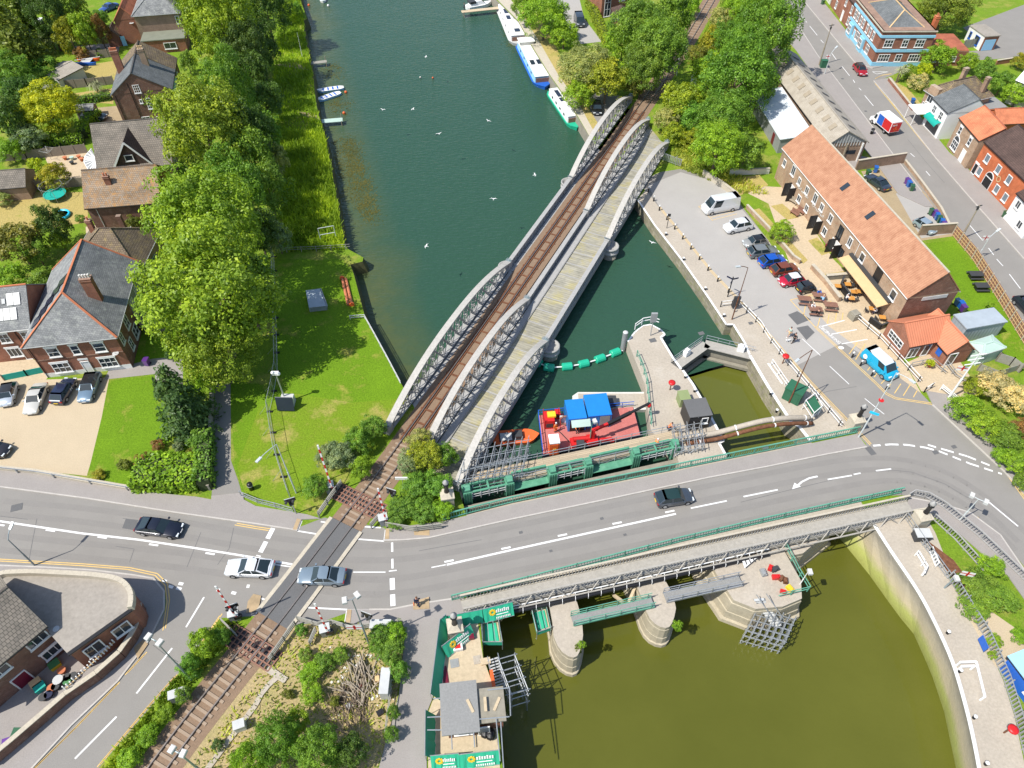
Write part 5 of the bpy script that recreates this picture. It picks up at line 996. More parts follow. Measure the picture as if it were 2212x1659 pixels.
tree(341,962,14,.7,.7,'brown','small brown rounded bush beside the straw mulch','S');tree(312,997,21,.9,1.0,'brown','copper leaved bush at the lawn corner','S');tree(268,1005,15,.7,.8,'olive','dull green bush at the edge of the front lawn','S');tree(212,1026,15,.4,.5,'gold','low yellowish bush by the roadside rail','S');tree(385,965,12,.7,.7,'blue','small grey green bush beside straw mulch','S')
tree(32,92,80,7,6.5,'gcon','huge golden green conifer at the top left corner','C');tree(30,30,55,8,6,'gcon','golden conifer half cut by the left edge','C');tree(98,35,45,7,6,'dark','dark grey green tree at the top edge of the gardens');tree(60,0,40,7,6,'olive','tall garden tree cut by the top edge');tree(152,22,38,6,5,'mid','mid green tree above the golden cypress');tree(150,78,30,4,4.5,'gold','golden cypress in the upper gardens','M');tree(182,72,26,4.5,4.6,'bright','bright narrow tree beside the golden cypress','M');tree(214,70,24,3.5,3.4,'brown','purple brown shrub near the brick outbuilding','M');tree(110,85,28,2.5,2.4,'blue','grey green shrub by the pale flat-roofed shed','M');tree(218,40,18,2,2,'ivy','hedge shrub beside the blue parked car','M');tree(265,72,18,1.6,1.6,'bright','low bright shrub against the hipped brick house','M')
tree(175,116,17,1.3,1.3,'brown','orange red bush above the beached catamaran','S');tree(215,113,10,.9,.9,'mid','clipped ball bush on the gravel path','S');tree(108,235,66,5,4.4,'yel','brilliant yellow leaved tree in the middle garden');tree(50,210,45,4,4,'dark','dark tree left of the yellow tree');tree(20,260,42,5,5,'dark','dark tree at the left edge below the yellow tree');tree(25,160,50,4,4,'mid','spreading green tree at the left edge');tree(85,150,38,2.5,2.6,'ivy','ivy covered thicket beside the grey garage','M');tree(60,300,40,2.6,2.5,'blue','grey green rounded shrub above the long clipped hedge');tree(125,285,22,2,2,'mid','small shrub beside the long clipped hedge','M');tree(20,325,30,2.2,2,'bright','light green shrub at the left end of the clipped hedge','M');tree(96,170,36,2,1.8,'mid','low shrubbery in front of the grey garage','M')
hedge([(-20,335),(60,328),(130,318),(185,308)],1.6,1.7,'bright','long clipped hedge along the timber fence');hedge([(183,300),(195,268),(220,255)],1.7,1.8,'bright','curved clipped hedge beside the covered convertible');hedge([(155,224),(200,220),(243,215)],1.2,1.3,'ivy','dark clipped hedge in front of the arched window house');hedge([(20,175),(70,178),(120,172)],2.0,2.0,'ivy','rough hedge below the grey garage roof');hedge([(115,190),(150,187)],1.6,1.6,'ivy','short dark hedge beside the timber fence panels')
o=thing('pampas_grass','pale fountain of pampas grass on the narrow lawn','plant',tuple(g(212,200)));mb=MB()
for k in range(170):
    a=R_.random()*6.28;r=.5+R_.random()*1.5;p=Vector(g(212,200));q=p+Vector((cos(a)*r*.5,sin(a)*r*.5,1.4+R_.random()*.9));e=p+Vector((cos(a)*r,sin(a)*r,.5+R_.random()));s=Vector((-sin(a),cos(a),0))*.04;mb.quad(p-s,p+s,q+s,q-s);mb.quad(q-s,q+s,e+s*.3,e-s*.3)
M['pampas']=mat('pampas_leaf',(.36,.38,.2),.8,.3,3);mb.build('blades',M['pampas'],o)
tree(115,380,34,2.2,2.1,'gold','golden green rounded shrub on the pale patio','M');tree(75,357,16,1.2,1.2,'yel','small yellow shrub by the timber fence','S');tree(38,528,54,3.6,3.2,'olive','big olive green yew at the left edge');tree(112,488,38,4,3.6,'dark','dark round tree below the blue paddling pool');tree(78,545,30,2.5,2.4,'mid','green shrub between the yew and the pyramid roof','M');tree(20,600,36,2,2,'bright','light green shrub above the solar panel terrace','M');tree(95,605,34,1.8,1.8,'mid','shrub mass behind the slate hip roof','M');tree(150,575,22,1.6,1.6,'olive','yellowish shrub beside the pyramid roof eave','M');tree(130,520,22,2,2,'bright','small light shrub near the pyramid roof chimney','M');tree(405,135,20,2.4,2.3,'ivy','round bush beside the arched window house front','M');tree(290,486,17,1.6,1.6,'olive','wispy bush at the foot of the rear chimney','M');tree(368,767,13,.8,.8,'con','small dark bush on the shaded side lawn','S');tree(172,472,11,.5,.5,'mid','little palm-like plant beside the paddling pool','S');tree(5,430,22,1,1,'pale','white flecked shrub by the swing frame','M')
for a in((805,925,30,1.8,1.8,'ivy','leafy bush touching the near end of the left arch'),(772,955,34,1.7,1.7,'mid','dense bush second from the left arch'),(735,985,36,1.7,1.7,'blue','grey green bush in the middle of the railside row'),(780,1012,26,1.4,1.4,'bright','bright ivy bush overhanging the ballast'),(705,985,26,1.5,1.4,'blue','grey green bush behind the raised barrier arm'),(680,1052,30,1.4,1.4,'mid','bush at the foot of the left raised barrier'),(920,985,40,2.4,2.3,'lime2','bright round bush at the end of the middle arch'),(905,955,32,1.8,1.7,'pale','pale feathery bush beside the arch end cap'),(960,985,30,1.7,1.7,'mid','bush at the foot of the right arch'),(885,1000,30,1.8,1.7,'blue','grey green bush along the right of the rails'),(900,1050,36,1.4,1.3,'ivy','ivy mound behind the white board sign'),(945,1050,36,1.4,1.3,'ivy','ivy mound beside the stone pedestal lamp'),(870,1095,34,1.3,1.2,'ivy','ivy mound behind the right raised barrier'),(915,1100,34,1.1,1.1,'ivy','ivy mound spilling to the road pavement'),(955,1100,26,1.0,1.0,'bright','ivy mound wrapping the end of the green railing'),(855,1128,20,.7,.7,'ivy','low ivy clump at the crossing corner')):
    tree(*a,kind='M')
for a in((442,1390,34,2.0,1.9,'bright','leafy bush around the foot of the road lamp','M'),(412,1440,26,1.6,1.5,'ivy','bush below the lamp next to the grey cabinet','M'),(478,1375,22,1.4,1.4,'ivy','bush between the road and the rail grid','M'),(395,1500,20,1.0,.9,'mid','low bush beside the grey roadside cabinet','M'),(355,1540,22,.8,.8,'bright','low bright weed clump along the rail ballast','M'),(318,1590,26,.8,.8,'bright','grassy weed clump beside the lower rail','M'),(280,1640,28,.8,.8,'bright','grassy weed clump at the bottom edge by the rail','M'),(600,1600,56,3.2,2.8,'mid','big leafy tree at the bottom edge, left one','L'),(690,1625,55,3.2,2.8,'mid','big leafy tree at the bottom edge, beside the stick pile','L'),(540,1650,46,2.8,2.4,'bright','leafy tree at the bottom edge by the cable trough','L'),(640,1560,30,1.6,1.5,'bright','bramble clump above the big bottom trees','M'),(760,1625,36,2.2,2.0,'dark','dark bush by the green gate at the bottom','M'),(822,1372,26,1.3,1.2,'ivy','ivy bush under the pavement cabinet','M'),(855,1365,24,1.3,1.2,'bright','ivy bush at the corner post of the scrub fence','M'),(845,1410,30,1.3,1.2,'ivy','ivy bush halfway down the scrub fence','M'),(862,1450,24,1.2,1.1,'ivy','ivy bush at the end of the scrub fence by the tall cabinet','M'),(815,1400,20,.9,.8,'mid','low ivy bush inside the scrub fence','M'),(850,1540,16,1.0,1.0,'ivy','ivy growing on the lower fence post','M'),(845,1585,18,1.0,1.0,'ivy','ivy at the bottom of the footpath fence','M'),(700,1430,24,.9,.8,'mid','bramble clump in the middle of the scrub','M'),(670,1455,28,.9,.9,'bright','bramble clump left of the rubbish heap','M'),(735,1415,20,.8,.7,'mid','bramble clump below the lamp post','M'),(675,1500,24,.9,.8,'bright','bramble clump under the concrete trough','M'),(650,1362,14,.8,.8,'ivy','small round bush behind the crossing fence','S'),(660,1415,16,.7,.6,'mid','small bramble clump beside the slatted fence','S'),(724,1515,12,.6,.6,'olive','small bramble beside the stick pile','S'),(620,1500,12,.5,.5,'olive','tuft of dark grass in dry scrub','S'),(470,1610,14,.5,.5,'con','dark shrub near the cable trough','S')):tree(*a)
for a in((1175,35,58,5,4.6,'bright','leafy tree between the narrowboats and the lane'),(1140,5,40,5,4.6,'mid','tree at the top edge above the moored boats'),(1218,75,34,3,3,'bright','rounded tree in front of the black van'),(1265,150,66,5,4.6,'pale','pale straggly tree leaning over the towpath'),(1310,175,48,4.5,4.2,'lime2','yellow green tree above the parked black car'),(1250,205,36,2.6,2.6,'bright','bushy tree on the quay above the green narrowboat'),(1380,65,62,8,6.5,'mid','large tree next to the brown conservatory'),(1425,110,60,8,6.5,'mid','large tree overhanging the left side of the railway'),(1390,145,50,6,5.6,'mid','large tree above the far end of the left arch'),(1455,35,40,7,6,'mid','tree beside the railway near the top edge'),(1345,100,40,4,4,'bright','bright tree behind the clipped yellow hedge'),(1490,10,24,3,3,'bright','bush beside the railway at the top edge'),(1372,190,26,1.8,1.8,'olive','straggly bush at the far cap of the left arch')):tree(*a)
for a in((1600,20,45,5,5,'bright','thicket right of the railway at the top edge'),(1655,70,76,10,8,'mid','tall dense tree beside the main street'),(1585,90,50,6,5,'mid','tree behind the railway signal'),(1560,45,28,3,3,'pale','pale blossoming bush right of the railway'),(1540,95,32,3.4,3.2,'gold','golden green bush right of the railway'),(1590,175,80,8,7,'mid','largest tree of the wood between railway and warehouse'),(1610,120,55,8,6.5,'mid','dense tree above the largest railway wood tree'),(1530,155,36,3.5,3.4,'bright','bright bush behind the white trackside cabinet'),(1470,225,46,4,4,'lime2','bright tree beside the rails at the end of the middle arch'),(1440,260,30,2.4,2.4,'pale','pale bush at the cap of the middle arch'),(1455,290,28,1.8,1.8,'lime2','bright shrub at the end of the plank roadway'),(1560,260,60,6,5.2,'mid','dense tree above the car park wall'),(1550,320,62,5,4.6,'bright','spreading tree at the corner of the car park'),(1610,330,40,3.4,3.2,'mid','tree beside the white lean-to roof'),(1500,260,34,3.4,3.2,'ivy','dark bushy tree above the steel palisade'),(1500,210,28,2.6,2.6,'bright','bushy tree below the white trackside cabinet'),(1495,300,26,1.6,1.6,'gold','yellow green shrub behind the steel palisade'),(1640,190,42,5,4.5,'mid','tree overhanging the white lean-to'),(1505,120,24,2,2,'olive','low thicket beside the signal post')):tree(*a)
for a in((2045,18,60,5,4.8,'gcon','golden green spreading conifer by the side road','L'),(2028,125,34,3,2.9,'bright','rounded green tree beside the side road junction','M'),(1995,152,18,1.6,1.6,'yel','small yellow bush behind the cordyline','M'),(1985,178,24,1.5,1.5,'cream','cream flowering bush in the corner garden','M'),(1965,155,18,1.4,1.4,'bright','small shrub beside the cream flowering bush','M'),(2090,135,22,2,2,'bright','hedge bush along the side road','M'),(2130,150,24,2,2,'ivy','hedge bush behind the buff house chimney','M'),(2165,180,30,2.4,2.2,'mid','garden tree right of the buff house roof','M'),(2200,205,34,2.4,2.2,'bright','garden tree at the right edge behind the dishes','M'),(2205,132,20,1.6,1.5,'gold','yellow green bush at the side road bend','M'),(2180,250,16,1.6,1.5,'blue','grey bush on the outbuilding yard','S'),(2010,22,28,1.6,1.6,'lime2','garden shrubs behind the corner pub chimney','M'),(1690,500,28,1.5,1.5,'bright','rounded shrub in the mill front garden','M'),(2138,660,9,.5,.5,'bright','small bush on the lawn by the panel fence','S'),(2009,785,9,.9,.7,'yel','yellow potted shrub on the office forecourt','S')):tree(*a)
for a in((2085,880,36,1.6,1.6,'bright','leafy bush beside the white bus shelter rail'),(2150,835,44,1.9,1.8,'cream','cream blossomed bush at the office corner'),(2105,835,26,1.4,1.4,'lime2','yellow green bush at the corner of the office lawn'),(2195,860,40,1.9,1.8,'cream','cream blossomed bush at the right edge'),(2130,920,40,1.6,1.6,'bright','leafy bush in the middle of the roadside bank'),(2175,945,36,1.5,1.5,'mid','white flecked bush along the roadside bank'),(2205,925,26,1.4,1.4,'brown','dark purple bush at the right edge'),(2195,1000,30,1.3,1.3,'bright','leafy bush at the bend of the road'),(2165,985,22,1.0,1.0,'bright','low bush beside the right pavement'),(2212,1040,22,1.0,1.0,'mid','bush at the right edge above the road bend'),(2110,1265,40,.9,.9,'mid','low shrub bed beside the palisade, upper part'),(2155,1290,40,.9,.9,'mid','low shrub bed beside the palisade, right part'),(2105,1310,34,.8,.8,'mid','low shrub bed above the gravel bed'),(2140,1225,30,1.0,.9,'bright','shrub behind the flag on the lamp post'),(2148,1385,18,.6,.5,'bright','small green shrub on pale gravel'),(2143,1415,10,.5,.5,'bright','tiny shrub beside the palisade'),(2205,1375,20,.6,.6,'bright','small shrub on gravel at the right edge')):tree(*a,kind='M' if a[2]>15 else 'S')
hedge([(1270,10),(1285,40),(1300,78),(1318,110)],1.6,1.8,'lime2','clipped yellow green hedge beside the lane')
o=thing('cordyline','cordyline palm with a ball of leaves in the corner garden','palm',tuple(g(1935,178)));b_=g(1935,178);mb=MB();mb.tube(b_,b_+Vector((0,0,2.2)),.14,6);mb.tube(b_+Vector((.3,0,0)),b_+Vector((.7,.2,2.5)),.1,6);mb.build('trunk',M['bark'],o);mb=MB()
for c_ in(b_+Vector((0,0,2.4)),b_+Vector((.8,.2,2.8))):
    for k in range(70):
        d=Vector((R_.gauss(0,1),R_.gauss(0,1),R_.gauss(.3,.8))).normalized();s=d.orthogonal().normalized()*.07;mb.quad(c_-s,c_+s,c_+d*1.1+s*.2-Vector((0,0,.2)),c_+d*1.1-s*.2-Vector((0,0,.2)))
mb.build('leaves',M['pampas'],o)
tree(1258,1392,9,0,.5,'bright','weed tuft on the nose of the overgrown pier','S',name='weed',cat='weed');tree(1248,1403,10,-1.2,.6,'olive','weeds hanging on the side of the overgrown pier','S',name='weed',cat='weed');tree(1462,1352,12,-1.2,.7,'bright','buddleia bush growing from the mid river pier','S',name='weed',cat='weed')
CRA=np.array([(q.x,q.y)for q in cr])
def scatter_grass(name,poly,n,h,col,lean=.35,w=.09,z=0.0):
    P=[tuple(p)[:2]for p in W(poly)];xs_=[p[0]for p in P];ys_=[p[1]for p in P];V,F,t=[],[],[];k=0
    while k<n:
        x,y=R_.uniform(min(xs_),max(xs_)),R_.uniform(min(ys_),max(ys_))
        if not inpoly(x,y,P)or np.hypot(*(CRA-np.array([x,y])).T).min()<2.5:continue
        a=R_.random()*6.28;hh_=h*(.6+.7*R_.random());dx,dy=cos(a)*w,sin(a)*w;lx,ly=R_.gauss(0,lean)*hh_,R_.gauss(0,lean)*hh_
        i=len(V);V+=[(x-dx,y-dy,z),(x+dx,y+dy,z),(x+dx*.4+lx,y+dy*.4+ly,z+hh_),(x-dx*.4+lx,y-dy*.4+ly,z+hh_)];F.append((i,i+1,i+2,i+3));k+=1
        t.append(.5*(.5+.5*sin(x*.5+2*sin(y*.37)))+R_.random()*.5)
    me=bpy.data.meshes.new(name);me.from_pydata(V,[],F);me.materials.append(M['leaf']);at=me.attributes.new('tone','FLOAT','FACE');at.data.foreach_set('value',np.array(t,np.float32));o=mkobj(name,me);o.color=(*col,1);lab(o,kind='stuff');return o
scatter_grass('reeds',[(600,290),(700,285),(713,350),(724,415),(735,470),(745,540),(620,545),(605,430)],9000,.8,(.27,.4,.035));scatter_grass('bank_grass',[(610,0),(650,0),(664,100),(676,155),(682,225),(700,285),(600,290),(590,150)],6500,.5,(.26,.4,.03))
scatter_grass('rough_grass',[(330,1690),(480,1480),(590,1370),(640,1352),(745,1350),(868,1345),(872,1400),(850,1560),(800,1690)],2600,.25,(.32,.4,.09),.6);scatter_grass('rough_grass',[(375,1470),(475,1345),(540,1345),(330,1690),(200,1690)],2400,.4,(.24,.36,.04),.5);scatter_grass('rough_grass',[(1480,300),(1660,420),(1600,420),(1470,365),(1450,330)],2000,.5,(.3,.36,.06),.5)
scatter_grass('rough_grass',[(1480,0),(1660,0),(1690,100),(1640,250),(1560,120),(1500,190)],4000,.9,(.22,.33,.04),.5)
def weedbed(poly,n):
    P=[tuple(p)[:2]for p in W(poly,-1.97)];xs_=[p[0]for p in P];ys_=[p[1]for p in P];C=[];ctr=[]
    while len(ctr)<n//14:
        x,y=R_.uniform(min(xs_),max(xs_)),R_.uniform(min(ys_),max(ys_))
        if inpoly(x,y,P):ctr.append((x,y,R_.uniform(.25,1.0)))
    for i in range(n):x,y,s=ctr[i%len(ctr)];C.append((x+R_.gauss(0,s),y+R_.gauss(0,s),-1.975+R_.random()*.01))
    C=np.array(C);o=mkobj('water_weed',leafmesh('water_weed',C,unit(np.array([[0,0,1.]])+RNG.normal(size=C.shape)*.03),.06+.1*RNG.random(n),RNG.random(n)*.6,[M['leaf']]));o.color=(.17,.16,.045,1);lab(o,kind='stuff')
weedbed([(735,300),(760,300),(790,380),(815,470),(800,490),(765,440),(745,360)],3400);weedbed([(700,130),(735,135),(740,170),(705,165)],420);weedbed([(715,205),(755,215),(760,250),(720,245)],420);weedbed([(718,300),(728,300),(745,410),(738,470),(730,415)],700);weedbed([(1090,60),(1125,100),(1150,140),(1130,130),(1100,100)],400)
# ---------------------------------------------------------------- vehicles
def bpyobjname(n):return n
CARS=dict(sedan=(4.8,1.86,1.43,.93,(.95,.2,-.95,-1.75),(.78,.9)),coupe=(4.9,1.9,1.4,.92,(1.0,.15,-1.0,-2.15),(.76,.9)),hatch=(4.2,1.8,1.5,.95,(1.05,.4,-1.35,-1.95),(.82,.95)),suv=(4.5,1.86,1.66,1.05,(1.15,.5,-1.5,-2.1),(.95,1.05)),estate=(4.7,1.83,1.5,.95,(.95,.25,-1.75,-2.25),(.8,.95)),mini=(3.7,1.72,1.45,.92,(.95,.4,-1.25,-1.72),(.82,.92)),tiny=(2.7,1.55,1.5,.92,(.95,.4,-.95,-1.28),(.8,.92)),
            van=(5.9,2.05,2.5,1.25,(2.35,1.55,-2.8,-2.92),(1.15,1.25)),swb=(4.9,1.98,2.0,1.15,(1.85,1.15,-2.25,-2.42),(1.05,1.15)))
def carproto(typ):
    L,Wd,H,zb,(x1,x2,x3,x4),(zh,zt)=CARS[typ];van=typ in('van','swb')
    o=thing('car' if not van else 'van','car','car' if not van else 'van');w=Wd/2;mb=MB()
    st=[(-L/2,.4,zt-.22,w*.8),(-L/2+.1,.26,zt-.05,w*.9),(-L/2+.4,.22,zt,w*.97),(x4,.2,zb,w),(-.1,.2,zb,w),(x1,.2,zb-.01,w),(x1+(L/2-x1)*.5,.2,zh+.03,w*.985),(L/2-.3,.22,zh-.06,w*.94),(L/2-.08,.27,zh-.2,w*.84),(L/2,.36,zh-.3,w*.72)]
    pts=[];K=9
    for x,z0,z1,ww in st:pts+=[(x,y*ww,z)for y,z in((-.9,z0),(-.99,z0+.12),(-1.0,(z0+z1)/2),(-.95,z1-.06),(-.82,z1),(0,z1+.035),(.82,z1),(.95,z1-.06),(1.0,(z0+z1)/2),(.99,z0+.12),(.9,z0))]
    K=11;F=[]
    for i in range(len(st)-1):
        for k in range(K):a,b=i*K+k,i*K+(k+1)%K;F.append((a,b,b+K,a+K))
    F.append(tuple(range(K)));F.append(tuple((len(st)-1)*K+k for k in range(K-1,-1,-1)));mb.add(pts,F)
    wb,wt=w*.93,w*(.74 if not van else.84)
    b0=[(x1,-wb,zb-.03),(x1,wb,zb-.03),(x4,wb,zb-.03),(x4,-wb,zb-.03)];t0=[(x2,-wt,H-.05),(x2,wt,H-.05),(x3,wt,H-.05),(x3,-wt,H-.05)]
    mb.add(b0+t0,[(0,1,5,4),(1,2,6,5),(2,3,7,6),(3,0,4,7),(4,5,6,7)])
    for s in(-1,1):mb.box((x1-.25,s*(w+.1),zb+.06),(.16,.22,.14))
    bd=mb.build('body',M['paint'],o,True);md=bd.modifiers.new('edge','EDGE_SPLIT');md.split_angle=radians(38)
    mb=MB();N=6;P=[]
    for i in range(N+1):
        f=i/N;x=x2+.02+(x3-x2-.04)*f;hz=.05*sin(pi*min(1,f*1.15+.08))**.5 if 0<f<1 else 0
        P+=[(x,y*wt*1.01,H-.05+hz*(1-abs(y)**3))for y in(-1,-.75,-.3,.3,.75,1)]
    mb.add(P,[(i*6+j,i*6+j+1,i*6+j+7,i*6+j+6)for i in range(N)for j in range(5)]);rf=mb.build('roof_body',M['paint'],o,True)
    def pane(nm,q,inset=.08):
        q=[Vector(p)for p in q];n=(q[1]-q[0]).cross(q[3]-q[0]).normalized();c=sum(q,Vector())/4
        if n.dot(c-Vector((0,0,1)))<0:n=-n
        q2=[p+(c-p)*inset+n*.012 for p in q];m_=MB();m_.quad(*q2);m_.build(nm,M['carglass'],o)
    pane('windscreen',(b0[0],b0[1],t0[1],t0[0]),.09);
    if typ!='van':pane('rear_window',(b0[2],b0[3],t0[3],t0[2]),.14)
    lerp=lambda a,b,f:tuple(a[i]+(b[i]-a[i])*f for i in range(3))
    for s in((0,3),(1,2)):
        a,b,c,d=b0[s[0]],b0[s[1]],t0[s[1]],t0[s[0]];ms=.5 if not van else.36
        pane('side_window',(lerp(a,b,.1 if van else.02),lerp(a,b,ms),lerp(d,c,ms),lerp(d,c,.02)),.1)
        if not van:pane('side_window',(lerp(a,b,ms),lerp(a,b,.95),lerp(d,c,.95),lerp(d,c,ms)),.12)
    r=.34 if typ not in('tiny','mini')else.3
    for sx in(.31,-.3):
        for s in(-1,1):
            c=Vector((L*sx,s*(w-.1),r));m_=MB();m_.tube(c-Vector((0,.11,0)),c+Vector((0,.125,0)),r,14);wh=m_.build('wheel',M['tyre'],o);m_=MB();m_.tube(c-Vector((0,.02,0))+Vector((0,s*.05,0)),c+Vector((0,s*.14,0)),r*.62,10);m_.build('rim',M['alloy'],wh)
    for s in(-1,1):
        m_=MB();m_.box((L/2-.2,s*w*.62,zh-.2),(.3,.42,.16));m_.build('headlight',M['lamp_clear'],o);m_=MB();m_.box((-L/2+.1,s*w*.72,zt-.22),(.2,.3,.16));m_.build('tail_light',M['lamp_red'],o)
    m_=MB();m_.box((L/2+.0,0,.45),(.05,.5,.12));m_.build('front_plate',M['plate_w'],o);m_=MB();m_.box((-L/2+.0,0,.55),(.08,.5,.12));m_.build('rear_plate',M['plate_y'],o)
    return o
PROTO={}
def car(typ,rear,front,col,label,roof=None,group=None,z=.5,name=None):
    a,b=g(*rear,z),g(*front,z);c=(a+b)/2;c.z=.02;rz=atan2((b-a).y,(b-a).x)
    if typ not in PROTO:PROTO[typ]=Repeat(lambda:carproto(typ))
    o=PROTO[typ](c,rz,label,group,col)
    if roof:
        for k_ in o.children:
            if 'roof_body' in k_.name:k_.color=(*roof,1)
    return o
GK='cars parked on the gravel drive';CP='vehicles parked in a row on the quay car park'
car('coupe',(294,1134),(396,1147),(.01,.013,.025),'black saloon car driving along the main road on the left');car('coupe',(591,1229),(489,1226),(.72,.74,.76),'white coupe waiting on the road short of the rails');car('sedan',(747,1246),(644,1244),(.2,.26,.31),'blue grey saloon crossing the rails');car('hatch',(1412,1082),(1499,1069),(.06,.075,.095),'dark grey hatchback driving over the road bridge',(.02,.05,.045))
car('mini',(24,832),(12,874),(.45,.5,.56),'silver car with dark soft top at the left end of the gravel drive',(.03,.028,.025),GK);car('sedan',(89,834),(66,890),(.6,.58,.52),'cream saloon with its door ajar on the gravel drive',None,GK);car('hatch',(124,868),(152,822),(.02,.03,.07),'dark navy small van with a white letter M on its side',None,GK);car('estate',(203,812),(183,863),(.16,.24,.32),'steel blue estate car parked nearest the lawn',(.02,.022,.025),GK);car('hatch',(-34,965),(2,973),(.03,.03,.035),'dark car nosing in at the left edge of the gravel',None,GK)
car('sedan',(249,11),(221,23),(.03,.08,.3),'blue saloon parked between hedges at the top of the gardens');car('estate',(174,250),(232,253),(.06,.09,.1),'dark green car under a cover beside the curved hedge',(.07,.09,.12))
car('van',(1592,441),(1517,455),(.75,.76,.76),'white high-roofed van at the end of the car park',None,CP);car('suv',(1622,484),(1565,496),(.74,.75,.76),'white family car with dark sunroof in the car park',None,CP);car('mini',(1650,520),(1611,527),(.33,.33,.31),'silver small car with black roof in the car park',(.02,.02,.02),CP);car('estate',(1618,548),(1677,540),(.2,.22,.22),'grey estate car in the car park row',None,CP);car('hatch',(1639,570),(1697,559),(.01,.1,.5),'bright blue hatchback in the car park row',None,CP);car('hatch',(1664,588),(1724,577),(.22,.06,.03),'rust brown crossover in the car park row',None,CP);car('mini',(1736,601),(1682,611),(.5,.012,.04),'red car with white roof in the car park row',(.75,.75,.75),CP);car('tiny',(1722,626),(1760,618),(.03,.032,.035),'tiny black two-seater at the end of the row by the picnic tables',None,CP)
v=car('swb',(1876,768),(1924,812),(.01,.42,.68),'bright cyan van with white roof parked by the office',(.78,.8,.8))
car('hatch',(1848,139),(1868,164),(.42,.012,.025),'red car coming down the main street',(.03,.02,.02));car('sedan',(1909,404),(1881,384),(.04,.055,.08),'dark saloon parked on the rough yard behind the mill');car('mini',(1983,479),(2014,500),(.3,.38,.44),'silver blue small car parked beside the row of wheelie bins');car('hatch',(2195,640),(2240,688),(.03,.035,.05),'dark car entering at the right edge of the main street');car('swb',(1246,32),(1257,62),(.035,.045,.055),'black people carrier parked on the lane');car('hatch',(1288,218),(1291,251),(.012,.013,.015),'black car parked under the tree beside the far arch')
# ---- grocery box van
o=thing('delivery_van','white box van with blue and red panels driving down the main street','van');mb=MB();mb.hexa((-3,-1.05,.75),(4.1,0,0),(0,2.1,0),(0,0,2.0));mb.build('box_body',M['white'],o);mb=MB();mb.add([(1.15,-.95,.35),(2.9,-.95,.35),(2.9,.95,.35),(1.15,.95,.35),(1.15,-.95,1.15),(2.75,-.9,1.05),(2.75,.9,1.05),(1.15,.95,1.15),(1.15,-.8,2.2),(1.75,-.8,2.15),(1.75,.8,2.15),(1.15,.8,2.2),(2.1,-.92,1.15),(2.1,.92,1.15)],[(0,3,2,1),(0,1,5,12,4),(3,7,13,6,2),(1,2,6,5),(5,6,13,12),(12,13,10,9),(8,9,10,11),(4,12,9,8),(7,11,10,13),(0,4,8,11,7,3)]);mb.build('cab_body',M['white'],o)
mb=MB();mb.quad((2.11,-.78,1.2),(2.11,.78,1.2),(1.8,.7,2.08),(1.8,-.7,2.08));mb.build('windscreen',M['carglass'],o)
for s in(-1,1):
    mb=MB();mb.quad((1.3,s*.945,1.2),(2.0,s*.93,1.2),(1.75,s*.83,2.0),(1.3,s*.83,2.0));mb.build('side_window',M['carglass'],o);mb=MB();mb.box((-.0,s*1.06,1.75),(1.5,.03,1.7));mb.build('blue_panel',M['blue'],o);mb=MB();mb.box((-1.85,s*1.06,1.75),(2.1,.03,1.7));mb.build('red_panel',M['red'],o)
    for x in(2.0,-1.7):mb=MB();mb.tube((x,s*.75,.36),(x,s*1.0,.36),.36,14);wh=mb.build('wheel',M['tyre'],o);mb=MB();mb.tube((x,s*.9,.36),(x,s*1.02,.36),.2,10);mb.build('rim',M['alloy'],wh)
    mb=MB();mb.box((2.85,s*.7,.8),(.14,.3,.2));mb.build('headlight',M['lamp_clear'],o)
mb=MB();mb.box((-3.02,0,1.7),(.03,1.9,1.7));mb.build('rear_red_panel',M['red'],o);mb=MB()
for k in range(9):mb.box((-3.05,R_.uniform(-.8,.8),R_.uniform(1.0,2.4)),(.02,.24,.2))
mb.build('rear_pattern',M['orange'],o);mb=MB();mb.box((-3.05,.35,2.2),(.02,.9,.08));mb.box((-3.05,.35,2.05),(.02,.8,.07));mb.build('rear_lettering',M['white'],o);mb=MB();mb.box((-1.0,0,.5),(4.0,1.6,.2));mb.build('chassis',M['dark'],o)
a,b_=g(1929,289,.5),g(1887,254,.5);o.location=(a+b_)/2;o.location.z=.02;o.rotation_euler[2]=atan2((b_-a).y,(b_-a).x)
# ---- letter M on the navy van and emblem on the cyan van, as thin plates lying on their sides
def onbody(root,name,s_,loc,rz,size,m,tilt=90):
    me=textmesh(s_,size,m);k_=mkobj(name,me,root);k_.location=loc;k_.rotation_euler=(radians(tilt),0,rz);return k_
nv=[x for x in bpy.data.objects if x.get('label','').startswith('dark navy small van')][0]
onbody(nv,'door_lettering','M',(.2,-.93,.68),0,.62,M['white'])
mb=MB();mb.box((-1.98,0,.85),(.1,1.3,.3));mb.build('tailgate_panel',M['white'],nv)
mb=MB();mb.lathe((0,0,0),[(.3,0),(.32,.02)],12);k_=mb.build('side_emblem',M['white'],v);k_.location=(-1.7,1.0,1.0);k_.rotation_euler=(radians(-82),0,0);mb=MB();mb.lathe((0,0,0),[(.3,0),(.32,.02)],12);k_=mb.build('side_emblem',M['white'],v);k_.location=(-1.7,-1.0,1.0);k_.rotation_euler=(radians(82),0,0)
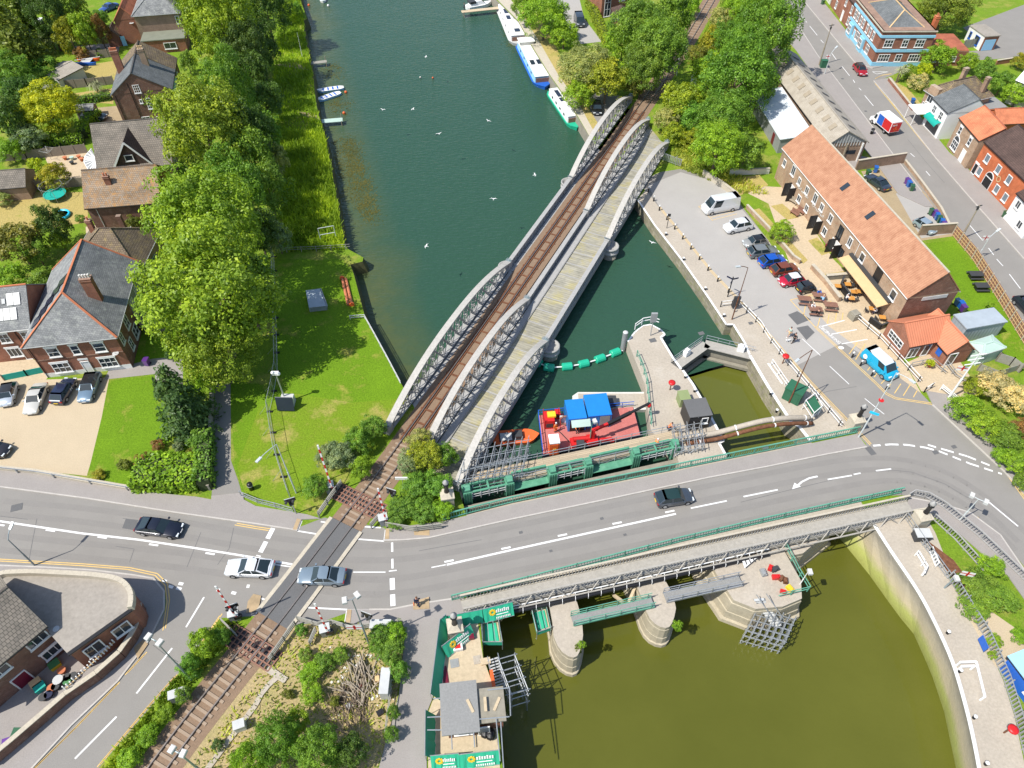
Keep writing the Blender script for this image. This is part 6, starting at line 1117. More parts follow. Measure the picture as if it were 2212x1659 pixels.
# ---------------------------------------------------------------- boats
def hull(mb,L,w,z0,z1,bow=.3,stern=.12,flare=.85,rake=.3,n=14):
    st=[]
    for i in range(n+1):
        f=i/n;x=-L/2+L*f;k_=1.0
        if f>1-bow:k_=max(.04,1-((f-(1-bow))/bow)**2.2)
        if f<stern:k_=max(.55,1-.45*((stern-f)/stern)**2)
        st.append((x,w/2*k_,f))
    pts=[]
    for x,hw,f in st:zz=z1+(.22*max(0,(f-.75)/.25)**2);xr=x-rake*max(0,(f-.8)/.2);pts+=[(xr,-hw*flare,z0),(x,-hw,zz),(x,hw,zz),(xr,hw*flare,z0)]
    F=[(i*4+k_,i*4+(k_+1)%4,(i+1)*4+(k_+1)%4,(i+1)*4+k_)for i in range(n)for k_ in range(4)]+[(0,3,2,1),tuple(n*4+k_ for k_ in range(4))];mb.add(pts,F)
def place(o,rear,front,z=-2.0):
    a,b=g(*rear,z+.5),g(*front,z+.5);o.location=((a+b)/2).x,((a+b)/2).y,z;o.rotation_euler[2]=atan2((b-a).y,(b-a).x);return(b-a).length
def narrowboat(label,rear,front,w,hc,cc,rc,solar,L=None,wheelhouse=False):
    a,b=g(*rear,-1.5),g(*front,-1.5);L=(b-a).length;o=thing('narrowboat',label,'boat',(0,0,0),0,'narrowboats moored along the towpath');mb=MB();hull(mb,L,w,-.3,.55,.16,.08);mb.build('hull',M[hc],o)
    mb=MB();hull(mb,L*.995,w*1.01,.38,.56,.16,.08);mb.build('gunwale',M[hc],o)
    x0,x1=-L/2+1.6,L/2-2.4;mb=MB();mb.add([(x0,-w*.42,.5),(x1,-w*.42,.5),(x1,w*.42,.5),(x0,w*.42,.5),(x0,-w*.37,1.7),(x1-.25,-w*.37,1.7),(x1-.25,w*.37,1.7),(x0,w*.37,1.7)],[(0,1,5,4),(1,2,6,5),(2,3,7,6),(3,0,4,7),(4,5,6,7)]);cb=mb.build('cabin',M[cc],o)
    mb=MB();mb.hexa((x0-.1,-w*.39,1.7),(x1-x0+.0,0,0),(0,w*.78,0),(0,0,.08));mb.build('cabin_roof',M[rc],o)
    for x,yy,lx,ly in solar:mb=MB();mb.box((x0+(x1-x0)*x,w*yy,1.84),(lx,ly,.05));mb.build('solar_panel',M['solar'],o)
    for s in(-1,1):
        for k_ in range(4):mb=MB();mb.box((x0+(x1-x0)*(.2+.2*k_),s*w*.405,1.15),(.65,.05,.4));mb.build('window',M['glass'],cb)
    mb=MB();mb.box((x1+.1,0,.95),(.1,w*.7,1.0));mb.build('front_doors',M['brown_wood'],o)
    if wheelhouse:mb=MB();mb.box((x0+1.2,0,2.0),(2.2,w*.72,.9));wh=mb.build('wheelhouse',M['offwhite'],o);mb=MB();mb.box((x0+1.2,0,2.5),(2.5,w*.85,.1));mb.build('wheelhouse_roof',M['white'],wh)
    place(o,rear,front);return o
narrowboat('wide white houseboat with rows of dark solar panels',(1090,14),(1126,99),4.7,'lgrey','white','white',[(.25,-.16,2.4,.9),(.25,.16,2.4,.9),(.45,-.16,2.0,.9),(.45,.16,2.0,.9),(.85,0,1.6,1.2)]);narrowboat('blue and white barge with a wheelhouse at its upper end',(1130,94),(1178,190),4.1,'blue','lblue','white',[(.62,-.17,2.0,.9),(.62,.17,2.0,.9)],wheelhouse=True);narrowboat('long slim green and white narrowboat nearest the bridge',(1191,196),(1247,278),2.7,'float','white','white',[(.2,0,2.6,.8),(.42,0,1.4,.9)])
def rowboat(label,rear,front):
    o=thing('rowing_boat',label,'boat',(0,0,0),0,'pale blue rowing boats at the left bank');L=(g(*front,-1.8)-g(*rear,-1.8)).length;mb=MB();hull(mb,L,1.5,-.1,.45,.35,.2);mb.build('hull',M['lblue'],o);mb=MB();hull(mb,L*.94,1.22,.3,.475,.35,.2);mb.build('inside',M['white'],o)
    for k_ in range(4):mb=MB();mb.box((-L*.28+k_*L*.17,0,.5),(.3,1.1,.06));mb.build('thwart',M['blue'],o)
    mb=MB();hull(mb,L,1.52,.4,.47,.35,.2);mb.build('gunwale',M['white'],o);place(o,rear,front)
rowboat('pale blue rowing boat moored on the upper side of the pair',(742,187),(682,195));rowboat('pale blue rowing boat moored on the lower side of the pair',(735,198),(681,216))
o=thing('cabin_cruiser','white cabin cruiser with dark canopy moored at the timber jetty','boat');mb=MB();hull(mb,6.5,2.4,-.3,.8,.45,.1);mb.build('hull',M['white'],o);mb=MB();mb.add([(-2.4,-1,.8),(1.6,-.8,.8),(1.6,.8,.8),(-2.4,1,.8),(-2.2,-.8,1.7),(.6,-.6,1.6),(.6,.6,1.6),(-2.2,.8,1.7)],[(0,1,5,4),(1,2,6,5),(2,3,7,6),(3,0,4,7),(4,5,6,7)]);mb.build('cabin',M['white'],o);mb=MB();mb.box((-1.8,0,1.6),(1.5,1.9,.5));mb.build('canopy',M['dark'],o);mb=MB();mb.quad((.66,-.58,1.55),(.66,.58,1.55),(1.62,.75,.95),(1.62,-.75,.95));mb.build('windscreen',M['glass'],o);place(o,(1008,16),(1060,6))
o=thing('sailing_dinghy','small white boat moored between two buoys at the top edge','boat');mb=MB();hull(mb,4.2,1.7,-.1,.5,.4,.1);mb.build('hull',M['white'],o);mb=MB();mb.box((0,0,.55),(2.2,1.1,.15));mb.build('cover',M['lblue'],o);place(o,(697,-14),(698,6))
o=thing('workboat','orange safety boat with outboard tied to the barge','boat');mb=MB();hull(mb,5.6,2.1,-.2,.6,.3,.05);mb.build('hull',M['orange'],o);mb=MB();mb.box((-.6,0,.62),(2.9,1.3,.06));mb.build('well',M['dark'],o);mb=MB();mb.box((-1.2,0,.68),(1.4,1.1,.06));mb.build('hatch',M['lgrey'],o);mb=MB();mb.box((.3,0,.9),(.9,1.0,.5));mb.build('console',M['dark'],o);mb=MB();mb.box((-3.0,0,.5),(.4,.4,.9));mb.build('outboard_motor',M['black'],o);place(o,(1083,946),(1146,941))
BQ=[T(22,225,270,-1.2),T(22,1048,195,-1.2),T(22,1112,440,-1.2),T(22,265,610,-1.2)]
o=thing('works_barge','red decked works barge carrying blue containers beside the sluice','barge',tuple(sum(BQ,Vector())/4));mb=MB();mb.prism([tuple(p)[:2]for p in BQ],-2.5,-1.25);mb.build('hull',M['navy'],o);mb=MB();mb.prism([tuple(p+(sum(BQ,Vector())/4-p)*.01)[:2]for p in BQ],-1.26,-1.2);mb.build('deck',M['deckred'],o)
mb=MB();q=[BQ[3],BQ[0],BQ[1]];
for p in resample([x+Vector((0,0,0))for x in q],1.5):mb.bar(p,p+Vector((0,0,1.0)),.07,.07)
mb.bars([x+Vector((0,0,.95))for x in q],.07,.07);mb.bars([x+Vector((0,0,.5))for x in q],.06,.06);mb.build('guard_rail',M['blue'],o)
def onbarge(name,label,cat,A,Bq,d,h,m,z=-1.2,group=None):
    b=Bld(label,T(22,*A,z+h),T(22,*Bq,z+h),h,d,cat,name);mb=MB();mb.hexa(b.P(0,0,z),b.u*b.w,b.v*d,Vector((0,0,h)));mb.build('body',m,b.root);return b
b=onbarge('container','blue shipping container on the left of the red barge','container',(490,305),(650,290),3.0,2.4,M['blue_c']);b.z0=-1.2;b.panelbox('frame','f',b.w/2,1.05,b.w,.12,M['blue'],.05);mb=MB();mb.quad(b.P(.3,-.8,.5),b.P(2.6,-.75,.45),b.P(2.6,0,.95),b.P(.3,0,.95));mb.build('canopy',M['palegreen'],b.root);b.panelbox('doorway','f',b.w*.5,-1.2,1.8,2.0,M['black'],.03)
b=onbarge('container','larger blue shipping container on the right of the red barge','container',(660,280),(865,262),3.4,2.4,M['blue_c']);b.panelbox('frame','f',b.w/2,1.05,b.w,.12,M['blue'],.05);b.panelbox('door','f',b.w*.72,-1.1,1.2,2.1,M['grey'],.05)
b=onbarge('generator','red framed generator with a yellow top on the barge','generator',(285,325),(370,318),1.6,1.5,M['red']);mb=MB();mb.hexa(b.P(.4,.5,.3),b.u*1.0,b.v*.8,Vector((0,0,.25)));mb.build('yellow_lid',M['yellow'],b.root);b.panelbox('vent','f',b.w/2,-.9,b.w*.7,.7,M['dark'],.04)
mb=MB()
for a_ in(0,1.9):
    for q_ in(0,1.6):mb.tube(b.P(a_,q_,-1.2),b.P(a_,q_,.75),.05,4)
mb.build('lifting_frame',M['red'],b.root)
b=onbarge('pump_unit','small red pump unit next to the generator','pump',(375,265),(420,262),1.0,.9,M['red']);b.panelbox('vent','f',b.w/2,-.9,b.w*.6,.4,M['dark'],.03)
b=onbarge('portable_toilet','orange portable toilet with white roof on the barge deck','toilet',(330,520),(412,512),1.25,2.2,M['orange']);mb=MB();mb.hexa(b.P(-.05,-.05,1.0),b.u*(b.w+.1),b.v*1.35,Vector((0,0,.15)));mb.build('roof',M['white'],b.root);b.panelbox('door','f',b.w/2,-1.1,b.w*.75,1.9,M['orange'],.05);b.panelbox('door_sign','f',b.w/2,-.2,.4,.25,M['yellow'],.08)
o=thing('barge_crane','red hydraulic crane with long black boom on the barge','crane',tuple(T(22,690,480,-1.2)));c0=T(22,690,500,-1.2);mb=MB();mb.box(c0+Vector((0,0,.4)),(1.2,1.2,.8),.2);mb.bar(c0+Vector((0,0,.8)),c0+Vector((0,0,2.4)),.4,.4);mb.build('column',M['red'],o);e1=T(22,830,345,1.2);e2=T(22,1190,165,2.6);mb=MB();mb.bar(c0+Vector((0,0,2.3)),e1,.3,.35);mb.build('main_boom',M['red'],o);mb=MB();mb.bar(e1,e1+(e2-e1)*.55,.36,.36);mb.bar(e1+(e2-e1)*.5,e2,.24,.24);mb.tube(e1-Vector((0,0,.4)),e1+(e2-e1)*.4,.09,6);mb.build('jib',M['black'],o);mb=MB();mb.ball(e2-Vector((0,0,.4)),.28,8,1.3);mb.build('hook_block',M['red'],o)
for s in(-1,1):mb=MB();q=c0+Vector((s*2.4,.2,.1));mb.bar(c0+Vector((0,0,.3)),q+Vector((0,0,.2)),.35,.3);mb.box(q,(.5,.5,.2));mb.build('outrigger',M['red'],o)
o=thing('workboat','pale flat workboat moored behind the blue containers','boat');mb=MB();hull(mb,10.5,2.9,-.3,.7,.12,.05);mb.build('hull',M['offwhite'],o);mb=MB();mb.box((0,0,.74),(9.0,2.3,.05));mb.build('deck',M['concrete'],o);mb=MB();mb.box((-.5,-.5,1.2),(1.2,1.2,.9));mb.build('engine_box',M['dark'],o);place(o,(1286,868),(1368,868))
for A in((465,315),(690,345)):
    o=thing('hose_coil','coiled brown hose on a white reel '+('left' if A[0]<500 else 'right')+' of the barge canopy','hose reel',tuple(T(22,*A,-.6)));c_=T(22,*A,-.5);mb=MB();ring=[c_+Vector((cos(a)*.7,.1*sin(a),sin(a)*.7))for a in np.linspace(0,2*pi,13)]
    mb.path(ring,.12,6);mb.build('hose',M['brown_wood'],o);mb=MB();mb.box(c_+Vector((0,.25,-.1)),(1.5,.1,1.3));mb.build('backboard',M['white'],o)
o=thing('hose','dark hose trailing over the red barge deck','hose',tuple(T(22,400,400,-1.15)));mb=MB();mb.path(smooth([T(22,x,y,-1.15)for x,y in((375,385),(430,420),(470,480),(520,520),(560,560))],1),.06,5);mb.build('hose_run',M['black'],o)
o=thing('machinery','red winch machinery at the sluice edge of the barge','winch',tuple(T(22,600,490,-1.2)));mb=MB();q=T(22,600,500,-.9);mb.box(q,(2.6,1.0,.5),.2);mb.tube(q+Vector((-1,0,.5)),q+Vector((1,.2,.5)),.3,8);mb.build('frame',M['red'],o);mb=MB();mb.box(T(22,590,520,-.5),(.9,.7,.8));mb.build('winch_drum',M['dark'],o)
# ---------------------------------------------------------------- sluice, scaffolds, lock
UPV=Vector((0,0,1))
def zat(base,top,z0=0.0):
    b=g(*base,z0);best=(1e9,1.0)
    for i in range(8,520):
        z=i*.05;v=b+UPV*(z)-Vector((0,0,CAM_H));cz=v.y*cos(PITCH)-v.z*sin(PITCH);cy=v.y*sin(PITCH)+v.z*cos(PITCH)
        best=min(best,(hypot(1106+FPX*v.x/cz-top[0],829.5-FPX*cy/cz-top[1]),z))
    return best[1]
SLA,SLB=g(1003,1083),g(1468,980);SD=(SLB-SLA).normalized();SN=Vector((-SD.y,SD.x,0));SL=(SLB-SLA).length
def S(a,b,z):return SLA+SD*a+SN*b+UPV*z
def sluice(a0,a1,label):
    o=thing('sluice_gate_gear',label,'sluice gear',tuple(S(a0,.6,0)),0,'green sluice gate frames');L=a1-a0
    for a in(a0,a1-.95):
        mb=MB();mb.hexa(S(a,.2,-1.2),SD*.95,SN*1.3,UPV*2.3)
        for k in range(4):mb.hexa(S(a+.03+k*.28,.1,-1.1),SD*.05,SN*.12,UPV*2.1)
        t=mb.build('tower',M['green'],o);mb=MB();mb.tube(S(a+.1,.85,1.35),S(a+.85,.85,1.35),.32,10);mb.hexa(S(a+.15,.3,1.1),SD*.65,SN*.35,UPV*.4);mb.build('gearbox',M['green'],t)
    mb=MB();mb.bar(S(a0+.9,.35,.95),S(a1-.9,.35,.95),.22,.2);mb.bar(S(a0+.9,1.35,1.1),S(a1-.9,1.35,1.1),.28,.3);mb.bar(S(a0+.9,.8,1.0),S(a1-.9,.8,1.0),.08,.08);mb.bar(S((a0+a1)/2,.3,1.05),S((a0+a1)/2,1.4,1.15),.2,.12);mb.build('beams',M['green'],o)
    mb=MB()
    for z in(.25,.65):mb.bar(S(a0+.95,.2,z),S(a1-.95,.2,z),.07,.07)
    for k in range(5):mb.bar(S(a0+1+(L-2)*k/4,.2,-.2),S(a0+1+(L-2)*k/4,.2,.95),.07,.07)
    mb.build('guard_bars',M['lgrey'],o);mb=MB();mb.hexa(S(a0,1.5,-3.2),SD*L,SN*.15,UPV*3.6);mb.build('gate_plate',M['green'],o)
fr_=[(0,6.0),(10.2,15.6),(20.6,26.6)];fr_=[(a*SL/26.6,b*SL/26.6)for a,b in fr_]
for(a0,a1),l in zip(fr_,('green sluice gate frame nearest the stone pedestal lamp','green sluice gate frame in the middle of the three','green sluice gate frame next to the lock island')):sluice(a0,a1,l)
for(a0,a1),l in zip(((fr_[0][1],fr_[1][0]),(fr_[1][1],fr_[2][0])),('left green grating platform with orange patch','right green grating platform with dark stain')):
    o=thing('grating_platform',l+' between sluice frames','platform',tuple(S(a0,0,0)));mb=MB();mb.hexa(S(a0,.1,-.3),SD*(a1-a0),SN*1.7,UPV*.08);mb.build('grating',M['green'],o);mb=MB()
    for z in(.3,.8):mb.bar(S(a0,1.8,z),S(a1,1.8,z),.06,.06)
    for k in range(4):mb.bar(S(a0+(a1-a0)*k/3,1.8,-.3),S(a0+(a1-a0)*k/3,1.8,.8),.06,.06)
    mb.build('guard_rail',M['lgrey'],o);mb=MB();mb.bar(S(a0,1.6,1.0),S(a1,1.6,1.0),.25,.3);mb.hexa(S(a0,1.95,-3),SD*(a1-a0),SN*.15,UPV*2.6);mb.build('lift_beam',M['green'],o)
dm_=MB();dm_.hexa(S(-4,-.6,-6),SD*(SL+8),SN*.5,UPV*5.2);lab(dm_.build('sluice_sill',M['dkconcrete']),'stained concrete sluice sill under the green gate frames','sill wall')
WK=[g(1012,1050,.35),g(1143,1032,.35),g(1481,955,.35),g(1466,928,.35),g(1156,993,.35),g(1020,1022,.35)]
o=thing('timber_walkway','pale plank scaffold walkway running between barge and sluice frames','walkway',tuple(WK[1]));k=NT('walk_planks');mp=k.n('Mapping');mp.inputs['Rotation'].default_value=(0,0,-atan2(SD.y,SD.x));k.l(k.pos(),mp.inputs[0]);br_=k.n('TexBrick');k.l(mp.outputs[0],br_.inputs['Vector']);br_.inputs['Scale'].default_value=1;br_.inputs['Brick Width'].default_value=3.9;br_.inputs['Row Height'].default_value=.23;br_.inputs['Mortar Size'].default_value=.012;br_.inputs['Color1'].default_value=(.5,.4,.27,1);br_.inputs['Color2'].default_value=(.36,.3,.21,1);br_.inputs['Mortar'].default_value=(.12,.09,.06,1);k.l(br_.outputs[0],k.b.inputs['Base Color']);k.b.inputs['Roughness'].default_value=.85;M['walkp']=k.m
mb=MB();mb.prism([tuple(p)[:2]for p in WK],.25,.35);mb.build('deck_boards',M['walkp'],o)
for P,nm in(([WK[0],WK[1],WK[2]],'handrail'),([WK[5],WK[4],WK[3]],'handrail')):
    mb=MB()
    for z in(.55,1.05):mb.path([p+UPV*z for p in P],.04,5)
    for p in resample(P,1.9):mb.tube(p-UPV*.6,p+UPV*1.25,.04,5)
    Q=resample(P,1.0);mb.path([p-UPV*.25 for p in Q],.035,4)
    for i,(a,b)in enumerate(zip(Q,Q[1:])):mb.tube(a-UPV*(.05 if i%2 else.6),b-UPV*(.6 if i%2 else.05),.03,4)
    mb.path([p-UPV*.62 for p in Q],.035,4);mb.build(nm,M['galv'],o)
def scaffold(label,o0,ux,uy,nx_,ny_,zs,brace=True,m='galv',ext=.5,name='scaffold',group=None):
    o=thing(name,label,'scaffolding',tuple(o0),0,group);mb=MB();rr=.045;hx=nx_;X=[o0+ux*(i/nx_)for i in range(nx_+1)];s_=MB();le=MB()
    for i in range(nx_+1):
        for j in range(ny_+1):p=o0+ux*(i/nx_)+uy*(j/ny_);s_.tube(Vector((p.x,p.y,zs[0])),Vector((p.x,p.y,zs[-1]+ext*R_.uniform(.3,1.3))),rr,5)
    for z in zs[1:]:
        for j in range(ny_+1):p=o0+uy*(j/ny_);le.tube(Vector((p.x,p.y,z))-ux*.03,Vector((p.x,p.y,z))+ux*1.04,rr,5)
        for i in range(nx_+1):p=o0+ux*(i/nx_);le.tube(Vector((p.x,p.y,z+.08))-uy*.12,Vector((p.x,p.y,z+.08))+uy*1.15,rr,5)
    s_.build('standards',M[m],o);le.build('ledgers',M[m],o)
    if brace:
        for i in range(0,nx_,2):
            a=o0+ux*(i/nx_);b=o0+ux*(min(i+2,nx_)/nx_);mb.tube(Vector((a.x,a.y,zs[0])),Vector((b.x,b.y,zs[-1])),rr,5);mb.tube(Vector((b.x,b.y,zs[0]))+uy,Vector((a.x,a.y,zs[-1]))+uy,rr,5)
        mb.build('braces',M[m],o)
    return o
a=g(993,1062,0);b=g(1128,1035,0);c=g(1016,990,0)
scaffold('tall open scaffold cage at the end of the timber walkway',a,b-a,(g(1010,1000,0)-a),9,3,(-2.2,-.6,.9,2.2))
a=g(1455,985,0);scaffold('tangle of scaffold tubes at the island end of the walkway',a,g(1515,975,0)-a,g(1450,940,0)-a,4,2,(-.2,.7,1.5),True)
a=g(1078,1440,-1);scaffold('scaffold stair tower on the river side of the compound',a,g(1105,1515,-1)-a,g(1112,1430,-1)-a,3,1,(-5,-2.5,-.5,.8))
a=g(1078,1440,-1);o=thing('scaffold_stair','grey scaffold stair flight beside the compound','stair',tuple(a));mb=MB();p0,p1=T(13,2090,700,.2),T(13,2150,945,-1.5);side=(p1-p0).cross(UPV).normalized()*1.0
for k in range(11):q=p0+(p1-p0)*(k/10);mb.hexa(q,side,(p1-p0)*.05,UPV*.06)
mb.build('treads',M['lgrey'],o);mb=MB()
for s in(0,1):mb.bar(p0+side*s,p1+side*s,.08,.2);mb.bar(p0+side*s+UPV,p1+side*s+UPV,.06,.06)
mb.build('stringers',M['galv'],o)
a=g(1608,1372,-3);scaffold('scaffold tower standing in the water below the broad pier',a,g(1690,1395,-3)-a,g(1630,1325,-3)-a,6,4,(-5.3,-4.4,-3.2,-2.0),True)
p0,p1=T(23,2090,200,-.7),T(33,30,420,-3.0);o=thing('scaffold_stair','scaffold stair down the face of the broad pier','stair',tuple(p0));mb=MB();side=Vector((1.0,.1,0))
for k in range(11):q=p0+(p1-p0)*(k/10);mb.hexa(q,side,Vector((0,-.25,0)),UPV*.05)
mb.build('treads',M['lgrey'],o);mb=MB()
for s in(0,1):mb.bar(p0+side*s,p1+side*s,.07,.15);mb.bar(p0+side*s+UPV,p1+side*s+UPV,.06,.06)
mb.build('stringers',M['galv'],o)
def netted(label,quad_,z,h):
    o=thing('netted_platform',label,'scaffolding',tuple(quad_[0]));mb=MB();mb.prism([tuple(p)[:2]for p in quad_],z,z+.06);mb.build('boards',M['plank'],o);mb=MB();n=10
    for p,q in zip(quad_,quad_[1:]+quad_[:1]):
        pr_=[p+(q-p)*(i/n)for i in range(n+1)]
        for r,s in zip(pr_,pr_[1:]):mb.quad(Vector((r.x,r.y,z)),Vector((s.x,s.y,z)),Vector((s.x,s.y,z+h+R_.uniform(-.15,.1))),Vector((r.x,r.y,z+h+R_.uniform(-.15,.1))))
    ce_=sum(quad_,Vector())/4;mb.sheet([tuple(p+(ce_-p)*.3)[:2]for p in quad_],z+.15);mb.build('netting',M['netting'],o);mb=MB()
    for p,q in zip(quad_,quad_[1:]+quad_[:1]):mb.tube(Vector((p.x,p.y,z-1)),Vector((p.x,p.y,z+h+.3)),.04,5);mb.tube(Vector((p.x,p.y,z+h)),Vector((q.x,q.y,z+h)),.04,5)
    for t in(.33,.66):mb.tube(quad_[0]+(quad_[1]-quad_[0])*t+UPV*(z+h-quad_[0].z),quad_[3]+(quad_[2]-quad_[3])*t+UPV*(z+h-quad_[0].z),.04,5)
    mb.build('tubes',M['galv'],o)
netted('green netted scaffold platform beside the compound pedestal',[T(13,1960,600,-1),T(13,2130,600,-1),T(13,2090,375,-1),T(13,1950,390,-1)],-1.0,.9)
netted('small green netted scaffold platform on the overgrown pier',[T(23,215,510,-1.4),T(23,335,470,-1.4),T(23,290,260,-1.4),T(23,165,290,-1.4)],-1.5,.8)
def gangway(label,A,Bq,m,z=-.55,w=1.0):
    o=thing('gangway',label,'gangway',tuple(A));d=(Bq-A).normalized();n=Vector((-d.y,d.x,0))*w/2;mb=MB();mb.hexa(A-n,Bq-A,n*2,UPV*.08);mb.build('grating',M['felt'],o);mb=MB()
    for s in(-1,1):
        mb.bar(A+n*s,Bq+n*s,.1,.25)
        for h in(.55,1.05):mb.bar(A+n*s+UPV*h,Bq+n*s+UPV*h,.06,.06)
        for p in resample([A,Bq],1.6):mb.bar(p+n*s,p+n*s+UPV*1.05,.07,.07)
    mb.build('guard_rail',M[m],o)
gangway('green railed grating gangway between the two rounded piers',g(1236,1341,-.6),g(1410,1301,-.6),'rail_green');gangway('grey railed gangway from the mid river pier to the works pier',g(1436,1291,-.6),g(1600,1255,-.6),'galv')
for i,(A,Bq)in enumerate((((1170,1310),(1190,1285)),((1358,1300),(1372,1268)),((1080,1340),(1100,1310)),((1325,1285),(1345,1300)))):
    o=thing('timber_prop','pale timber prop wedged under the footbridge','prop',tuple(g(*A,-2)),0,'timber props under the footbridge');mb=MB();mb.bar(g(*A,-2),g(*Bq,-1.2),.28,.28);mb.build('beam',M['plank'],o)
o=thing('works_ladder','pale perforated steel walkway panel lying on the works pier','panel',tuple(T(22,2050,1530,-.8)));mb=MB();P=[T(22,x,y,-.4)for x,y in((2010,1590),(2120,1500),(2150,1460),(1990,1530))];mb.quad(*P);mb.build('panel',M['white'],o);mb=MB()
for t in(.15,.35,.55,.75):q=P[3]+(P[2]-P[3])*t;mb.bar(q+UPV*.03,q+(P[0]-P[3])*.7+UPV*.03,.12,.02)
mb.build('slots',M['dark'],o)
for i,(x,y,m,s)in enumerate(((70,10,'red',.5),(115,20,'rust',.4),(150,40,'rust',.4),(190,110,'yellow',.5),(130,135,'red',.35),(60,-60,'dark',.5),(20,-70,'red',.4),(-40,-30,'grey',.5))):
    mb=MB();mb.box(T(33,x,y,-.7),(s*1.6,s,.35),i*.7);mb.box(T(33,x,y,-.45),(s,s*.7,.25),i*.7+.3);lab(mb.build('works_tool',M[m]),('red pump','rusty bucket','second rusty bucket','yellow tripod base','red sign plate','dark compressor','red fuel can','grey tool chest')[i]+' on the broad works pier','tool')
railing('pier_railing',[T(32,130,1400,-.9),T(32,265,1660,-.9),T(33,345,130,-.9),T(33,80,190,-.9)],'thin green railing around the works pier',M['rail_green'],1.0,0,1.8,(1.0,.5))
GA,GB,GC=g(1456,790,-.1),g(1523,742,-.1),g(1628,768,-.1)
o=thing('lock_gate','pair of mitred lock gates with a railed grey walkway on top','lock gate',tuple(GB))
for P,s in(((GA,GB),1),((GB,GC),1)):
    d=(P[1]-P[0]).normalized();n=Vector((-d.y,d.x,0));mb=MB();mb.hexa(P[0]-n*.9,P[1]-P[0],n*1.5,UPV*.1);w_=mb.build('walkway',M['deckgrey'],o);mb=MB();mb.hexa(P[0]-n*.35-UPV*4,P[1]-P[0],n*.5,UPV*3.7);mb.bar(P[0]-n*.75-UPV*1.9,P[1]-n*.75-UPV*1.9,.5,.45);mb.build('gate_leaf',M['dkconcrete'],o);mb=MB()
    for h in(.5,1.0):mb.tube(P[0]+n*.55+UPV*h,P[1]+n*.55+UPV*h,.035,5)
    for p in resample(list(P),1.5):mb.tube(p+n*.55,p+n*.55+UPV,.035,5)
    mb.build('guard_rail',M['galv'],o)
    q=P[0]+d*(P[1]-P[0]).length*(.42 if P[0]is GA else.72);mb=MB();mb.box(q+n*.2+UPV*.5,(.9,.6,.8),atan2(d.y,d.x));mb.box(q+n*.2+UPV*1.0,(.5,.5,.3),atan2(d.y,d.x));mb.build('winding_gear',M['white'],o)
for nm,off,r,m,lb_ in(('pipe_arch',Z0,.33,'lgrey','fat pale lagged pipe arching across the lock'),('pipe_arch',Vector((.1,-.75,-.1)),.24,'rust','thinner rusty lagged pipe arching beside the fat pipe')):
    K=[(1478,950,.3),(1500,947,.4),(1540,944,.6),(1590,937,1.3),(1640,930,1.9),(1690,922,1.7),(1725,915,1.1),(1750,908,.5)];P=smooth(resample([g(x,y,0)+UPV*z+off for x,y,z in K],.5),6);o=thing(nm,lb_,'pipe',tuple(P[0]));mb=MB();mb.pipe(P,r,10);mb.build('pipe_run',M['concrete']if m=='lgrey' else M[m],o,True);mb=MB()
    for p,q in list(zip(P,P[1:]))[3::9]:mb=MB();mb.tube(p,p+(q-p)*.3,r*1.12,9);mb.build('band',M['white'],o)
FL=[(1160,782),(1186,794),(1225,792),(1261,786),(1296,775),(1329,762)]
for(x,y),l in zip(FL,('partly hidden behind the pier','beside the round bridge pier','third from the island','fourth counting out from the bridge','second from the island','nearest the island pile')):
    i=FL.index((x,y));a=g(*FL[max(0,i-1)],-1.9);b=g(*FL[min(5,i+1)],-1.9);d=(b-a).normalized();c=g(x,y,-1.75);o=thing('float','bright green cylindrical float of the safety boom, '+l,'float',tuple(c),0,'green floats of the safety boom');mb=MB();N=14;prof=[(-.72,.3),(-.68,.5),(-.6,.56),(.6,.56),(.68,.5),(.72,.3)]
    a_=d.orthogonal().normalized();b2=d.cross(a_);pts=[c+d*t+(a_*cos(2*pi*k/N)+b2*sin(2*pi*k/N))*r for t,r in prof for k in range(N)];mb.add(pts,[(j*N+k,j*N+(k+1)%N,(j+1)*N+(k+1)%N,(j+1)*N+k)for j in range(5)for k in range(N)]+[tuple(range(N-1,-1,-1)),tuple(range(5*N,6*N))]);mb.build('drum',M['float'],o,False)
o=thing('boom_chain','white pipe chain linking the green floats','chain',tuple(g(1160,782,-1.7)));mb=MB();mb.path([g(x,y,-1.7)for x,y in FL+[(1345,757)]],.1,6);mb.build('links',M['white'],o)
o=thing('mooring_pile','weathered steel pile beside the nose of the lock island','pile',tuple(g(1345,760,-2)));mb=MB();p=g(1345,757,-2);mb.tube(p-UPV*2,p+UPV*3.4,.35,12);mb.build('tube',M['grey'],o);mb=MB();mb.ball(p+UPV*3.4,.36,10,.4);mb.build('cap',M['lgrey'],o)
def boxthing(name,label,cat,A,Bq,d,h,m,rm=None,z=0,roofh=.08,door=True,oh=.06):
    b=Bld(label,A,Bq,h,d,cat,name);mb=MB();mb.hexa(b.P(0,0,z),b.u*b.w,b.v*d,UPV*(h-z));mb.build('body',m,b.root);mb=MB();mb.hexa(b.P(-oh,-oh,h),b.u*(b.w+2*oh),b.v*(d+2*oh),UPV*roofh);mb.build('lid',rm or m,b.root)
    if door:b.panelbox('door','f',b.w/2,z+.1,b.w*.8,(h-z)*.85,m,.04)
    return b
b=boxthing('site_cabin','black site cabin with stained roof on the lock island','cabin',T(22,1540,290,2.4),T(22,1730,268,2.4),2.6,2.4,M['black'],M['asphalt_d'],.1);b.win('f',b.w*.72,1.1,.7,.9,1,1);b.panelbox('roof_patch','f',1,2.3,.1,.1,M['lgrey'])
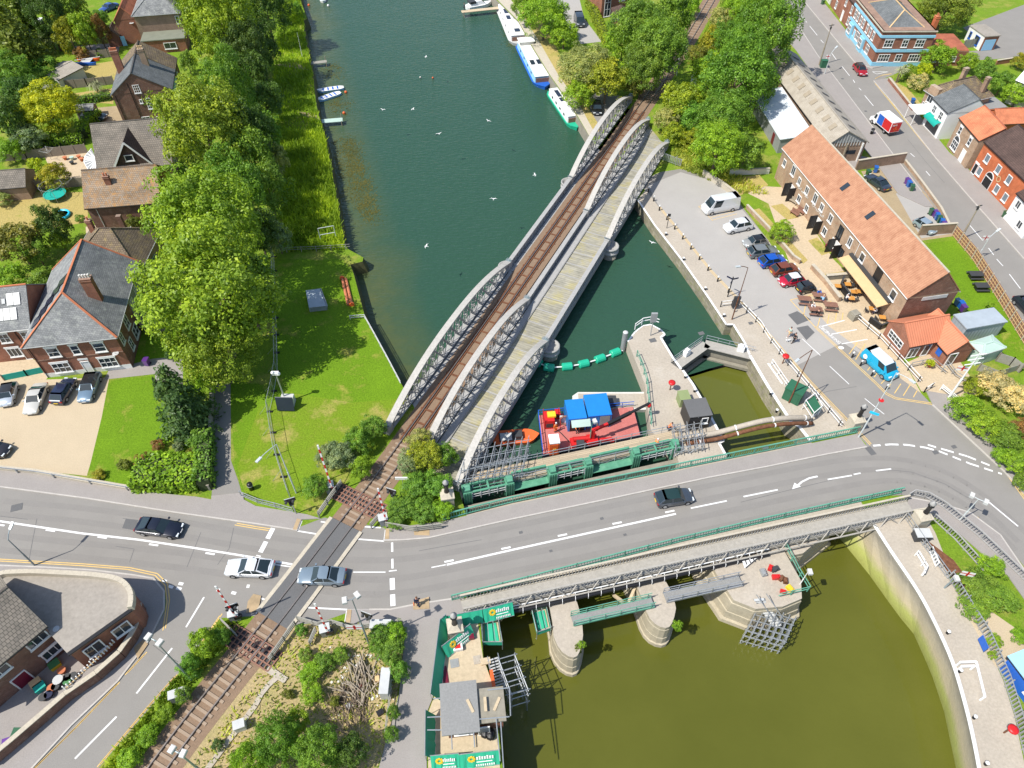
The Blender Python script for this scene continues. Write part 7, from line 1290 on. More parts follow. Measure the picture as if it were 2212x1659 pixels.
boxthing('equipment_box','olive green metal equipment box on the lock island','cabinet',T(22,1462,140,1.4),T(22,1545,130,1.4),1.4,1.4,M['olive']);b=boxthing('kiosk','dark green ridged kiosk beside the lock railings','kiosk',T(32,150,40,1.8),T(32,290,110,1.8),1.7,1.8,M['dgreen'],M['dgreen'],0,.25)
o=thing('control_stand','white steel frame with green canopy at the pipe end by the lock','frame',tuple(T(32,370,250)));mb=MB();q=[T(32,x,y)for x,y in((290,220),(360,330),(430,270),(370,160))]
for p in q:mb.tube(p,p+UPV*1.8,.05,5)
for z in(.9,1.8):mb.path([p+UPV*z for p in q+[q[0]]],.05,5)
mb.build('frame',M['white'],o);mb=MB();mb.sheet([tuple(p)[:2]for p in q],1.4);mb.build('canopy',M['dgreen'],o)
railing('island_railing',W([(1371,712),(1388,700),(1406,697),(1422,703)]),'white curved handrail round the island nose',M['white'],1.1,0,1.4,(1.1,.6),.03,.08);railing('island_railing',W([(1396,829),(1388,800),(1375,770)])[::-1]+W([(1400,870),(1406,925)]),'green and grey handrail along the river side of the island',M['rail_green'],1.1,0,1.6,(1.1,.6),.03,.06)
wl2=MB()
def edge(P,w=.28,z=.03):line(wl2,W(P),w,None,z)
edge([(1378,432),(1414,486),(1474,563),(1527,638),(1569,701),(1584,701),(1609,741),(1619,766)]);edge([(1620,768),(1660,836),(1697,893),(1710,912),(1727,922),(1752,954)],.4);edge([(1436,722),(1427,729),(1453,772),(1471,797)],.3);edge([(1475,800),(1496,829),(1518,867),(1548,924),(1563,952),(1553,957),(1568,984)],.3);edge([(1356,738),(1371,718),(1388,704),(1406,701),(1428,713),(1436,722)],.2);edge([(1659,785),(1690,829)],.25)
structure('quay_edge_line',wl2,M['white'])
o=thing('quay_edge_pipe','white painted kerb tube along the tidal quay edge','pipe rail',tuple(g(1889,1134)));mb=MB();mb.path(smooth(resample(W(RB2[1:]),1.0),3),.17,8);mb.build('tube',M['white'],o)
mb=MB()
for P in([(2065,1438),(2099,1437),(2117,1512)],[(2068,1447),(2096,1446)]):mb.path([g(x,y)+UPV*.9 for x,y in P],.12,6);mb.tube(g(*P[-1]),g(*P[-1])+UPV*.9,.1,6);mb.tube(g(*P[0]),g(*P[0])+UPV*.9,.1,6)
mb.build('tubes',M['white'],thing('handrail','white bent handrail at the ladder head on the tidal quay','handrail',tuple(g(2040,1440))))
BO=[(2046,1368),(2072,1451),(2103,1551),(2128,1651),(1438,508),(1476,562),(1523,626),(1563,684),(1480,816),(1500,846),(1664,852),(1677,890)]
def bollard_small():
    o=thing('mooring_bollard','mooring bollard','bollard');mb=MB();mb.lathe((0,0,0),[(.16,0),(.13,.3),(.2,.36),(.2,.42)],10);mb.build('post',M['black'],o);mb=MB();mb.ball((0,0,.46),.19,8,.5);mb.build('cap',M['white'],o);return o
rb_=Repeat(bollard_small)
for p in BO:rb_(g(*p),0,'low black mooring bollard with a white cap on the '+('tidal quay' if p[1]>1000 else 'lock quay edge' if p[1]<700 or p[0]>1600 else 'island edge'),'mooring bollards on the '+('tidal quay' if p[1]>1000 else 'lock quay edge' if p[1]<700 or p[0]>1600 else 'island edge'))
# ---------------------------------------------------------------- posts, lamps, signals
def bollard():
    o=thing('bollard','black bollard with white band','bollard');mb=MB();mb.lathe((0,0,0),[(.12,0),(.1,.75),(.1,.95)],8);mb.build('post',M['black'],o);mb=MB();mb.lathe((0,0,.78),[(.11,0),(.115,.12)],8);mb.build('white_band',M['white'],o);mb=MB();mb.ball((0,0,.95),.12,8,.7);mb.build('cap',M['white'],o);return o
rbl=Repeat(bollard);QB=resample(W([(1400,415),(1424,455),(1477,520),(1538,596),(1590,650)]),2.62)
for p in QB:rbl(p,0,'black bollard with white top in the row along the quay car park','bollards along the quay car park')
for p in(g(1840,772),g(1858,790),g(1882,812),g(1913,842)):rbl(p,0,'black and white reflective bollard beside the cyan van','bollards beside the cyan van')
railing('quay_railing',W([(1592,655),(1640,705),(1659,735),(1697,785),(1752,850),(1815,925)]),'white two-bar railing on black posts between car park and lock',M['white'],1.0,0,2.1,(1.0,.5),.03,.07,M['black']);railing('quay_railing',W([(1665,788),(1690,825),(1722,870)]),'white railing beside the green kiosk at the lock',M['white'],1.0,0,1.8,(1.0,.5));railing('quay_railing',W([(1556,663),(1580,660)]),'short white rail beside the rusty car park lamp',M['white'],1.0,0,1.6,(1.0,.5),.03,.07,M['black'])
railing('forecourt_railing',W([(1850,692),(1900,735),(1950,790),(1985,828)]),'white railing on black posts in front of the brick office',M['white'],1.0,0,2.0,(1.0,.5),.03,.07,M['black']);railing('forecourt_railing',W([(1995,848),(2012,838)]),'short white rail left of the stone trough',M['white'],1.0,0,1.3,(1.0,.5),.03,.07,M['black']);railing('forecourt_railing',W([(2030,843),(2070,875)]),'short white rail beside the leafy roadside bush',M['white'],1.0,0,1.3,(1.0,.5,.75));railing('ramp_railing',W([(2040,790),(2060,815),(2095,835)]),'thin grey ramp rail beside the office door',M['galv'],1.0,0,1.5,(1.0,.5));railing('ramp_railing',W([(1965,795),(2010,785),(2040,810)]),'thin grey forecourt rail around the potted shrub',M['galv'],1.0,0,1.6,(1.0,.5))
railing('roadside_railing',W([(1957,1078),(1970,1070),(2000,1076),(2034,1096),(2110,1158),(2202,1246),(2260,1310)]),'grey slatted guard railing along the bend of the road',M['girder'],1.1,.3,2.2,(1.1,.2),.06,.1);railing('roadside_railing',W([(2008,1118),(2060,1165),(2124,1236)]),'grey slatted railing on the quay side of the footway',M['girder'],1.1,.3,2.2,(1.1,.2),.06,.1);railing('quay_ladder_rail',W([(1950,1115),(1990,1175),(2045,1250)]),'pale blue grey railing along the upper tidal quay',M['galv'],1.1,.8,1.8,(1.1,.6,.2),.04,.07)
railing('palisade_fence',W([(2046,1250),(2085,1315),(2123,1376),(2165,1470),(2190,1550),(2215,1660)]),'grey steel palisade fence along the tidal quay',M['galv'],1.8,.34,2.7,(1.5,.3),.13,.06);railing('quay_gate',W([(1976,1200),(1995,1232),(1988,1248)]),'white railing frame at the steps of the tidal quay',M['white'],1.0,0,1.2,(1.0,.5),.05,.12);railing('quay_gate',W([(2006,1192),(2020,1226)]),'short white picket panel on the tidal quay',M['white'],1.0,.35,2.0,(1.0,.2),.1,.1);railing('palisade_fence',W([(1432,348),(1470,362)]),'short grey palisade fence at the end of the plank roadway',M['galv'],1.8,.3,2.4,(1.5,.3),.13,.06)
o=thing('sign_board','blue sign board with white lines on the palisade fence','sign',tuple(g(2115,1385)));p0,p1=T(33,1800,545,1.0),T(33,1850,655,1.0);mb=MB();d=(p1-p0);n=d.cross(UPV).normalized()*.06;mb.hexa(p0-n*2,d,-n,UPV*.95);mb.build('board',M['blue'],o);mb=MB()
for z in(.2,.4,.6):mb.hexa(p0-n*3.05+d*.12+UPV*z,d*.75,-n*.1,UPV*.06)
mb.build('white_lines',M['white'],o)
def lamp(base,top,label,heads,m='post',arm=None,name='street_lamp',r=.09,flag=False,extra=None,z0=0.0):
    b=g(*base,z0);h=zat(base,top,z0);o=thing(name,label,'street lamp',tuple(b));mb=MB();mb.tube(b,b+UPV*h*.45,r,8);mb.tube(b+UPV*h*.45,b+UPV*h,r*.75,8,r*.5);mb.build('pole',M[m],o);t=b+UPV*h
    if arm:
        e=g(*arm,h+.3+z0);mb=MB();P=[t+(e-t)*(i/6)+UPV*(.35*sin(pi*i/12)-.0)for i in range(7)];mb.path(P,r*.5,6);mb.build('arm',M[m],o);hs=[(P[-1],(e-t).normalized())]
        for q,d in hs:mb=MB();mb.hexa(q-d.cross(UPV)*.14-UPV*.08,d*.75,d.cross(UPV)*.28,UPV*.14);mb.build('lamp_head',M['pale_post'],o)
    for dx,dy in heads:
        q=t+Vector((dx,dy,.05));mb=MB();mb.tube(t,q,r*.45,5);mb.build('arm',M[m],o);mb=MB();rz=atan2(dy,dx);mb.box(q+UPV*.05,(.6,.42,.3),rz+1.57);k_=mb.build('lamp_head',M['lgrey'],o);mb=MB();mb.box(q+UPV*.215+Vector((0,0,0)),(.5,.34,.03),rz+1.57);mb.build('lamp_glass',M['offwhite'],k_)
    if flag:q=b+UPV*h*flag[0];mb=MB();d=Vector(flag[1]);mb.hexa(q,d,UPV.cross(d).normalized()*.02,UPV*.75);k_=mb.build('flag',M['white'],o);mb=MB();s=UPV.cross(d).normalized()*.03;mb.hexa(q+d*.42-s*.3,d*.16,s,UPV*.75);mb.hexa(q+UPV*.32-s*.3,d,s,UPV*.14);mb.build('red_cross',M['red'],k_)
    if extra:extra(o,b,h)
    return o
lamp((75,1221),(27,1156),'grey curved street lamp by the flat-roofed pub',[],'post',(25,1148));lamp((415,1470),(336,1381),'tall grey lamp with twin floodlights beside the side road',[(-.55,.25),(.55,-.25)]);lamp((452,1680),(396,1612),'dark lamp with two white floodlights at the bottom edge',[(-.5,.2),(.45,-.1)],'post',None,'street_lamp',.12);lamp((797,1391),(766,1293),'tall pale lamp with twin floodlights and a flag in the scrub',[(-.6,-.15),(.4,.35)],flag=(.36,(-1.5,0,0)))
def arrow(o,b,h):mb=MB();q=b+UPV*h*.42;mb.box(q+Vector((.05,-.2,0)),(1.0,.06,.35),-.5);mb.build('direction_sign',M['cyan'],o);mb=MB();mb.lathe(q+UPV*2.2+Vector((0,-.14,0)),[(.3,0),(.3,.04)],12);mb.build('round_sign',M['red'],o)
lamp((1854,945),(1927,800),'tall pale street lamp at the end of the green parapet',[],'pale_post',(1962,824),extra=arrow);lamp((2072,1125),(2114,1078),'grey pole with twin floodlights on the bend',[(-.55,.4),(.55,-.4)],'pale_post')
def xb(o,b,h):
    mb=MB()
    for z in(.78,.88,.97):mb.tube(b+UPV*h*z+Vector((-1.0,-.2,0)),b+UPV*h*z+Vector((1.0,.2,0)),.07,6)
    mb.build('crossbars',M['white'],o)
lamp((2049,860),(2117,764),'white mast with three crossbars and a flag beside the office',[],'white',None,'flag_mast',.13,(.62,(-1.3,.2,0)),xb);lamp((2109,560),(2134,510),'pale street lamp with a flag behind the panel fence',[],'pale_post',(2150,504),flag=(.88,(-1.0,0,0)));lamp((1781,160),(1793,114),'pale street lamp with flag beside the telegraph pole',[],'pale_post',(1803,108),flag=(.75,(-.8,0,0)));lamp((1581,690),(1620,580),'rusty lamp post between lock and car park',[],'rust',(1598,580));lamp((1704,870),(1759,758),'rusty lamp post beside the green kiosk',[],'rust',(1724,780));lamp((2196,893),(2202,866),'lamp with white floodlights in the roadside bushes',[(-.4,.2),(.4,-.1)]);lamp((2040,1270),(2070,1262),'small solar lamp on the palisade',[(.3,0)]);lamp((1728,1262),(1749,1239),'small white lamp at the corner of the works pier',[(.2,0)],'white',None,'street_lamp',.06,z0=-.9);lamp((2085,1262),(2098,1235),'grey pole carrying a flag above the shrubs',[],'post',None,'flag_pole',.07,(.8,(-1.2,.3,0)));lamp((640,1065),(594,961),'pale street lamp behind the mesh fence at the crossing',[],'pale_post',(566,992));lamp((1275,945),(1276,912),'green lamp post on the sluice walkway',[(.3,.1)],'rail_green',None,'street_lamp',.06)
def ins(o,b,h):mb=MB();mb.box(b+UPV*(h*.96),(1.2,.1,.12),.4);mb.box(b+UPV*(h*.9),(.25,.2,.5),.4);mb.build('crossarm',M['dark'],o)
lamp((2074,517),(2115,441),'dark wooden telegraph pole behind the panel fence',[],'wood',None,'telegraph_pole',.15,extra=ins);lamp((1769,141),(1801,52),'leaning dark telegraph pole by the green street cabinet',[],'wood',None,'telegraph_pole',.17,extra=ins)
lamp((653,122),(651,68),'thin white pole standing on the reed bank',[],'white',None,'marker_pole',.05)
def ped(base,label):
    b=g(*base);o=thing('pedestal_lamp',label,'pedestal lamp',tuple(b),0,'stone pedestals with black lanterns');mb=MB();mb.box(b+UPV*.9,(1.3,1.3,1.8),.2);mb.box(b+UPV*1.87,(1.5,1.5,.16),.2);mb.add([b+Vector((x*.62,y*.62,1.95))for x,y in((-1,-1),(1,-1),(1,1),(-1,1))]+[b+UPV*2.35+Vector((x*.3,y*.3,0))for x,y in((-1,-1),(1,-1),(1,1),(-1,1))],[(0,1,5,4),(1,2,6,5),(2,3,7,6),(3,0,4,7),(4,5,6,7)]);mb.build('pedestal',M['stone'],o);mb=MB();mb.lathe(b+UPV*2.35,[(.3,0),(.24,.3),(.22,1.1),(.34,1.3),(.3,1.5)],10);mb.build('lantern_post',M['black'],o,True);mb=MB();mb.lathe(b+UPV*3.84,[(.26,0),(.34,.25),(.12,.5),(.03,.62)],10);mb.build('lantern_cap',M['girder'],o,True)
ped((968,1087),'stone pedestal with black lantern at the left end of the sluice');ped((1841,925),'stone pedestal with black lantern at the lock end of the green parapet');ped((1980,1132),'stone pedestal with black lantern at the right end of the footbridge');ped((985,1368),'stone pedestal with black lantern inside the banner fence')
def barrier(base,top,label):
    b=g(*base);h=zat(base,top);h=max(5.0,min(9.5,h));o=thing('level_crossing_barrier',label,'barrier',tuple(b),0,'raised level crossing barriers');mb=MB();mb.box(b+UPV*.6,(.9,.8,1.2),.3);mb.build('machine_box',M['grey'],o);mb=MB();mb.box(b+UPV*1.25,(1.0,.9,.08),.3);mb.build('box_lid',M['lgrey'],o);q=b+Vector((.35,-.3,.7));n_=12;mb=MB();mr=MB()
    for k in range(n_):(mb if k%2 else mr).bar(q+UPV*(h-.7)*(k/n_),q+UPV*(h-.7)*((k+1)/n_),.17,.09)
    mb.build('boom',M['white'],o);mr.build('red_bands',M['red'],o);mb=MB();mb.box(q+Vector((.1,.1,.1)),(.7,.35,.5),.3);mb.build('counterweight',M['black'],o)
barrier((715,1060),(660,963),'raised red and white barrier left of the rails, north side, with white stays');barrier((830,1130),(807,1050),'raised red and white barrier right of the rails, north side');barrier((510,1335),(470,1252),'raised red and white barrier left of the rails, south side');barrier((706,1368),(688,1290),'raised red and white barrier right of the rails, south side')
def signal(base,label,s=1):
    b=g(*base);o=thing('crossing_signal',label,'signal light',tuple(b),0,'level crossing road signals');mb=MB();mb.tube(b,b+UPV*3.0,.07,6);mb.build('post',M['galv'],o);mb=MB();mb.box(b+UPV*2.9+Vector((0,-.1,0)),(1.15,.08,.5),.35*s);mb.box(b+UPV*2.3+Vector((0,-.1,0)),(.5,.08,.7),.35*s);k_=mb.build('backboard',M['black'],o);mb=MB()
    for dx in(-.35,.35):q=b+UPV*2.9+Vector((dx,-.22+dx*.3*s,0));mb.tube(q,q+Vector((0,-.25,0)),.15,8)
    mb.tube(b+UPV*2.25+Vector((0,-.2,0)),b+UPV*2.25+Vector((0,-.4,0)),.13,8);mb.build('lamp_hoods',M['dark'],k_);mb=MB();mb.box(b+UPV*3.2+Vector((0,-.1,0)),(1.1,.05,.12),.35*s);mb.build('striped_bar',M['lgrey'],o)
signal((640,1110),'black road signal with striped board at the left of the crossing');signal((853,1090),'black twin road signal in the ivy right of the crossing',-1);signal((802,1352),'black twin road signal by the pavement cabinet',-1);signal((520,1335),'black road signal on the side road corner')
b_=g(1461,163);o=thing('railway_signal','railway signal with black head beside the rails','signal',tuple(b_));mb=MB();mb.tube(b_,b_+UPV*4.0,.09,6);mb.build('post',M['white'],o);mb=MB();mb.box(b_+UPV*4.6,(.6,.35,1.3));mb.build('signal_head',M['black'],o);mb=MB();mb.box(b_+UPV*1.8+Vector((-.5,0,0)),(.6,.4,.4));mb.build('junction_box',M['lgrey'],o)
for base,lb_,s,m in(((392,1508),'grey roadside cabinet at the kerb among bushes',(1.4,.7,1.3),'grey'),((522,1572),'pale grey trackside cabinet beside the cable trough',(.9,.7,1.0),'lgrey'),((836,1485),'tall pale grey cabinet on the footpath fence',(.75,2.2,1.7),'lgrey'),((826,1362),'wide grey pavement cabinet in the ivy',(1.9,.8,1.5),'lgrey'),((1497,185),'white trackside cabinet in the railway wood',(.8,1.6,2.2),'white'),((1777,146),'green street cabinet beside the telegraph pole',(1.2,.9,1.5),'dgreen'),((1986,1162),'dark slate grey cabinet on the tidal quay',(1.5,1.0,1.0),'dark')):
    b_=g(*base);o=thing('cabinet',lb_,'cabinet',tuple(b_));mb=MB();mb.box(b_+UPV*s[2]/2,s,.35 if base[0]<600 else 0);mb.build('body',M[m],o);mb=MB();mb.box(b_+UPV*(s[2]+.04),(s[0]+.1,s[1]+.1,.08),.35 if base[0]<600 else 0);mb.build('lid',M['lgrey']if m!='dgreen' else M[m],o)
o=thing('white_board_sign','white T-shaped trackside board by the rails','sign',tuple(g(865,1050)));b_=g(872,1052);mb=MB();mb.tube(b_,b_+UPV*1.6,.05,5);mb.build('post',M['galv'],o);mb=MB();mb.box(b_+UPV*1.7,(1.5,.1,.45));mb.build('board',M['white'],o)
def lifebuoy(base,label):
    b_=g(*base);o=thing('lifebuoy_post',label,'lifebuoy',tuple(b_));mb=MB();mb.tube(b_,b_+UPV*1.5,.07,6);mb.build('post',M['rust'],o);mb=MB();mb.lathe(b_+Vector((0,-.15,1.5)),[(.42,-.1),(.45,0),(.42,.12),(.2,.16)],12);k_=mb.build('housing',M['red'],o,True)
lifebuoy((1690,785),'red lifebuoy housing on the car park railing');lifebuoy((1447,842),'faded red lifebuoy housing on the lock island');lifebuoy((2168,1583),'red lifebuoy housing with white ends on the tidal quay')
def bin_():
    o=thing('wheelie_bin','wheelie bin','wheelie bin');mb=MB();mb.add([(-.24,-.3,.08),(.24,-.3,.08),(.24,.25,.08),(-.24,.25,.08),(-.3,-.36,.98),(.3,-.36,.98),(.3,.36,.98),(-.3,.36,.98)],[(3,2,1,0),(0,1,5,4),(1,2,6,5),(2,3,7,6),(3,0,4,7),(4,5,6,7)]);mb.build('bin_body',M['paint'],o);mb=MB();mb.hexa((-.32,-.38,.98),(.64,0,0),(0,.78,.03),(0,0,.1));mb.build('lid_body',M['paint'],o)
    for s in(-.25,.25):mb=MB();mb.tube((s-.05,.28,.1),(s+.05,.28,.1),.1,8);mb.build('wheel',M['tyre'],o)
    return o
rwb=Repeat(bin_);DG,PU,BL=(.03,.12,.05),(.13,.04,.25),(.02,.14,.5)
for x,y,c,l in((2009,464,DG,'dark green wheelie bin at the upper end of the row by the yard wall'),(2017,468,PU,'purple lidded wheelie bin second in the row by the yard wall'),(2021,474,BL,'blue wheelie bin third in the row by the yard wall'),(2026,480,DG,'green wheelie bin in the middle of the row by the yard wall'),(2031,487,BL,'blue wheelie bin near the lower end of the row by the yard wall'),(2036,493,PU,'purple wheelie bin at the lower end of the row by the yard wall'),(1957,398,PU,'purple wheelie bin behind the dark saloon in the yard'),(1961,404,BL,'blue wheelie bin beside the purple one in the yard'),(1967,412,DG,'green wheelie bin at the yard roadside wall'),(1889,372,BL,'blue wheelie bin against the courtyard wall'),(1873,380,DG,'tipped green wheelie bin beside the dark saloon'),(1969,225,BL,'blue wheelie bin in front of the carport'),(2072,665,BL,'blue wheelie bin at the mill end'),(2077,673,PU,'purple wheelie bin at the mill end'),(2064,660,(.02,.05,.1),'dark wheelie bin at the mill end wall'),(2168,470,DG,'pale green wheelie bin on the right hand pavement'),(320,788,PU,'purple lidded wheelie bin on the shaded side lawn'),(1776,10,DG,'green wheelie bin outside the white terrace house'),(47,1590,DG,'green bin on the pub terrace'),(26,1612,PU,'purple bin on the pub terrace')):rwb(g(x,y),R_.uniform(-.4,.4),l,None,c)
for base,lb_ in(((544,1057),'black round litter bin beside the footpath'),((1882,290),'black round litter bin on the main street pavement')):b_=g(*base);o=thing('litter_bin',lb_,'litter bin',tuple(b_));mb=MB();mb.lathe(b_,[(.26,0),(.3,.9),(.32,.95),(.3,1.1),(.1,1.2)],12);mb.build('body',M['black'],o,True);mb=MB();mb.lathe(b_+UPV*.75,[(.31,0),(.315,.08)],12);mb.build('band',M['lgrey'],o)
# ---------------------------------------------------------------- fences and walls
def pfence(P,label,h=1.7,m='fence_wood',pw=1.83,name='timber_fence',post='fence_wood',t=.05,cap=None,cat='fence'):
    P=W(P);o=thing(name,label,cat,tuple(P[0]));po=MB()
    for a,b in zip(P,P[1:]):
        n_=max(1,round((b-a).length/pw));d=(b-a)/n_
        for i in range(n_):mb=MB();mb.bar(a+d*(i+.04)+UPV*h/2,a+d*(i+.96)+UPV*h/2,t,h*.96);mb.build('fence_panel',M[m],o)
        for i in range(n_+1):mb=MB();mb.bar(a+d*i,a+d*i+UPV*(h+.1),.12,.12);mb.build('post',M[post],o)
    return o
def wall(P,label,h,m,t=.25,cap='stone',name='brick_wall'):
    P=W(P);o=thing(name,label,'wall',tuple(P[0]));mb=MB();mb.bars([p+UPV*h/2 for p in P],t,h);mb.build('brickwork',M[m],o);mb=MB();mb.bars([p+UPV*(h+.04)for p in P],t+.1,.09);mb.build('coping',M[cap],o);return o
pfence([(-20,352),(60,344),(190,330)],'grey timber panel fence behind the pale patio');pfence([(-20,415),(100,408),(190,402)],'timber panel fence between patio and dry lawn');pfence([(140,192),(190,188),(248,182)],'timber panel fence between the two upper gardens');pfence([(170,130),(215,126),(256,122)],'dark timber fence behind the catamaran');pfence([(255,95),(300,92)],'weathered timber fence below the flat felt extension');pfence([(10,822),(60,812),(103,803)],'low teal timber fence at the gravel drive',1.0,'teal');pfence([(300,690),(350,688)],'dark timber fence beside the shaded lawn')
FP=W([(2056,508),(2100,560),(2150,640),(2212,745),(2260,820)]);o=thing('panel_fence','brown timber panel fence with pale concrete posts along the street','fence',tuple(FP[0]));Q=resample(FP,1.9)
for a,b in zip(Q,Q[1:]):
    mb=MB();mb.bar(a+(b-a)*.06+UPV*.95,a+(b-a)*.94+UPV*.95,.06,1.7);k_=mb.build('fence_panel',M['brown_wood'],o);mb=MB();n=(b-a).cross(UPV).normalized()*.06
    for z in(.2,.7,1.2,1.7):mb.bar(a+(b-a)*.06+UPV*z+n,a+(b-a)*.94+UPV*z+n,.05,.07)
    for t in(.33,.66):mb.bar(a+(b-a)*t+UPV*.1+n,a+(b-a)*t+UPV*1.8+n,.07,.05)
    mb.build('battens',M['tan'],k_);mb=MB();mb.bar(a,a+UPV*1.95,.14,.14);mb.build('concrete_post',M['stone'],o)
pfence([(2150,780),(2180,790),(2200,805)],'weathered board fence behind the green kiosk',1.5,'oldwood');pfence([(2110,800),(2150,815),(2212,795)],'grey board fence at the right end of the office lawn',1.2,'oldwood');pfence([(2078,105),(2110,101)],'grey timber gate beside the blue-doored garage',1.8,'oldwood')
wall([(1982,508),(2058,503)],'brown brick wall at the end of the parking yard',1.8,'brick_br');wall([(1846,368),(1950,352)],'brown brick wall between warehouse and parking yard',1.9,'brick_br');wall([(1953,352),(1990,400),(2030,455),(2052,500)],'low brick wall along the street side of the yard',.6,'brick_b');wall([(1918,175),(1970,240)],'low red brick garden wall at the junction',.7,'brick');wall([(1518,378),(1560,405),(1590,428)],'low stone wall at the top of the car park',.9,'stone',.35);wall([(1612,450),(1660,500),(1712,560),(1727,570)],'low brick wall between car park and mill gardens',.7,'brick_b');wall([(1752,580),(1780,610),(1812,652)],'low brick wall beside the café tables',.8,'brick_b',.4);wall([(1782,604),(1850,598)],'dark planter wall at the end of the café terrace',.8,'dkconcrete',.4);wall([(1575,378),(1660,375)],'pale wall behind the car park trees',1.0,'offwhite');wall([(-40,1010),(80,1022),(180,1040),(285,1058)],'low boundary wall between gravel drive and pavement',.45,'stone',.35);railing('boundary_rail',W([(-40,1014),(80,1027),(180,1044),(285,1062)]),'single grey rail above the boundary wall',M['galv'],.9,0,4.5,(.9,),.03,.07);wall([(2150,140),(2195,133)],'brick garden wall at the side road bend',.9,'brick');wall([(462,830),(458,950),(454,1060)],'dark wall along the shaded side of the footpath',1.0,'dkconcrete',.2)
wall([(313,1317),(312,1340),(305,1365),(295,1384),(270,1420),(220,1465),(155,1510),(100,1558),(40,1610),(-20,1660)],'old brick wall curving round the pub terrace',1.4,'brick_d',.35)
o=thing('picket_row','row of white pickets and jars along the pub terrace wall','picket fence',tuple(g(240,1410)));mb=MB()
for p in resample(W([(261,1401),(240,1425),(200,1462),(158,1502)]),.3):mb.bar(p+UPV*1.45,p+UPV*(1.9+R_.random()*.35),.1,.08)
mb.build('pickets',M['white'],o);mb=MB();mb.bars([p+UPV*1.6 for p in W([(261,1401),(200,1462),(158,1502)])],.1,.08);mb.build('rail',M['tan'],o)
def slatfence(P,label,h=1.1):railing('slatted_fence',W(P),label,M['oldwood'],h,0,1.7,(h,h*.7,h*.4),.03,.12)
slatfence([(690,1118),(720,1075),(740,1048)],'grey slatted wing fence left of the northern rails');slatfence([(803,1142),(822,1120)],'grey slatted wing fence right of the northern rails');slatfence([(835,1140),(895,1150),(955,1143)],'slatted fence buried in ivy by the pavement');slatfence([(645,1342),(690,1355),(720,1350),(760,1362),(800,1358)],'slatted fence along the south pavement of the crossing');slatfence([(640,1352),(610,1395),(585,1430)],'slatted wing fence right of the southern rails');slatfence([(672,1395),(685,1365)],'short slatted fence beside the southern barrier box');slatfence([(482,1345),(515,1378)],'short slatted fence left of the southern rails');railing('path_fence',W([(862,1350),(858,1390),(852,1445)]),'thin post and rail fence in the ivy beside the footpath',M['oldwood'],1.2,0,2.0,(1.2,.6));railing('path_fence',W([(848,1495),(840,1545),(835,1590)]),'grey rail fence below the tall cabinet',M['oldwood'],1.2,0,2.0,(1.2,.6));railing('verge_railing',W([(522,1072),(560,1088),(600,1098),(635,1108)]),'galvanised verge railing in front of the mown lawn',M['galv'],1.0,.5,2.2,(1.0,.5,.15),.03,.06)
def heras(P,label,name='mesh_fence'):
    P=W(P);o=thing(name,label,'mesh fence',tuple(P[0]));Q=resample(P,3.4)
    for a,b in zip(Q,Q[1:]):
        mb=MB()
        for q in(a,b-(b-a)*.02):mb.tube(q+UPV*.1,q+UPV*2.0,.028,5)
        for z in(.15,2.0):mb.tube(a+UPV*z,b+UPV*z,.028,5)
        k_=mb.build('mesh_panel',M['galv'],o);mb=MB()
        for i in range(1,12):q=a+(b-a)*(i/12);mb.bar(q+UPV*.15,q+UPV*2.0,.012,.012)
        mb.build('wires',M['galv'],k_);mb=MB();mb.box(a+UPV*.07,(.7,.24,.14));mb.build('foot_block',M['black'],o)
        s=(b-a).cross(UPV).normalized();mb=MB();mb.tube(a+UPV*1.4,a+s*1.2,.025,4);mb.build('stay',M['galv'],o)
heras([(592,555),(595,640),(598,740),(600,829),(580,872),(588,925),(598,985),(622,1060),(632,1090)],'long line of temporary mesh fence panels beside the tall trees');railing('wire_fence',W([(620,545),(680,543),(757,538)]),'low wire fence with wooden posts across the bank',M['oldwood'],.9,0,2.2,(.9,.5),.02,.05);railing('bank_fence',W([(757,690),(788,688),(806,720),(836,775),(866,832)]),'white topped bank fence along the lawn edge',M['lgrey'],.7,0,2.0,(.7,.35),.03,.08)
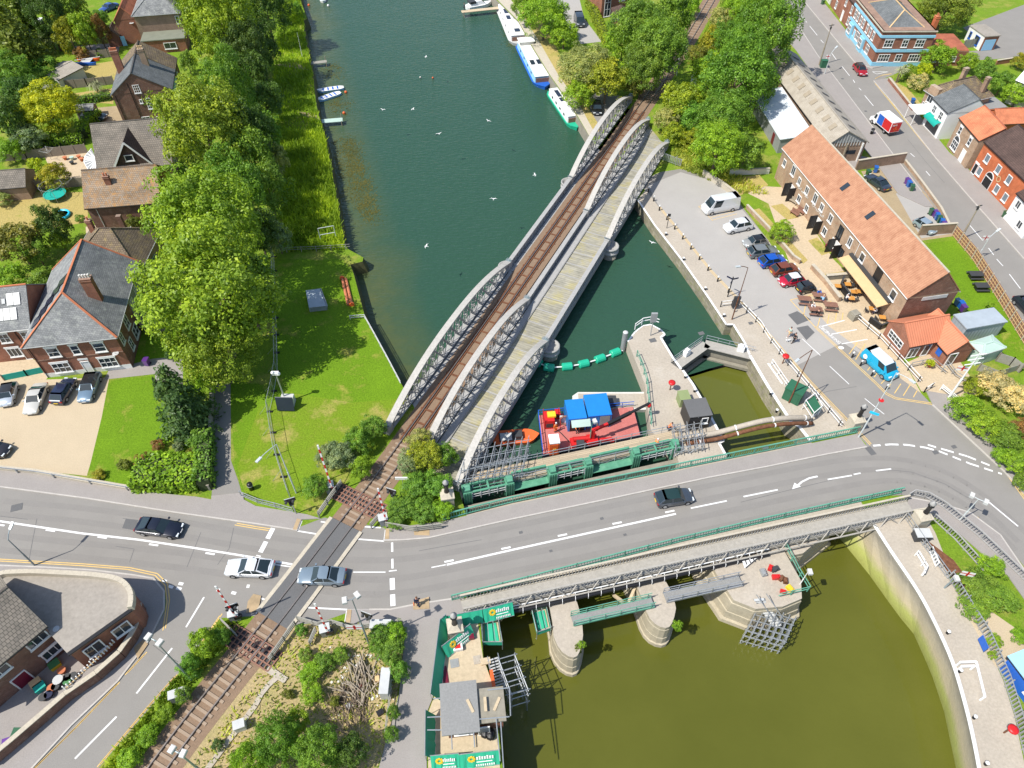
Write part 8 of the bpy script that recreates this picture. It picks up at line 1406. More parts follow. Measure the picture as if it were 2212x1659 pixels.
# ---------------------------------------------------------------- people, animals, birds
def skinned(name,V,E,Rr,m,parent,lv=1):
    me=bpy.data.meshes.new(name);me.from_pydata(V,E,[]);me.materials.append(m);o=mkobj(name,me,parent);s=o.modifiers.new('skin','SKIN');s.use_smooth_shade=True
    sv=me.skin_vertices[0].data
    for i,r in enumerate(Rr):sv[i].radius=(r,r)if not isinstance(r,tuple)else r;sv[i].use_root=(i==0)
    o.modifiers.new('smooth','SUBSURF').levels=lv;o.modifiers['smooth'].render_levels=lv;return o
def person(p,face,label,shirt='navy',legs='navy',pose='walk',hat=None,hair='hair',bare=False,z=0.0,hold=None,group=None):
    loc=g(*p,z);o=thing('person',label,'person',(0,0,0),0,group);sit=pose=='sit';ph=.45 if sit else.92;st=.2 if pose=='walk' else.03;lean=.14 if sit else.03
    if pose=='crouch':ph,lean=.5,.3
    V,E,Rr=[],[],[]
    def add(v,r,par=None):
        V.append(v);Rr.append(r)
        if par is not None:E.append((par,len(V)-1))
        return len(V)-1
    pe=add((0,0,ph),(.15,.11));sp=add((lean*.5,0,ph+.25),(.13,.1),pe);ch=add((lean,0,ph+.46),(.16,.12),sp);nk=add((lean*1.1,0,ph+.6),.055,ch);hd=add((lean*1.2+.02,0,ph+.7),(.075,.09),nk);tp=add((lean*1.2+.01,0,ph+.83),(.07,.085),hd);add((lean*1.2+.11,0,ph+.72),.018,hd)
    arms,lg=[],[]
    for s in(-1,1):
        sw=s*st;sh_=add((lean,s*.19,ph+.5),.06,ch)
        if sit or pose in('crouch','work'):el=add((lean+.12,s*.25,ph+.27),.045,sh_);wr=add((lean+.36,s*.16,ph+.27),.032,el);dx,dz=.09,-.01
        else:el=add((lean-.04-sw*.6,s*.26,ph+.23),.045,sh_);wr=add((lean+.06-sw*1.1,s*.27,ph+.0),.03,el);dx,dz=.03,-.085
        pm=add((V[wr][0]+dx*.6,V[wr][1],V[wr][2]+dz*.6),(.04,.02),wr);arms.append((sh_,el,wr))
        for k in range(4):f1=add((V[pm][0]+dx*.6,V[pm][1]+(k-1.5)*.021,V[pm][2]+dz*.6),.009,pm);add((V[f1][0]+dx*.35+.01,V[f1][1],V[f1][2]+dz*(.3+.1*(k in(1,2)))-.012),.008,f1)
        add((V[wr][0]+dx*.5+.03,V[wr][1]-s*.045,V[wr][2]+dz*.6),.01,wr)
        hp=add((.0,s*.095,ph-.05),.09,pe)
        if sit:kn=add((.42,s*.12,ph+.02),.065,hp);an=add((.42,s*.12,.09),.045,kn)
        elif pose=='crouch':kn=add((.38,s*.14,ph-.05),.065,hp);an=add((.05,s*.13,.09),.045,kn)
        else:kn=add((.05+sw*.6,s*.1,.5),.065,hp);an=add((sw*1.2-.03,s*.1,.09),.045,kn)
        ft=add((V[an][0]+.15,V[an][1],.045),.035,an);lg.append((hp,kn,an,ft))
    skinned('body',V,E,Rr,M['skin'],o)
    def sub(name,idx,m,gr):
        mp={v:i for i,v in enumerate(idx)};skinned(name,[V[i]for i in idx],[(mp[a],mp[b])for a,b in E if a in mp and b in mp],[tuple(x+gr for x in Rr[i])if isinstance(Rr[i],tuple)else Rr[i]+gr for i in idx],m,o)
    sub('top',[pe,sp,ch]+[x for a in arms for x in(a[:2]if bare else a)],M[shirt],.022);sub('trousers',[pe]+[x for l in lg for x in(l[:2]if bare else l[:3])],M[legs],.018);
    for l in lg:mb=MB();a,f=Vector(V[l[2]]),Vector(V[l[3]]);mb.bar(a+Vector((-.05,0,-.04)),f+Vector((.03,0,.005)),.1,.09);mb.build('shoe',M['white']if bare else M['black'],o)
    mb=MB();t=Vector(V[tp]);mb.ball(t+Vector((-.015,0,-.01)),.115 if hat else.108,10,.9);mb.build('helmet' if hat else 'hair',M[hat or hair],o,True)
    if hold:mb=MB();w=Vector(V[arms[1][2]]);mb.add([w+Vector(q)for q in((-.1,.02,-.35),(.14,.02,-.35),(.14,.14,-.35),(-.1,.14,-.35),(-.05,.05,-.02),(.1,.05,-.02),(.1,.11,-.02),(-.05,.11,-.02))],[(3,2,1,0),(0,1,5,4),(1,2,6,5),(2,3,7,6),(3,0,4,7),(4,5,6,7)]);b_=mb.build('shopping_bag',M[hold]);lab(b_,'orange carrier bag held by the walking person','bag');b_.location=loc;b_.rotation_euler=(0,0,radians(face))
    o.location=loc;o.rotation_euler=(0,0,radians(face));return o
person((903,1308),100,'person in dark top walking on the tactile paving with an orange bag','navy','navy','walk',hold='orange',hair='rust');person((1106+375/4,829.5+412/4),-60,'person in orange overalls and white helmet standing on the barge','hivis','hivis','stand','white',z=-1.2);person((1106+562/4,829.5+395/4),-90,'person in orange jacket sitting under the barge canopy','hivis','navy','sit','white',z=-1.15);person((1106+1225/4,829.5+540/4),20,'person in orange jacket crouching on the timber walkway','hivis','hivis','crouch','white',z=.35);person((1106+1345/4,829.5+395/4),0,'person in orange top bending over gear on the island','hivis','navy','crouch',None,z=0.0)
person((1659+175/4,414.75+1250/4),200,'person in pale green top and shorts walking on the car park road','palegreen','tan','walk',bare=True);person((1659+215/4,414.75+1300/4),200,'person in black clothes walking a small white dog','black','black','walk');person((1457,21),120,'person in dark clothes at the end of the timber jetty','navy','navy','stand')if False else person((1003,23),0,'person in dark clothes standing on the timber jetty','navy','navy','stand',z=-.9)
o=thing('dog','small white dog walking beside the person in black','dog',tuple(g(1703,738)));b_=g(1703,738);V=[(0,0,.32),(.16,0,.33),(.3,0,.36),(.4,0,.48),(.5,0,.48),(.58,0,.45),(-.14,0,.3),(-.26,0,.42)];E_=[(0,1),(1,2),(2,3),(3,4),(4,5),(0,6),(6,7)];Rr=[.1,.11,.09,.07,.065,.03,.1,.025]
for x,s in((.24,1),(.24,-1),(-.12,1),(-.12,-1)):i=len(V);V+=[(x,s*.07,.2),(x-.03,s*.07,.1),(x+.02,s*.07,.03)];Rr+=[.04,.025,.025];E_+=[(1 if x>0 else 6,i),(i,i+1),(i+1,i+2)]
for s in(-1,1):V.append((.41,s*.06,.57));Rr.append(.02);E_.append((3,len(V)-1))
k_=skinned('body',V,E_,Rr,M['white'],None);k_.parent=o;k_.rotation_euler=(0,0,radians(200))
def gull():
    o=thing('gull','gull','gull');mb=MB();pts=[(-.3,.02),(-.15,.07),(.05,.09),(.2,.06),(.28,.05),(.36,.012)];N=8
    mb.add([(x,r*cos(2*pi*k/N),r*sin(2*pi*k/N))for x,r in pts for k in range(N)],[(j*N+k,j*N+(k+1)%N,(j+1)*N+(k+1)%N,(j+1)*N+k)for j in range(5)for k in range(N)]);mb.quad((-.28,0,.01),(-.42,.08,.01),(-.45,0,.01),(-.42,-.08,.01));mb.build('body',M['white'],o,True)
    for s in(-1,1):mb=MB();mb.add([(.14,s*.05,.05),(-.08,s*.05,.05),(-.02,s*.45,.2),(.16,s*.4,.2),(-.18,s*.85,.1),(.14,s*.05,.035),(-.08,s*.05,.035),(-.02,s*.45,.185),(.16,s*.4,.185)],[(0,3,2,1),(3,4,2),(5,6,7,8),(8,7,4),(0,1,6,5)]);mb.build('wing',M['white'],o)
    return o
rg_=Repeat(gull)
for i,(x,y,z,l)in enumerate(((920,123,4,'highest in the frame'),(827,237,4,'left of a pair near the jetty'),(892,236,4,'right of a pair near the jetty'),(1055,261,5,'nearest the green narrowboat'),(948,289,4,'low in mid river below the plank jetty'),(1155,378,5,'left of the middle arches'),(1066,430,5,'between mid river and the plate girder'),(921,532,5,'lowest over the left half of the river'),(1409,524,4,'beside the masonry lock approach wall'),(2540*.5486,0,0,''))[:9]):rg_(g(x,y,z),i*1.3,'white gull flying over the water, '+l,'gulls over the river',None,.75)
for x,y,m,l in((667,11,'orange','orange mooring buoy left of the small moored boat'),(709,12,'white','white mooring buoy right of the small moored boat'),(743,244,'orange','orange mooring buoy above the plank jetty'),(747,199,'orange','small orange buoy at the stern of the rowing boats'),(908,167,'offwhite','pale little buoy in mid river'),(935,168,'orange','faded orange little buoy in mid river')):o=thing('buoy',l,'buoy',tuple(g(x,y,-2)));mb=MB();mb.ball(g(x,y,-1.85),.3 if x<800 else.2,10);mb.build('ball',M[m],o,True);mb=MB();mb.tube(g(x,y,-1.65),g(x,y,-1.45),.05,5);mb.build('eye',M['dark'],o)
# ---------------------------------------------------------------- jetties, bank things
def jetty(label,A,Bq,w,m,z=-1.2):
    a,b=g(*A,z),g(*Bq,z);d=(b-a).normalized();n=Vector((-d.y,d.x,0))*w/2;o=thing('jetty',label,'jetty',tuple(a));mb=MB();mb.hexa(a-n,b-a,n*2,UPV*.1);mb.build('deck',M[m],o)
    for t in(.05,.95):
        for s in(-1,1):mb=MB();q=a+(b-a)*t+n*s;mb.tube(q-UPV*1.5,q+UPV*(.9 if t>.5 and s>0 else.15),.08,6);mb.build('pile',M['wood'],o)
jetty('short dark jetty with a pole at the top of the left bank',(664,138),(706,133),1.2,'oldwood');jetty('green plank jetty below the rowing boats',(691,263),(740,259),1.4,'palegreen');jetty('pale timber jetty beside the white cabin cruiser',(997,26),(1082,17),1.3,'plank',-.9)
structure('path',(lambda m_:(m_.sheet(W([(590,140),(640,135),(668,152),(640,148)]),.02),m_.sheet(W([(640,240),(680,246),(690,258),(655,252)]),.02),m_)[2])(MB()),M['soil'])
o=thing('panel_stack','stack of blue grey mesh panels lying on the shaded lawn','stack',tuple(g(685,655)));Q=[g(670,674),g(707,670),g(693,633),g(663,637)]
for k in range(7):mb=MB();P=[q+UPV*(.1+.12*k)+Vector((.03*k,0,0))for q in Q];mb.bars(P+P[:1],.06,.06);mb.bars([(P[0]+P[3])/2,(P[1]+P[2])/2],.05,.05);mb.build('mesh_panel',M['galv'],o)
mb=MB();mb.prism([tuple(q)[:2]for q in Q],.02,.84);mb.build('mesh_wires',M['tin_g'],o)
for A,Bq,l in(((739,601),(752,658),'left rusty pipe with orange collar lying on the sunny lawn'),((747,602),(760,658),'right rusty pipe with orange collar lying on the sunny lawn')):o=thing('steel_pipe',l,'pipe',tuple(g(*A)));a,b=g(*A,.25),g(*Bq,.25);mb=MB();mb.tube(a,b,.2,8);mb.build('tube',M['terracotta'],o);mb=MB();e=a if A[0]<745 else b;mb.tube(e-(b-a)*.02,e+(b-a)*.02,.36,10);mb.build('collar',M['orange'],o)
o=thing('goal_frame','white tubular frame standing at the edge of the reeds','frame',tuple(g(694,522)));a,b=g(694,524),g(727,518);mb=MB()
for p in(a,b):mb.tube(p,p+UPV*2.6,.05,6)
for z in(1.4,2.6):mb.tube(a+UPV*z,b+UPV*z,.05,6)
mb.build('tubes',M['pale_post'],o)
o=thing('camera_tower','solar powered camera mast with black panel on the lawn','camera tower',tuple(g(622,880)));b_=g(624,873);mb=MB();mb.box(b_+UPV*.6,(1.5,1.3,1.2));mb.build('base',M['lgrey'],o);mb=MB();mb.tube(b_+UPV*1.2+Vector((-.4,.3,0)),b_+UPV*5.2+Vector((-.4,.3,0)),.09,6);mb.build('mast',M['galv'],o);mb=MB();q=b_+UPV*5.3+Vector((-.4,.3,0));mb.box(q,(.7,.4,.35));mb.ball(q+Vector((.3,0,-.1)),.25,8);mb.ball(q+Vector((-.3,-.1,.2)),.22,8);mb.build('cameras',M['white'],o);mb=MB();mb.add([b_+Vector(v)for v in((-1.1,-1.2,.2),(1.0,-1.25,.2),(1.0,-.7,2.0),(-1.1,-.65,2.0),(-1.1,-1.13,.2),(1.0,-1.18,.2),(1.0,-.63,2.05),(-1.1,-.58,2.05))],[(0,1,2,3),(7,6,5,4),(0,4,5,1),(1,5,6,2),(2,6,7,3),(3,7,4,0)]);mb.build('solar_panel',M['solar'],o)
b_=g(123,428);o=thing('trampoline','round trampoline with teal pad in the dry garden','trampoline',tuple(b_));mb=MB();mb.lathe(b_,[(1.5,.8),(1.75,.82),(1.75,.88),(1.5,.9),(1.48,.84)],20);mb.build('pad',M['teal'],o);mb=MB();mb.lathe(b_,[(1.5,.82),(.02,.8)],20);mb.build('mat',M['black'],o);mb=MB()
for k in range(6):a=k*pi/3;p=b_+Vector((cos(a)*1.75,sin(a)*1.75,0));mb.tube(p,p+UPV*2.4,.035,5)
mb.path([b_+Vector((cos(k*pi/6)*1.75,sin(k*pi/6)*1.75,2.4))for k in range(13)],.03,4);mb.build('net_frame',M['galv'],o)
b_=g(134,467);o=thing('paddling_pool','blue and white paddling pool on the dry lawn','paddling pool',tuple(b_));mb=MB();mb.lathe(b_,[(1.25,.05),(1.4,.25),(1.3,.5),(1.1,.5),(1.05,.2)],18);mb.build('rim',M['cyan'],o,True);mb=MB();mb.lathe(b_,[(1.08,.3),(.02,.3)],18);mb.build('water',M['palegreen'],o)
for x,y,l in((111,345,'rotary clothes dryer on the pale patio'),(150,412,'rotary clothes dryer behind the trampoline'),(28,425,'rotary clothes dryer near the left edge')):
    b_=g(x,y);o=thing('clothes_dryer',l,'clothes dryer',tuple(b_));mb=MB();mb.tube(b_,b_+UPV*1.9,.03,5);mb.build('pole',M['galv'],o);mb=MB()
    for k in range(4):a=k*pi/2+.5;mb.tube(b_+UPV*1.2,b_+Vector((cos(a)*1.2,sin(a)*1.2,2.0)),.025,4)
    for r in(.6,1.15):mb.path([b_+Vector((cos(k*pi/2+.5)*r,sin(k*pi/2+.5)*r,1.2+.66*r))for k in range(5)],.012,3)
    mb.build('arms',M['lgrey'],o)
b_=g(190,137);o=thing('catamaran','beached catamaran with blue and orange hulls on the dry lawn','boat',tuple(b_))
for s,m in((-1,'blue'),(1,'orange')):mb=MB();hull(mb,4.8,.5,.1,.6,.4,.1);mb.v=[(b_.x+v[0],b_.y+v[1]+s*.95,v[2])for v in mb.v];mb.build('hull',M[m],o)
mb=MB();mb.box(b_+UPV*.65,(2.0,1.8,.06));mb.build('trampoline_deck',M['lgrey'],o);mb=MB();mb.tube(b_+Vector((-2.3,-.3,.8)),b_+Vector((2.8,.5,1.2)),.05,5);mb.build('mast',M['white'],o)
for x,y,m,l in((157,345,'palegreen','stone bird bath on the pale patio'),(157,355,'dark','dark urn on the pale patio'),(172,342,'terracotta','terracotta pot by the conservatory'),(178,348,'terracotta','terracotta pot at the conservatory door'),(142,345,'terracotta','small pot by the timber fence'),(138,1452,'terracotta','terracotta pot by the pub wall'),(150,1467,'dark','black round planter on the pub terrace, upper'),(163,1464,'dark','black round planter beside the terrace wall'),(150,1475,'gbin','green pot on the pub terrace'),(116,1490,'terracotta','terracotta pot below the terrace table'),(125,1487,'dark','dark pot below the terrace table'),(98,1510,'dark','dark pot near the maroon door'),(110,1504,'navy','blue pot near the maroon door'),(2007,792,'terracotta','pot holding the yellow shrub on the office forecourt')):o=thing('plant_pot',l,'pot',tuple(g(x,y)));mb=MB();mb.lathe(g(x,y),[(.22,0),(.34,.5),(.36,.52),(.28,.53),(.26,.42),(.02,.42)],12);mb.build('pot',M[m],o,True);mb=MB();mb.lathe(g(x,y),[(.37,.48),(.38,.55),(.33,.55)],12);mb.build('rim',M[m],o)
# ---------------------------------------------------------------- tables and chairs
def picnic():
    o=thing('picnic_table','picnic table','picnic table');mb=MB()
    for y in(-.3,0,.3):mb.box((0,y,.76),(1.8,.27,.05))
    mb.build('table_top',M['brown_wood'],o)
    for s in(-1,1):mb=MB();mb.box((0,s*.78,.45),(1.8,.28,.05));mb.build('bench',M['brown_wood'],o)
    for x in(-.65,.65):
        mb=MB();mb.bar((x,-.8,.05),(x,-.25,.74),.06,.09);mb.bar((x,.8,.05),(x,.25,.74),.06,.09);mb.bar((x,-.85,.42),(x,.85,.42),.06,.09);mb.build('leg_frame',M['wood'],o)
    return o
rp_=Repeat(picnic)
for x,y,l in((305,955,'empty brown picnic table nearest the quay'),(432,925,'brown picnic table with a person in blue, nearest the parked cars'),(398,1045,'brown picnic table with two people, nearest the van bays'),(530,1008,'empty brown picnic table nearest the café wall')):rp_(T(31,x,y),radians(-8),l,'picnic tables on the hatched bay')
PT=[T(31,x,y)for x,y in((432,925),(398,1045))]
def sitter(P,dx,dy,face,label,shirt,legs,hair='hair'):o=person((0,0),face,label,shirt,legs,'sit',hair=hair);o.location=P+Vector((dx,dy,.03));return o
sitter(PT[0],.1,.78,-90,'person in bright blue top on the far bench of the picnic table','blue','navy','lgrey');sitter(PT[0],.3,-.78,90,'person in pale blue top on the near bench of the picnic table','lblue','navy','tan');sitter(PT[1],-.2,.78,-90,'person in white top on the far bench of the picnic table','white','navy','offwhite');sitter(PT[1],.2,-.78,90,'person in black top on the near bench of the picnic table','black','black')
def cafe():
    o=thing('cafe_table','café table','table');mb=MB();mb.box((0,0,.74),(.85,.75,.05));mb.build('table_top',M['orange_wood'],o);mb=MB()
    for s in(-1,1):mb.bar((s*.35,-.3,0),(s*.3,.3,.72),.04,.04);mb.bar((s*.35,.3,0),(s*.3,-.3,.72),.04,.04)
    mb.build('legs',M['black'],o);return o
def chair():
    o=thing('cafe_chair','café chair','chair');mb=MB();mb.box((0,0,.45),(.42,.42,.04));mb.build('seat',M['dark'],o);mb=MB();mb.box((-.2,0,.72),(.04,.42,.35));mb.build('backrest',M['dark'],o)
    for x in(-.18,.18):
        for y in(-.18,.18):mb=MB();mb.tube((x,y,0),(x,y,.45),.02,4);mb.build('leg',M['black'],o)
    return o
rc,rch=Repeat(cafe),Repeat(chair)
for i,(x,y,l)in enumerate(((590,845,'orange café table at the corner of the low wall'),(675,830,'orange café table beside the dark screen'),(757,815,'orange café table at the back, left of a pair'),(795,812,'orange café table at the back, right of a pair'),(728,895,'orange café table in the middle, left of a pair'),(765,892,'orange café table in the middle, right of a pair'),(840,880,'orange café table tucked against the awning'),(706,950,'dark topped café table where a person sits'),(885,1040,'orange café table near the dark planters, occupied'),(972,1115,'orange café table inside the dark planters'))):
    p=T(31,x,y);rc(p,radians(-8),l,'café tables on the terrace')
    if i not in(3,5):
        for s in(-1,1):rch(p+Vector((s*.72,R_.uniform(-.1,.1),0)),radians(0 if s<0 else 180)+R_.uniform(-.3,.3),'black chair '+('left' if s<0 else 'right')+' of the '+l,'café chairs on the terrace')
sitter(T(31,700,945),-.6,.1,0,'person in white at the dark topped café table','white','navy','lgrey');sitter(T(31,885,1045),.6,-.2,180,'person in white shirt at the café table by the planters','white','navy')
def plank_screen(P,label,h=.9):P=TT(31,P);o=thing('planter_screen',label,'screen',tuple(P[0]));mb=MB();mb.bars([p+UPV*h/2 for p in P],.22,h);mb.build('panels',M['black'],o);mb=MB();mb.bars([p+UPV*(h+.02)for p in P],.26,.05);mb.build('top_rail',M['dark'],o)
plank_screen([(640,770),(615,835),(690,930)],'black screen dividing the café terrace',1.1);plank_screen([(868,1120),(962,1190),(1035,1160)],'black planter screen at the corner of the café terrace')
o=thing('stone_trough','weathered stone trough beside the café railing','trough',tuple(T(31,740,1085)));mb=MB();mb.box(T(31,735,1090)+UPV*.45,(1.2,1.2,.9),.4);mb.box(T(31,735,1090)+UPV*.95,(1.0,1.0,.3),.4);mb.build('block',M['dkconcrete'],o)
for x,y,l,m in((215,100,'pale wooden bench by the mill wall','wood'),(222,200,'dark slatted bench left on the mill lawn','brown_wood'),(275,185,'dark slatted bench right on the mill lawn','brown_wood'),(525,495,'dark red bench against the mill wall','maroon')):
    p=T(31,x,y);o=thing('bench',l,'bench',tuple(p));mb=MB();mb.box(p+UPV*.45,(1.5,.45,.06),-1.0);mb.build('seat',M[m],o);mb=MB();mb.box(p+UPV*.75+Vector((.2,.12,0)),(1.5,.06,.5),-1.0);mb.build('backrest',M[m],o);mb=MB()
    for s in(-.6,.6):mb.box(p+Vector((cos(-1)*s,sin(-1)*s,.22)),(.08,.4,.44),-1.0)
    mb.build('legs',M[m],o)
for x,y,l in((1780,740,'black picnic table on the lawn by the panel fence'),(1830,840,'dark covered table on the lawn by the panel fence')):p=T(31,x,y);o=thing('garden_table',l,'table',tuple(p));mb=MB();mb.box(p+UPV*.75,(1.9,1.1,.1));mb.build('table_top',M['dark'],o);mb=MB();mb.box(p+UPV*.4+Vector((0,-.75,0)),(1.9,.3,.06));mb.box(p+UPV*.4+Vector((0,.75,0)),(1.9,.3,.06));mb.build('benches',M['dark'],o);mb=MB();mb.box(p+UPV*.36,(1.5,.8,.7));mb.build('base',M['black'],o)
o=thing('fingerpost','black fingerpost with pointing arms on the quay','signpost',tuple(T(21,1860,905)));b_=T(21,1862,905);mb=MB();mb.tube(b_,b_+UPV*3.6,.08,8);mb.build('post',M['black'],o)
for a in(.3,2.4,4.2):mb=MB();mb.bar(b_+UPV*3.2,b_+UPV*3.2+Vector((cos(a),sin(a),0))*.9,.06,.22);mb.build('finger',M['navy'],o)
o=thing('info_post','dark post with a small square sign on the quay','signpost',tuple(T(21,1337,312)));b_=T(21,1337,312);mb=MB();mb.tube(b_,b_+UPV*2.5,.05,6);mb.build('post',M['black'],o);mb=MB();mb.box(b_+UPV*2.4,(.5,.06,.5));mb.build('sign',M['dark'],o)
o=thing('control_cabinet','black signal head on the quay by the rusty lamp post','signal',tuple(T(21,1915,1000)));mb=MB();mb.box(T(21,1920,1010)+UPV*1.3,(.9,.3,1.9));mb.build('head',M['dark'],o);mb=MB();mb.tube(T(21,1915,1040),T(21,1915,1040)+UPV*1.0,.08,6);mb.build('post',M['galv'],o)
o=thing('control_cabinet','grey signal head on the nose of the lock island','signal',tuple(T(21,1195,1240)));b_=T(21,1195,1240);mb=MB();mb.tube(b_,b_+UPV*3.2,.07,6);mb.build('post',M['galv'],o);mb=MB();mb.box(b_+UPV*3.3,(.8,.3,1.5));mb.build('head',M['grey'],o)
for d in(0,1):
    U_=(T(31,600,1290)-T(31,455,1170)).normalized();V_=Vector((-U_.y,U_.x,0));k_=text('road_marking_text',('CBCT','PARKING')[d],T(31,(482,562)[d],(1188,1258)[d],.02),U_,V_,.62,M['line']);lab(k_,kind='structure')
ap=MB();c_=T(31,632,1345,.02);ap.add([c_+Vector((cos(a)*.38,sin(a)*.3,0))for a in np.linspace(0,2*pi,13)[:12]],[tuple(range(12))]);structure('road_markings',ap,M['line'])
# ---------------------------------------------------------------- compound hoarding and scrub
def banner(label,P,h=1.9,logo=True,z=0.0,m='netting',ln=.75):
    o=thing('banner_fence',label,'banner fence',tuple(P[0]),0);a,b=P[0],P[-1];n=12;mb=MB();d=(b-a).normalized();nn=Vector((d.y,-d.x,0));fl=lambda i:nn*(.05*sin(i*2.1))
    for i in range(n):p,q=a+(b-a)*i/n,a+(b-a)*(i+1)/n;mb.quad(p+fl(i)+nn*ln+UPV*(z+.1),q+fl(i+1)+nn*ln+UPV*(z+.1),q+fl(i+1)*.3+UPV*(z+h),p+fl(i)*.3+UPV*(z+h))
    mb.build('sheet',M[m],o);mb=MB();mb.tube(a+UPV*(z+h),b+UPV*(z+h),.04,5);mb.tube(a+nn*ln+UPV*(z+.1),b+nn*ln+UPV*(z+.1),.03,5)
    for t in(0,.5,1):q=a+(b-a)*t;mb.tube(q,q+UPV*(z+h+.1),.035,5)
    mb.build('frame',M['galv'],o)
    if logo:
        S_=(UPV*h-nn*ln)/h;a=a+nn*(ln+.07);b=b+nn*(ln+.07);c=a+(b-a)*.3+S_*(h*.66)+UPV*z;mb=MB()
        for k in range(8):q=c+d*cos(k*pi/4)*.24+S_*sin(k*pi/4)*.24;mb.hexa(q-d*.09-S_*.09,d*.18,S_*.18,nn*.04)
        mb.build('flower_emblem',M['yellow'],o);mb=MB()
        for k in range(7):mb.hexa(a+(b-a)*(.42+.065*k)+S_*h*.6+UPV*z,(b-a)*.045,S_*(.26+.08*(k%3==1)),nn*.04)
        mb.hexa(a+(b-a)*.42+S_*h*.42+UPV*z,(b-a)*.4,S_*.05,nn*.04)
        for k in range(9):mb.hexa(a+(b-a)*(.4+.055*k)+S_*h*.17+UPV*z,(b-a)*.035,S_*.16,nn*.04)
        mb.build('white_lettering',M['white'],o)
banner('green banner with yellow flower on the footbridge end, right one',[T(13,1960,340),T(13,2215,275)],1.6,z=-.2);banner('green banner wrapped round the stone pedestal',[T(13,1650,400),T(13,1955,340)],1.6,False,z=-.2);banner('green banner leaning inside the compound by the pedestal',[T(13,1615,660),T(13,1855,470)],1.5);banner('left green banner at the bottom end of the compound',[T(13,1520,1600),T(13,1760,1580)],1.7);banner('right green banner at the bottom end of the compound',[T(13,1762,1590),T(13,2100,1550)],1.7);banner('green hoarding along the footpath side of the compound, upper part',[T(13,1520,1075),T(13,1600,440)],1.8,False);banner('green hoarding along the footpath side of the compound, lower part',[T(13,1475,1600),T(13,1478,1210)],1.8,False);banner('green netted fence behind the pedestal lamp',[T(13,1605,440),T(13,1650,400)],1.8,False)
o=thing('tube_scaffold','silver tube frame around the control building','scaffolding',tuple(T(13,1480,1220)));mb=MB()
for A,Bq in(((1480,1220),(1610,1215)),((1480,1330),(1610,1330)),((1530,1060),(1600,1055)),((1600,950),(1620,1370)),((2000,985),(2190,965)),((2190,965),(2200,1210)),((1690,1375),(1695,1500)),((1880,1345),(1890,1480)),((2075,1235),(2110,1600)),((2115,1260),(2140,1659)),((1890,1240),(2190,1215))):mb.tube(T(13,*A,3.1),T(13,*Bq,3.1),.05,6)
mb.build('tubes',M['galv'],o)
for x,y,l,m,s in((1860,525,'faded red crate by the compound pedestal','maroon',(.5,.7,.5)),(1635,870,'dark red plank lying in the compound','maroon',(.5,1.9,.1)),(2045,900,'orange barrier mesh roll by the scaffold stair','orange',(.3,1.6,.5)),(1745,625,'white board sign with red stripe lying in the compound','white',(.9,.7,.5)),(1985,740,'small timber tray on the compound floor','plank',(.9,.6,.2)),(1910,725,'pale square cover on the compound floor','concrete',(.7,.8,.06)),(1715,755,'grey square cover on the compound floor','grey',(.8,.8,.06))):p=T(13,x,y);o=thing('site_item',l,'site item',tuple(p));mb=MB();mb.box(p+UPV*s[2]/2,s,.2);mb.build('body',M[m],o);mb=MB();mb.box(p+UPV*(s[2]+.01),(s[0]*.6,s[1]*.6,.03),.2);mb.build('top',M[m if m!='white' else 'red'],o)
o=thing('rubble_bags','pile of black sacks behind the control building','sacks',tuple(T(13,1990,1340)));mb=MB()
for k in range(9):mb.ball(T(13,1960+R_.random()*70,1300+R_.random()*80,.35),.45,8,.8)
mb.build('sacks',M['black'],o)
def pile(name,label,c,n,r,L,m,w=.05):
    o=thing(name,label,'pile',tuple(c));mb=MB()
    for k in range(n):a=R_.gauss(1.9,.5);rr=r*sqrt(R_.random());t=R_.random()*6.28;p=c+Vector((cos(t)*rr,sin(t)*rr*1.2,.1+R_.random()*.5));q=p+Vector((cos(a),sin(a),R_.uniform(-.15,.2)))*L*(.5+R_.random());mb.bar(p,q,w,w)
    mb.build('sticks',M[m],o)
pile('stick_pile','pale heap of cut sticks by the tall cabinet',T(13,930,1000),80,1.4,1.6,'wood',.07);pile('stick_pile','dark heap of dead branches at the bottom of the scrub',T(13,830,1180),90,1.7,1.5,'bark',.05)
lit=MB()
for k in range(110):p=T(13,R_.gauss(900,150),R_.gauss(850,160));s=R_.uniform(.05,.22);lit.hexa(p+UPV*.02,Vector((cos(k)*s,sin(k)*s,0)),Vector((-sin(k)*s,cos(k)*s,0)),UPV*s*.4)
lab(lit.build('litter',M['offwhite']),kind='stuff')
for x,y,m,l,s in((1050,895,'tan','brown cardboard sheet in the rubbish',.8),(900,965,'red','red plastic scrap in the rubbish',.45),(1090,875,'black','black rubbish sack in the scrub',.5),(1075,1185,'black','round black tub by the footpath fence',.6),(805,1125,'lgrey','grey plastic sheet beside the sticks',.6),(890,780,'offwhite','pale crumpled sack in the rubbish',.6)):p=T(13,x,y);mb=MB();mb.box(p+UPV*.12,(s,s*.8,.1 if m in('tan','lgrey')else.4),x);mb.box(p+UPV*.2,(s*.6,s*.5,.3),x+1);lab(mb.build('rubbish',M[m]),l,'rubbish')
o=thing('cable_trough','line of pale concrete cable trough lids beside the lower rails','cable trough',tuple(T(3,2000,1450)));P=[T(3,1790,1670,.08),T(3,2212,1110,.08),T(13,60,985,.08),T(13,195,865,.08)];Q=resample(P,1.0)
for i,(a,b)in enumerate(zip(Q,Q[1:])):mb=MB();mb.bar(a,a+(b-a)*.95,.5,.1);mb.build('lid',M['concrete'],o)
mb=MB();mb.bar(T(13,100,800,.1),T(13,260,905,.1),.6,.12);mb.build('cross_lid',M['concrete'],o)
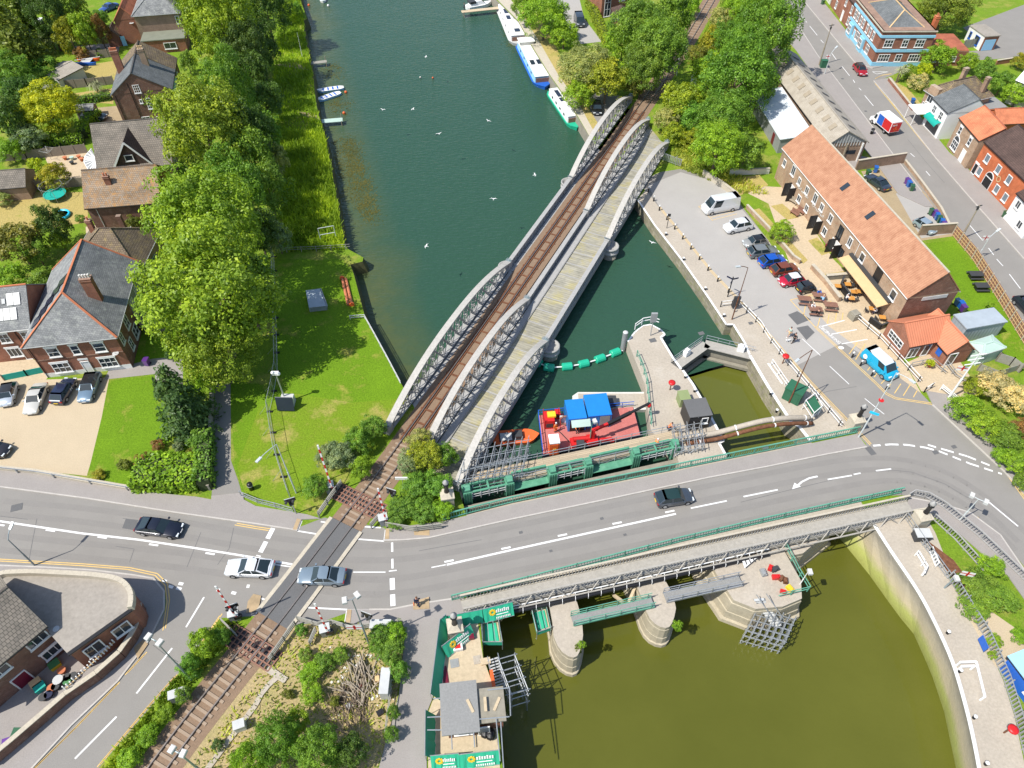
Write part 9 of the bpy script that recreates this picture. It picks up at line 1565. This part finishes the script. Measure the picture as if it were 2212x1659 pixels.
o=thing('terrace_table','small round glass table on the pub terrace','table',tuple(T(3,530,920)));b_=T(3,530,920);mb=MB();mb.lathe(b_,[(.45,.72),(.46,.75)],14);mb.build('table_top',M['lgrey'],o);mb=MB();mb.tube(b_,b_+UPV*.72,.05,6);mb.build('pedestal',M['dark'],o)
for x,y,m,l in((330,940,'tan','tan box on the pub terrace'),(365,975,'teal','teal storage box on the pub terrace'),(490,780,'lime','yellow green cushion by the pub wall')):p=T(3,x,y);o=thing('storage_box',l,'box',tuple(p));mb=MB();mb.box(p+UPV*.3,(.9,.7,.6),.8);mb.build('body',M[m if m!='lime' else 'yellow'],o);mb=MB();mb.box(p+UPV*.63,(.95,.75,.06),.8);mb.build('lid',M[m if m!='lime' else 'gbin'],o)
jw=MB()
for P in([(0,1045+70),(60,1122)],[(905,1190),(960,1180),(1040,1166)],[(434,1150),(418,1190),(404,1225)],[(80,1120),(70,1170),(62,1215)],[(505,1140),(495,1185),(470,1220)],[(330,1393),(365,1420),(385,1430)],[(1850,940),(1820,900),(1790,870)],[(1740,860),(1790,845),(1850,835)],[(1920,1015),(1970,1020),(2040,1045),(2090,1075),(2130,1085)],[(1800,1036),(1700,1060),(1600,1085)],[(265,1120),(300,1124)],[(250,1180),(290,1186),(280,1215)],[(1960,300),(2000,350),(2040,395)]):line(jw,W(P),.05,None,.013)
structure('road_joint',jw,M['asphalt_d'])
dc=MB()
for x,y,s in((36,1096,.9),(958,1305,.5),(2021,977,.5),(2061,965,.45),(1948,1082,.4),(1125,1150,.3),(1300,1120,.3),(1350,1155,.25),(1190,1190,.25),(345,1325,.35),(1515,720,.6),(1410,735,.7),(1622,698,.5),(1655,970,.6),(1870,240,.4),(1820,170,.4)):p=g(x,y,.022 if y>760 else.02);dc.box((p.x,p.y,.02),(s*1.3,s,.012),.3)
structure('drain_cover',dc,M['asphalt_d'])
tw=MB()
for P,w in(([(0,1096),(187,1112),(415,1145),(553,1172),(700,1192),(840,1200),(1000,1175),(1250,1122),(1500,1070),(1700,1028),(1850,1000),(1960,998),(2060,1030),(2150,1100),(2212,1165)],.7),([(0,1172),(187,1190),(415,1212),(553,1235),(700,1262),(840,1275),(1000,1240),(1250,1190),(1500,1135),(1700,1092),(1850,1060),(1960,1040),(2040,1065),(2120,1125),(2200,1215)],.7)):
    for d in(-.8,.8):Q=offs(smooth(resample(W(P),1.5),8),d);line(tw,Q,w,None,.009)
M['tread']=mat('tyre_polished_asphalt',(.228,.215,.197),.85,.12,.5,.3,fine=12);structure('road_wear',tw,M['tread'])
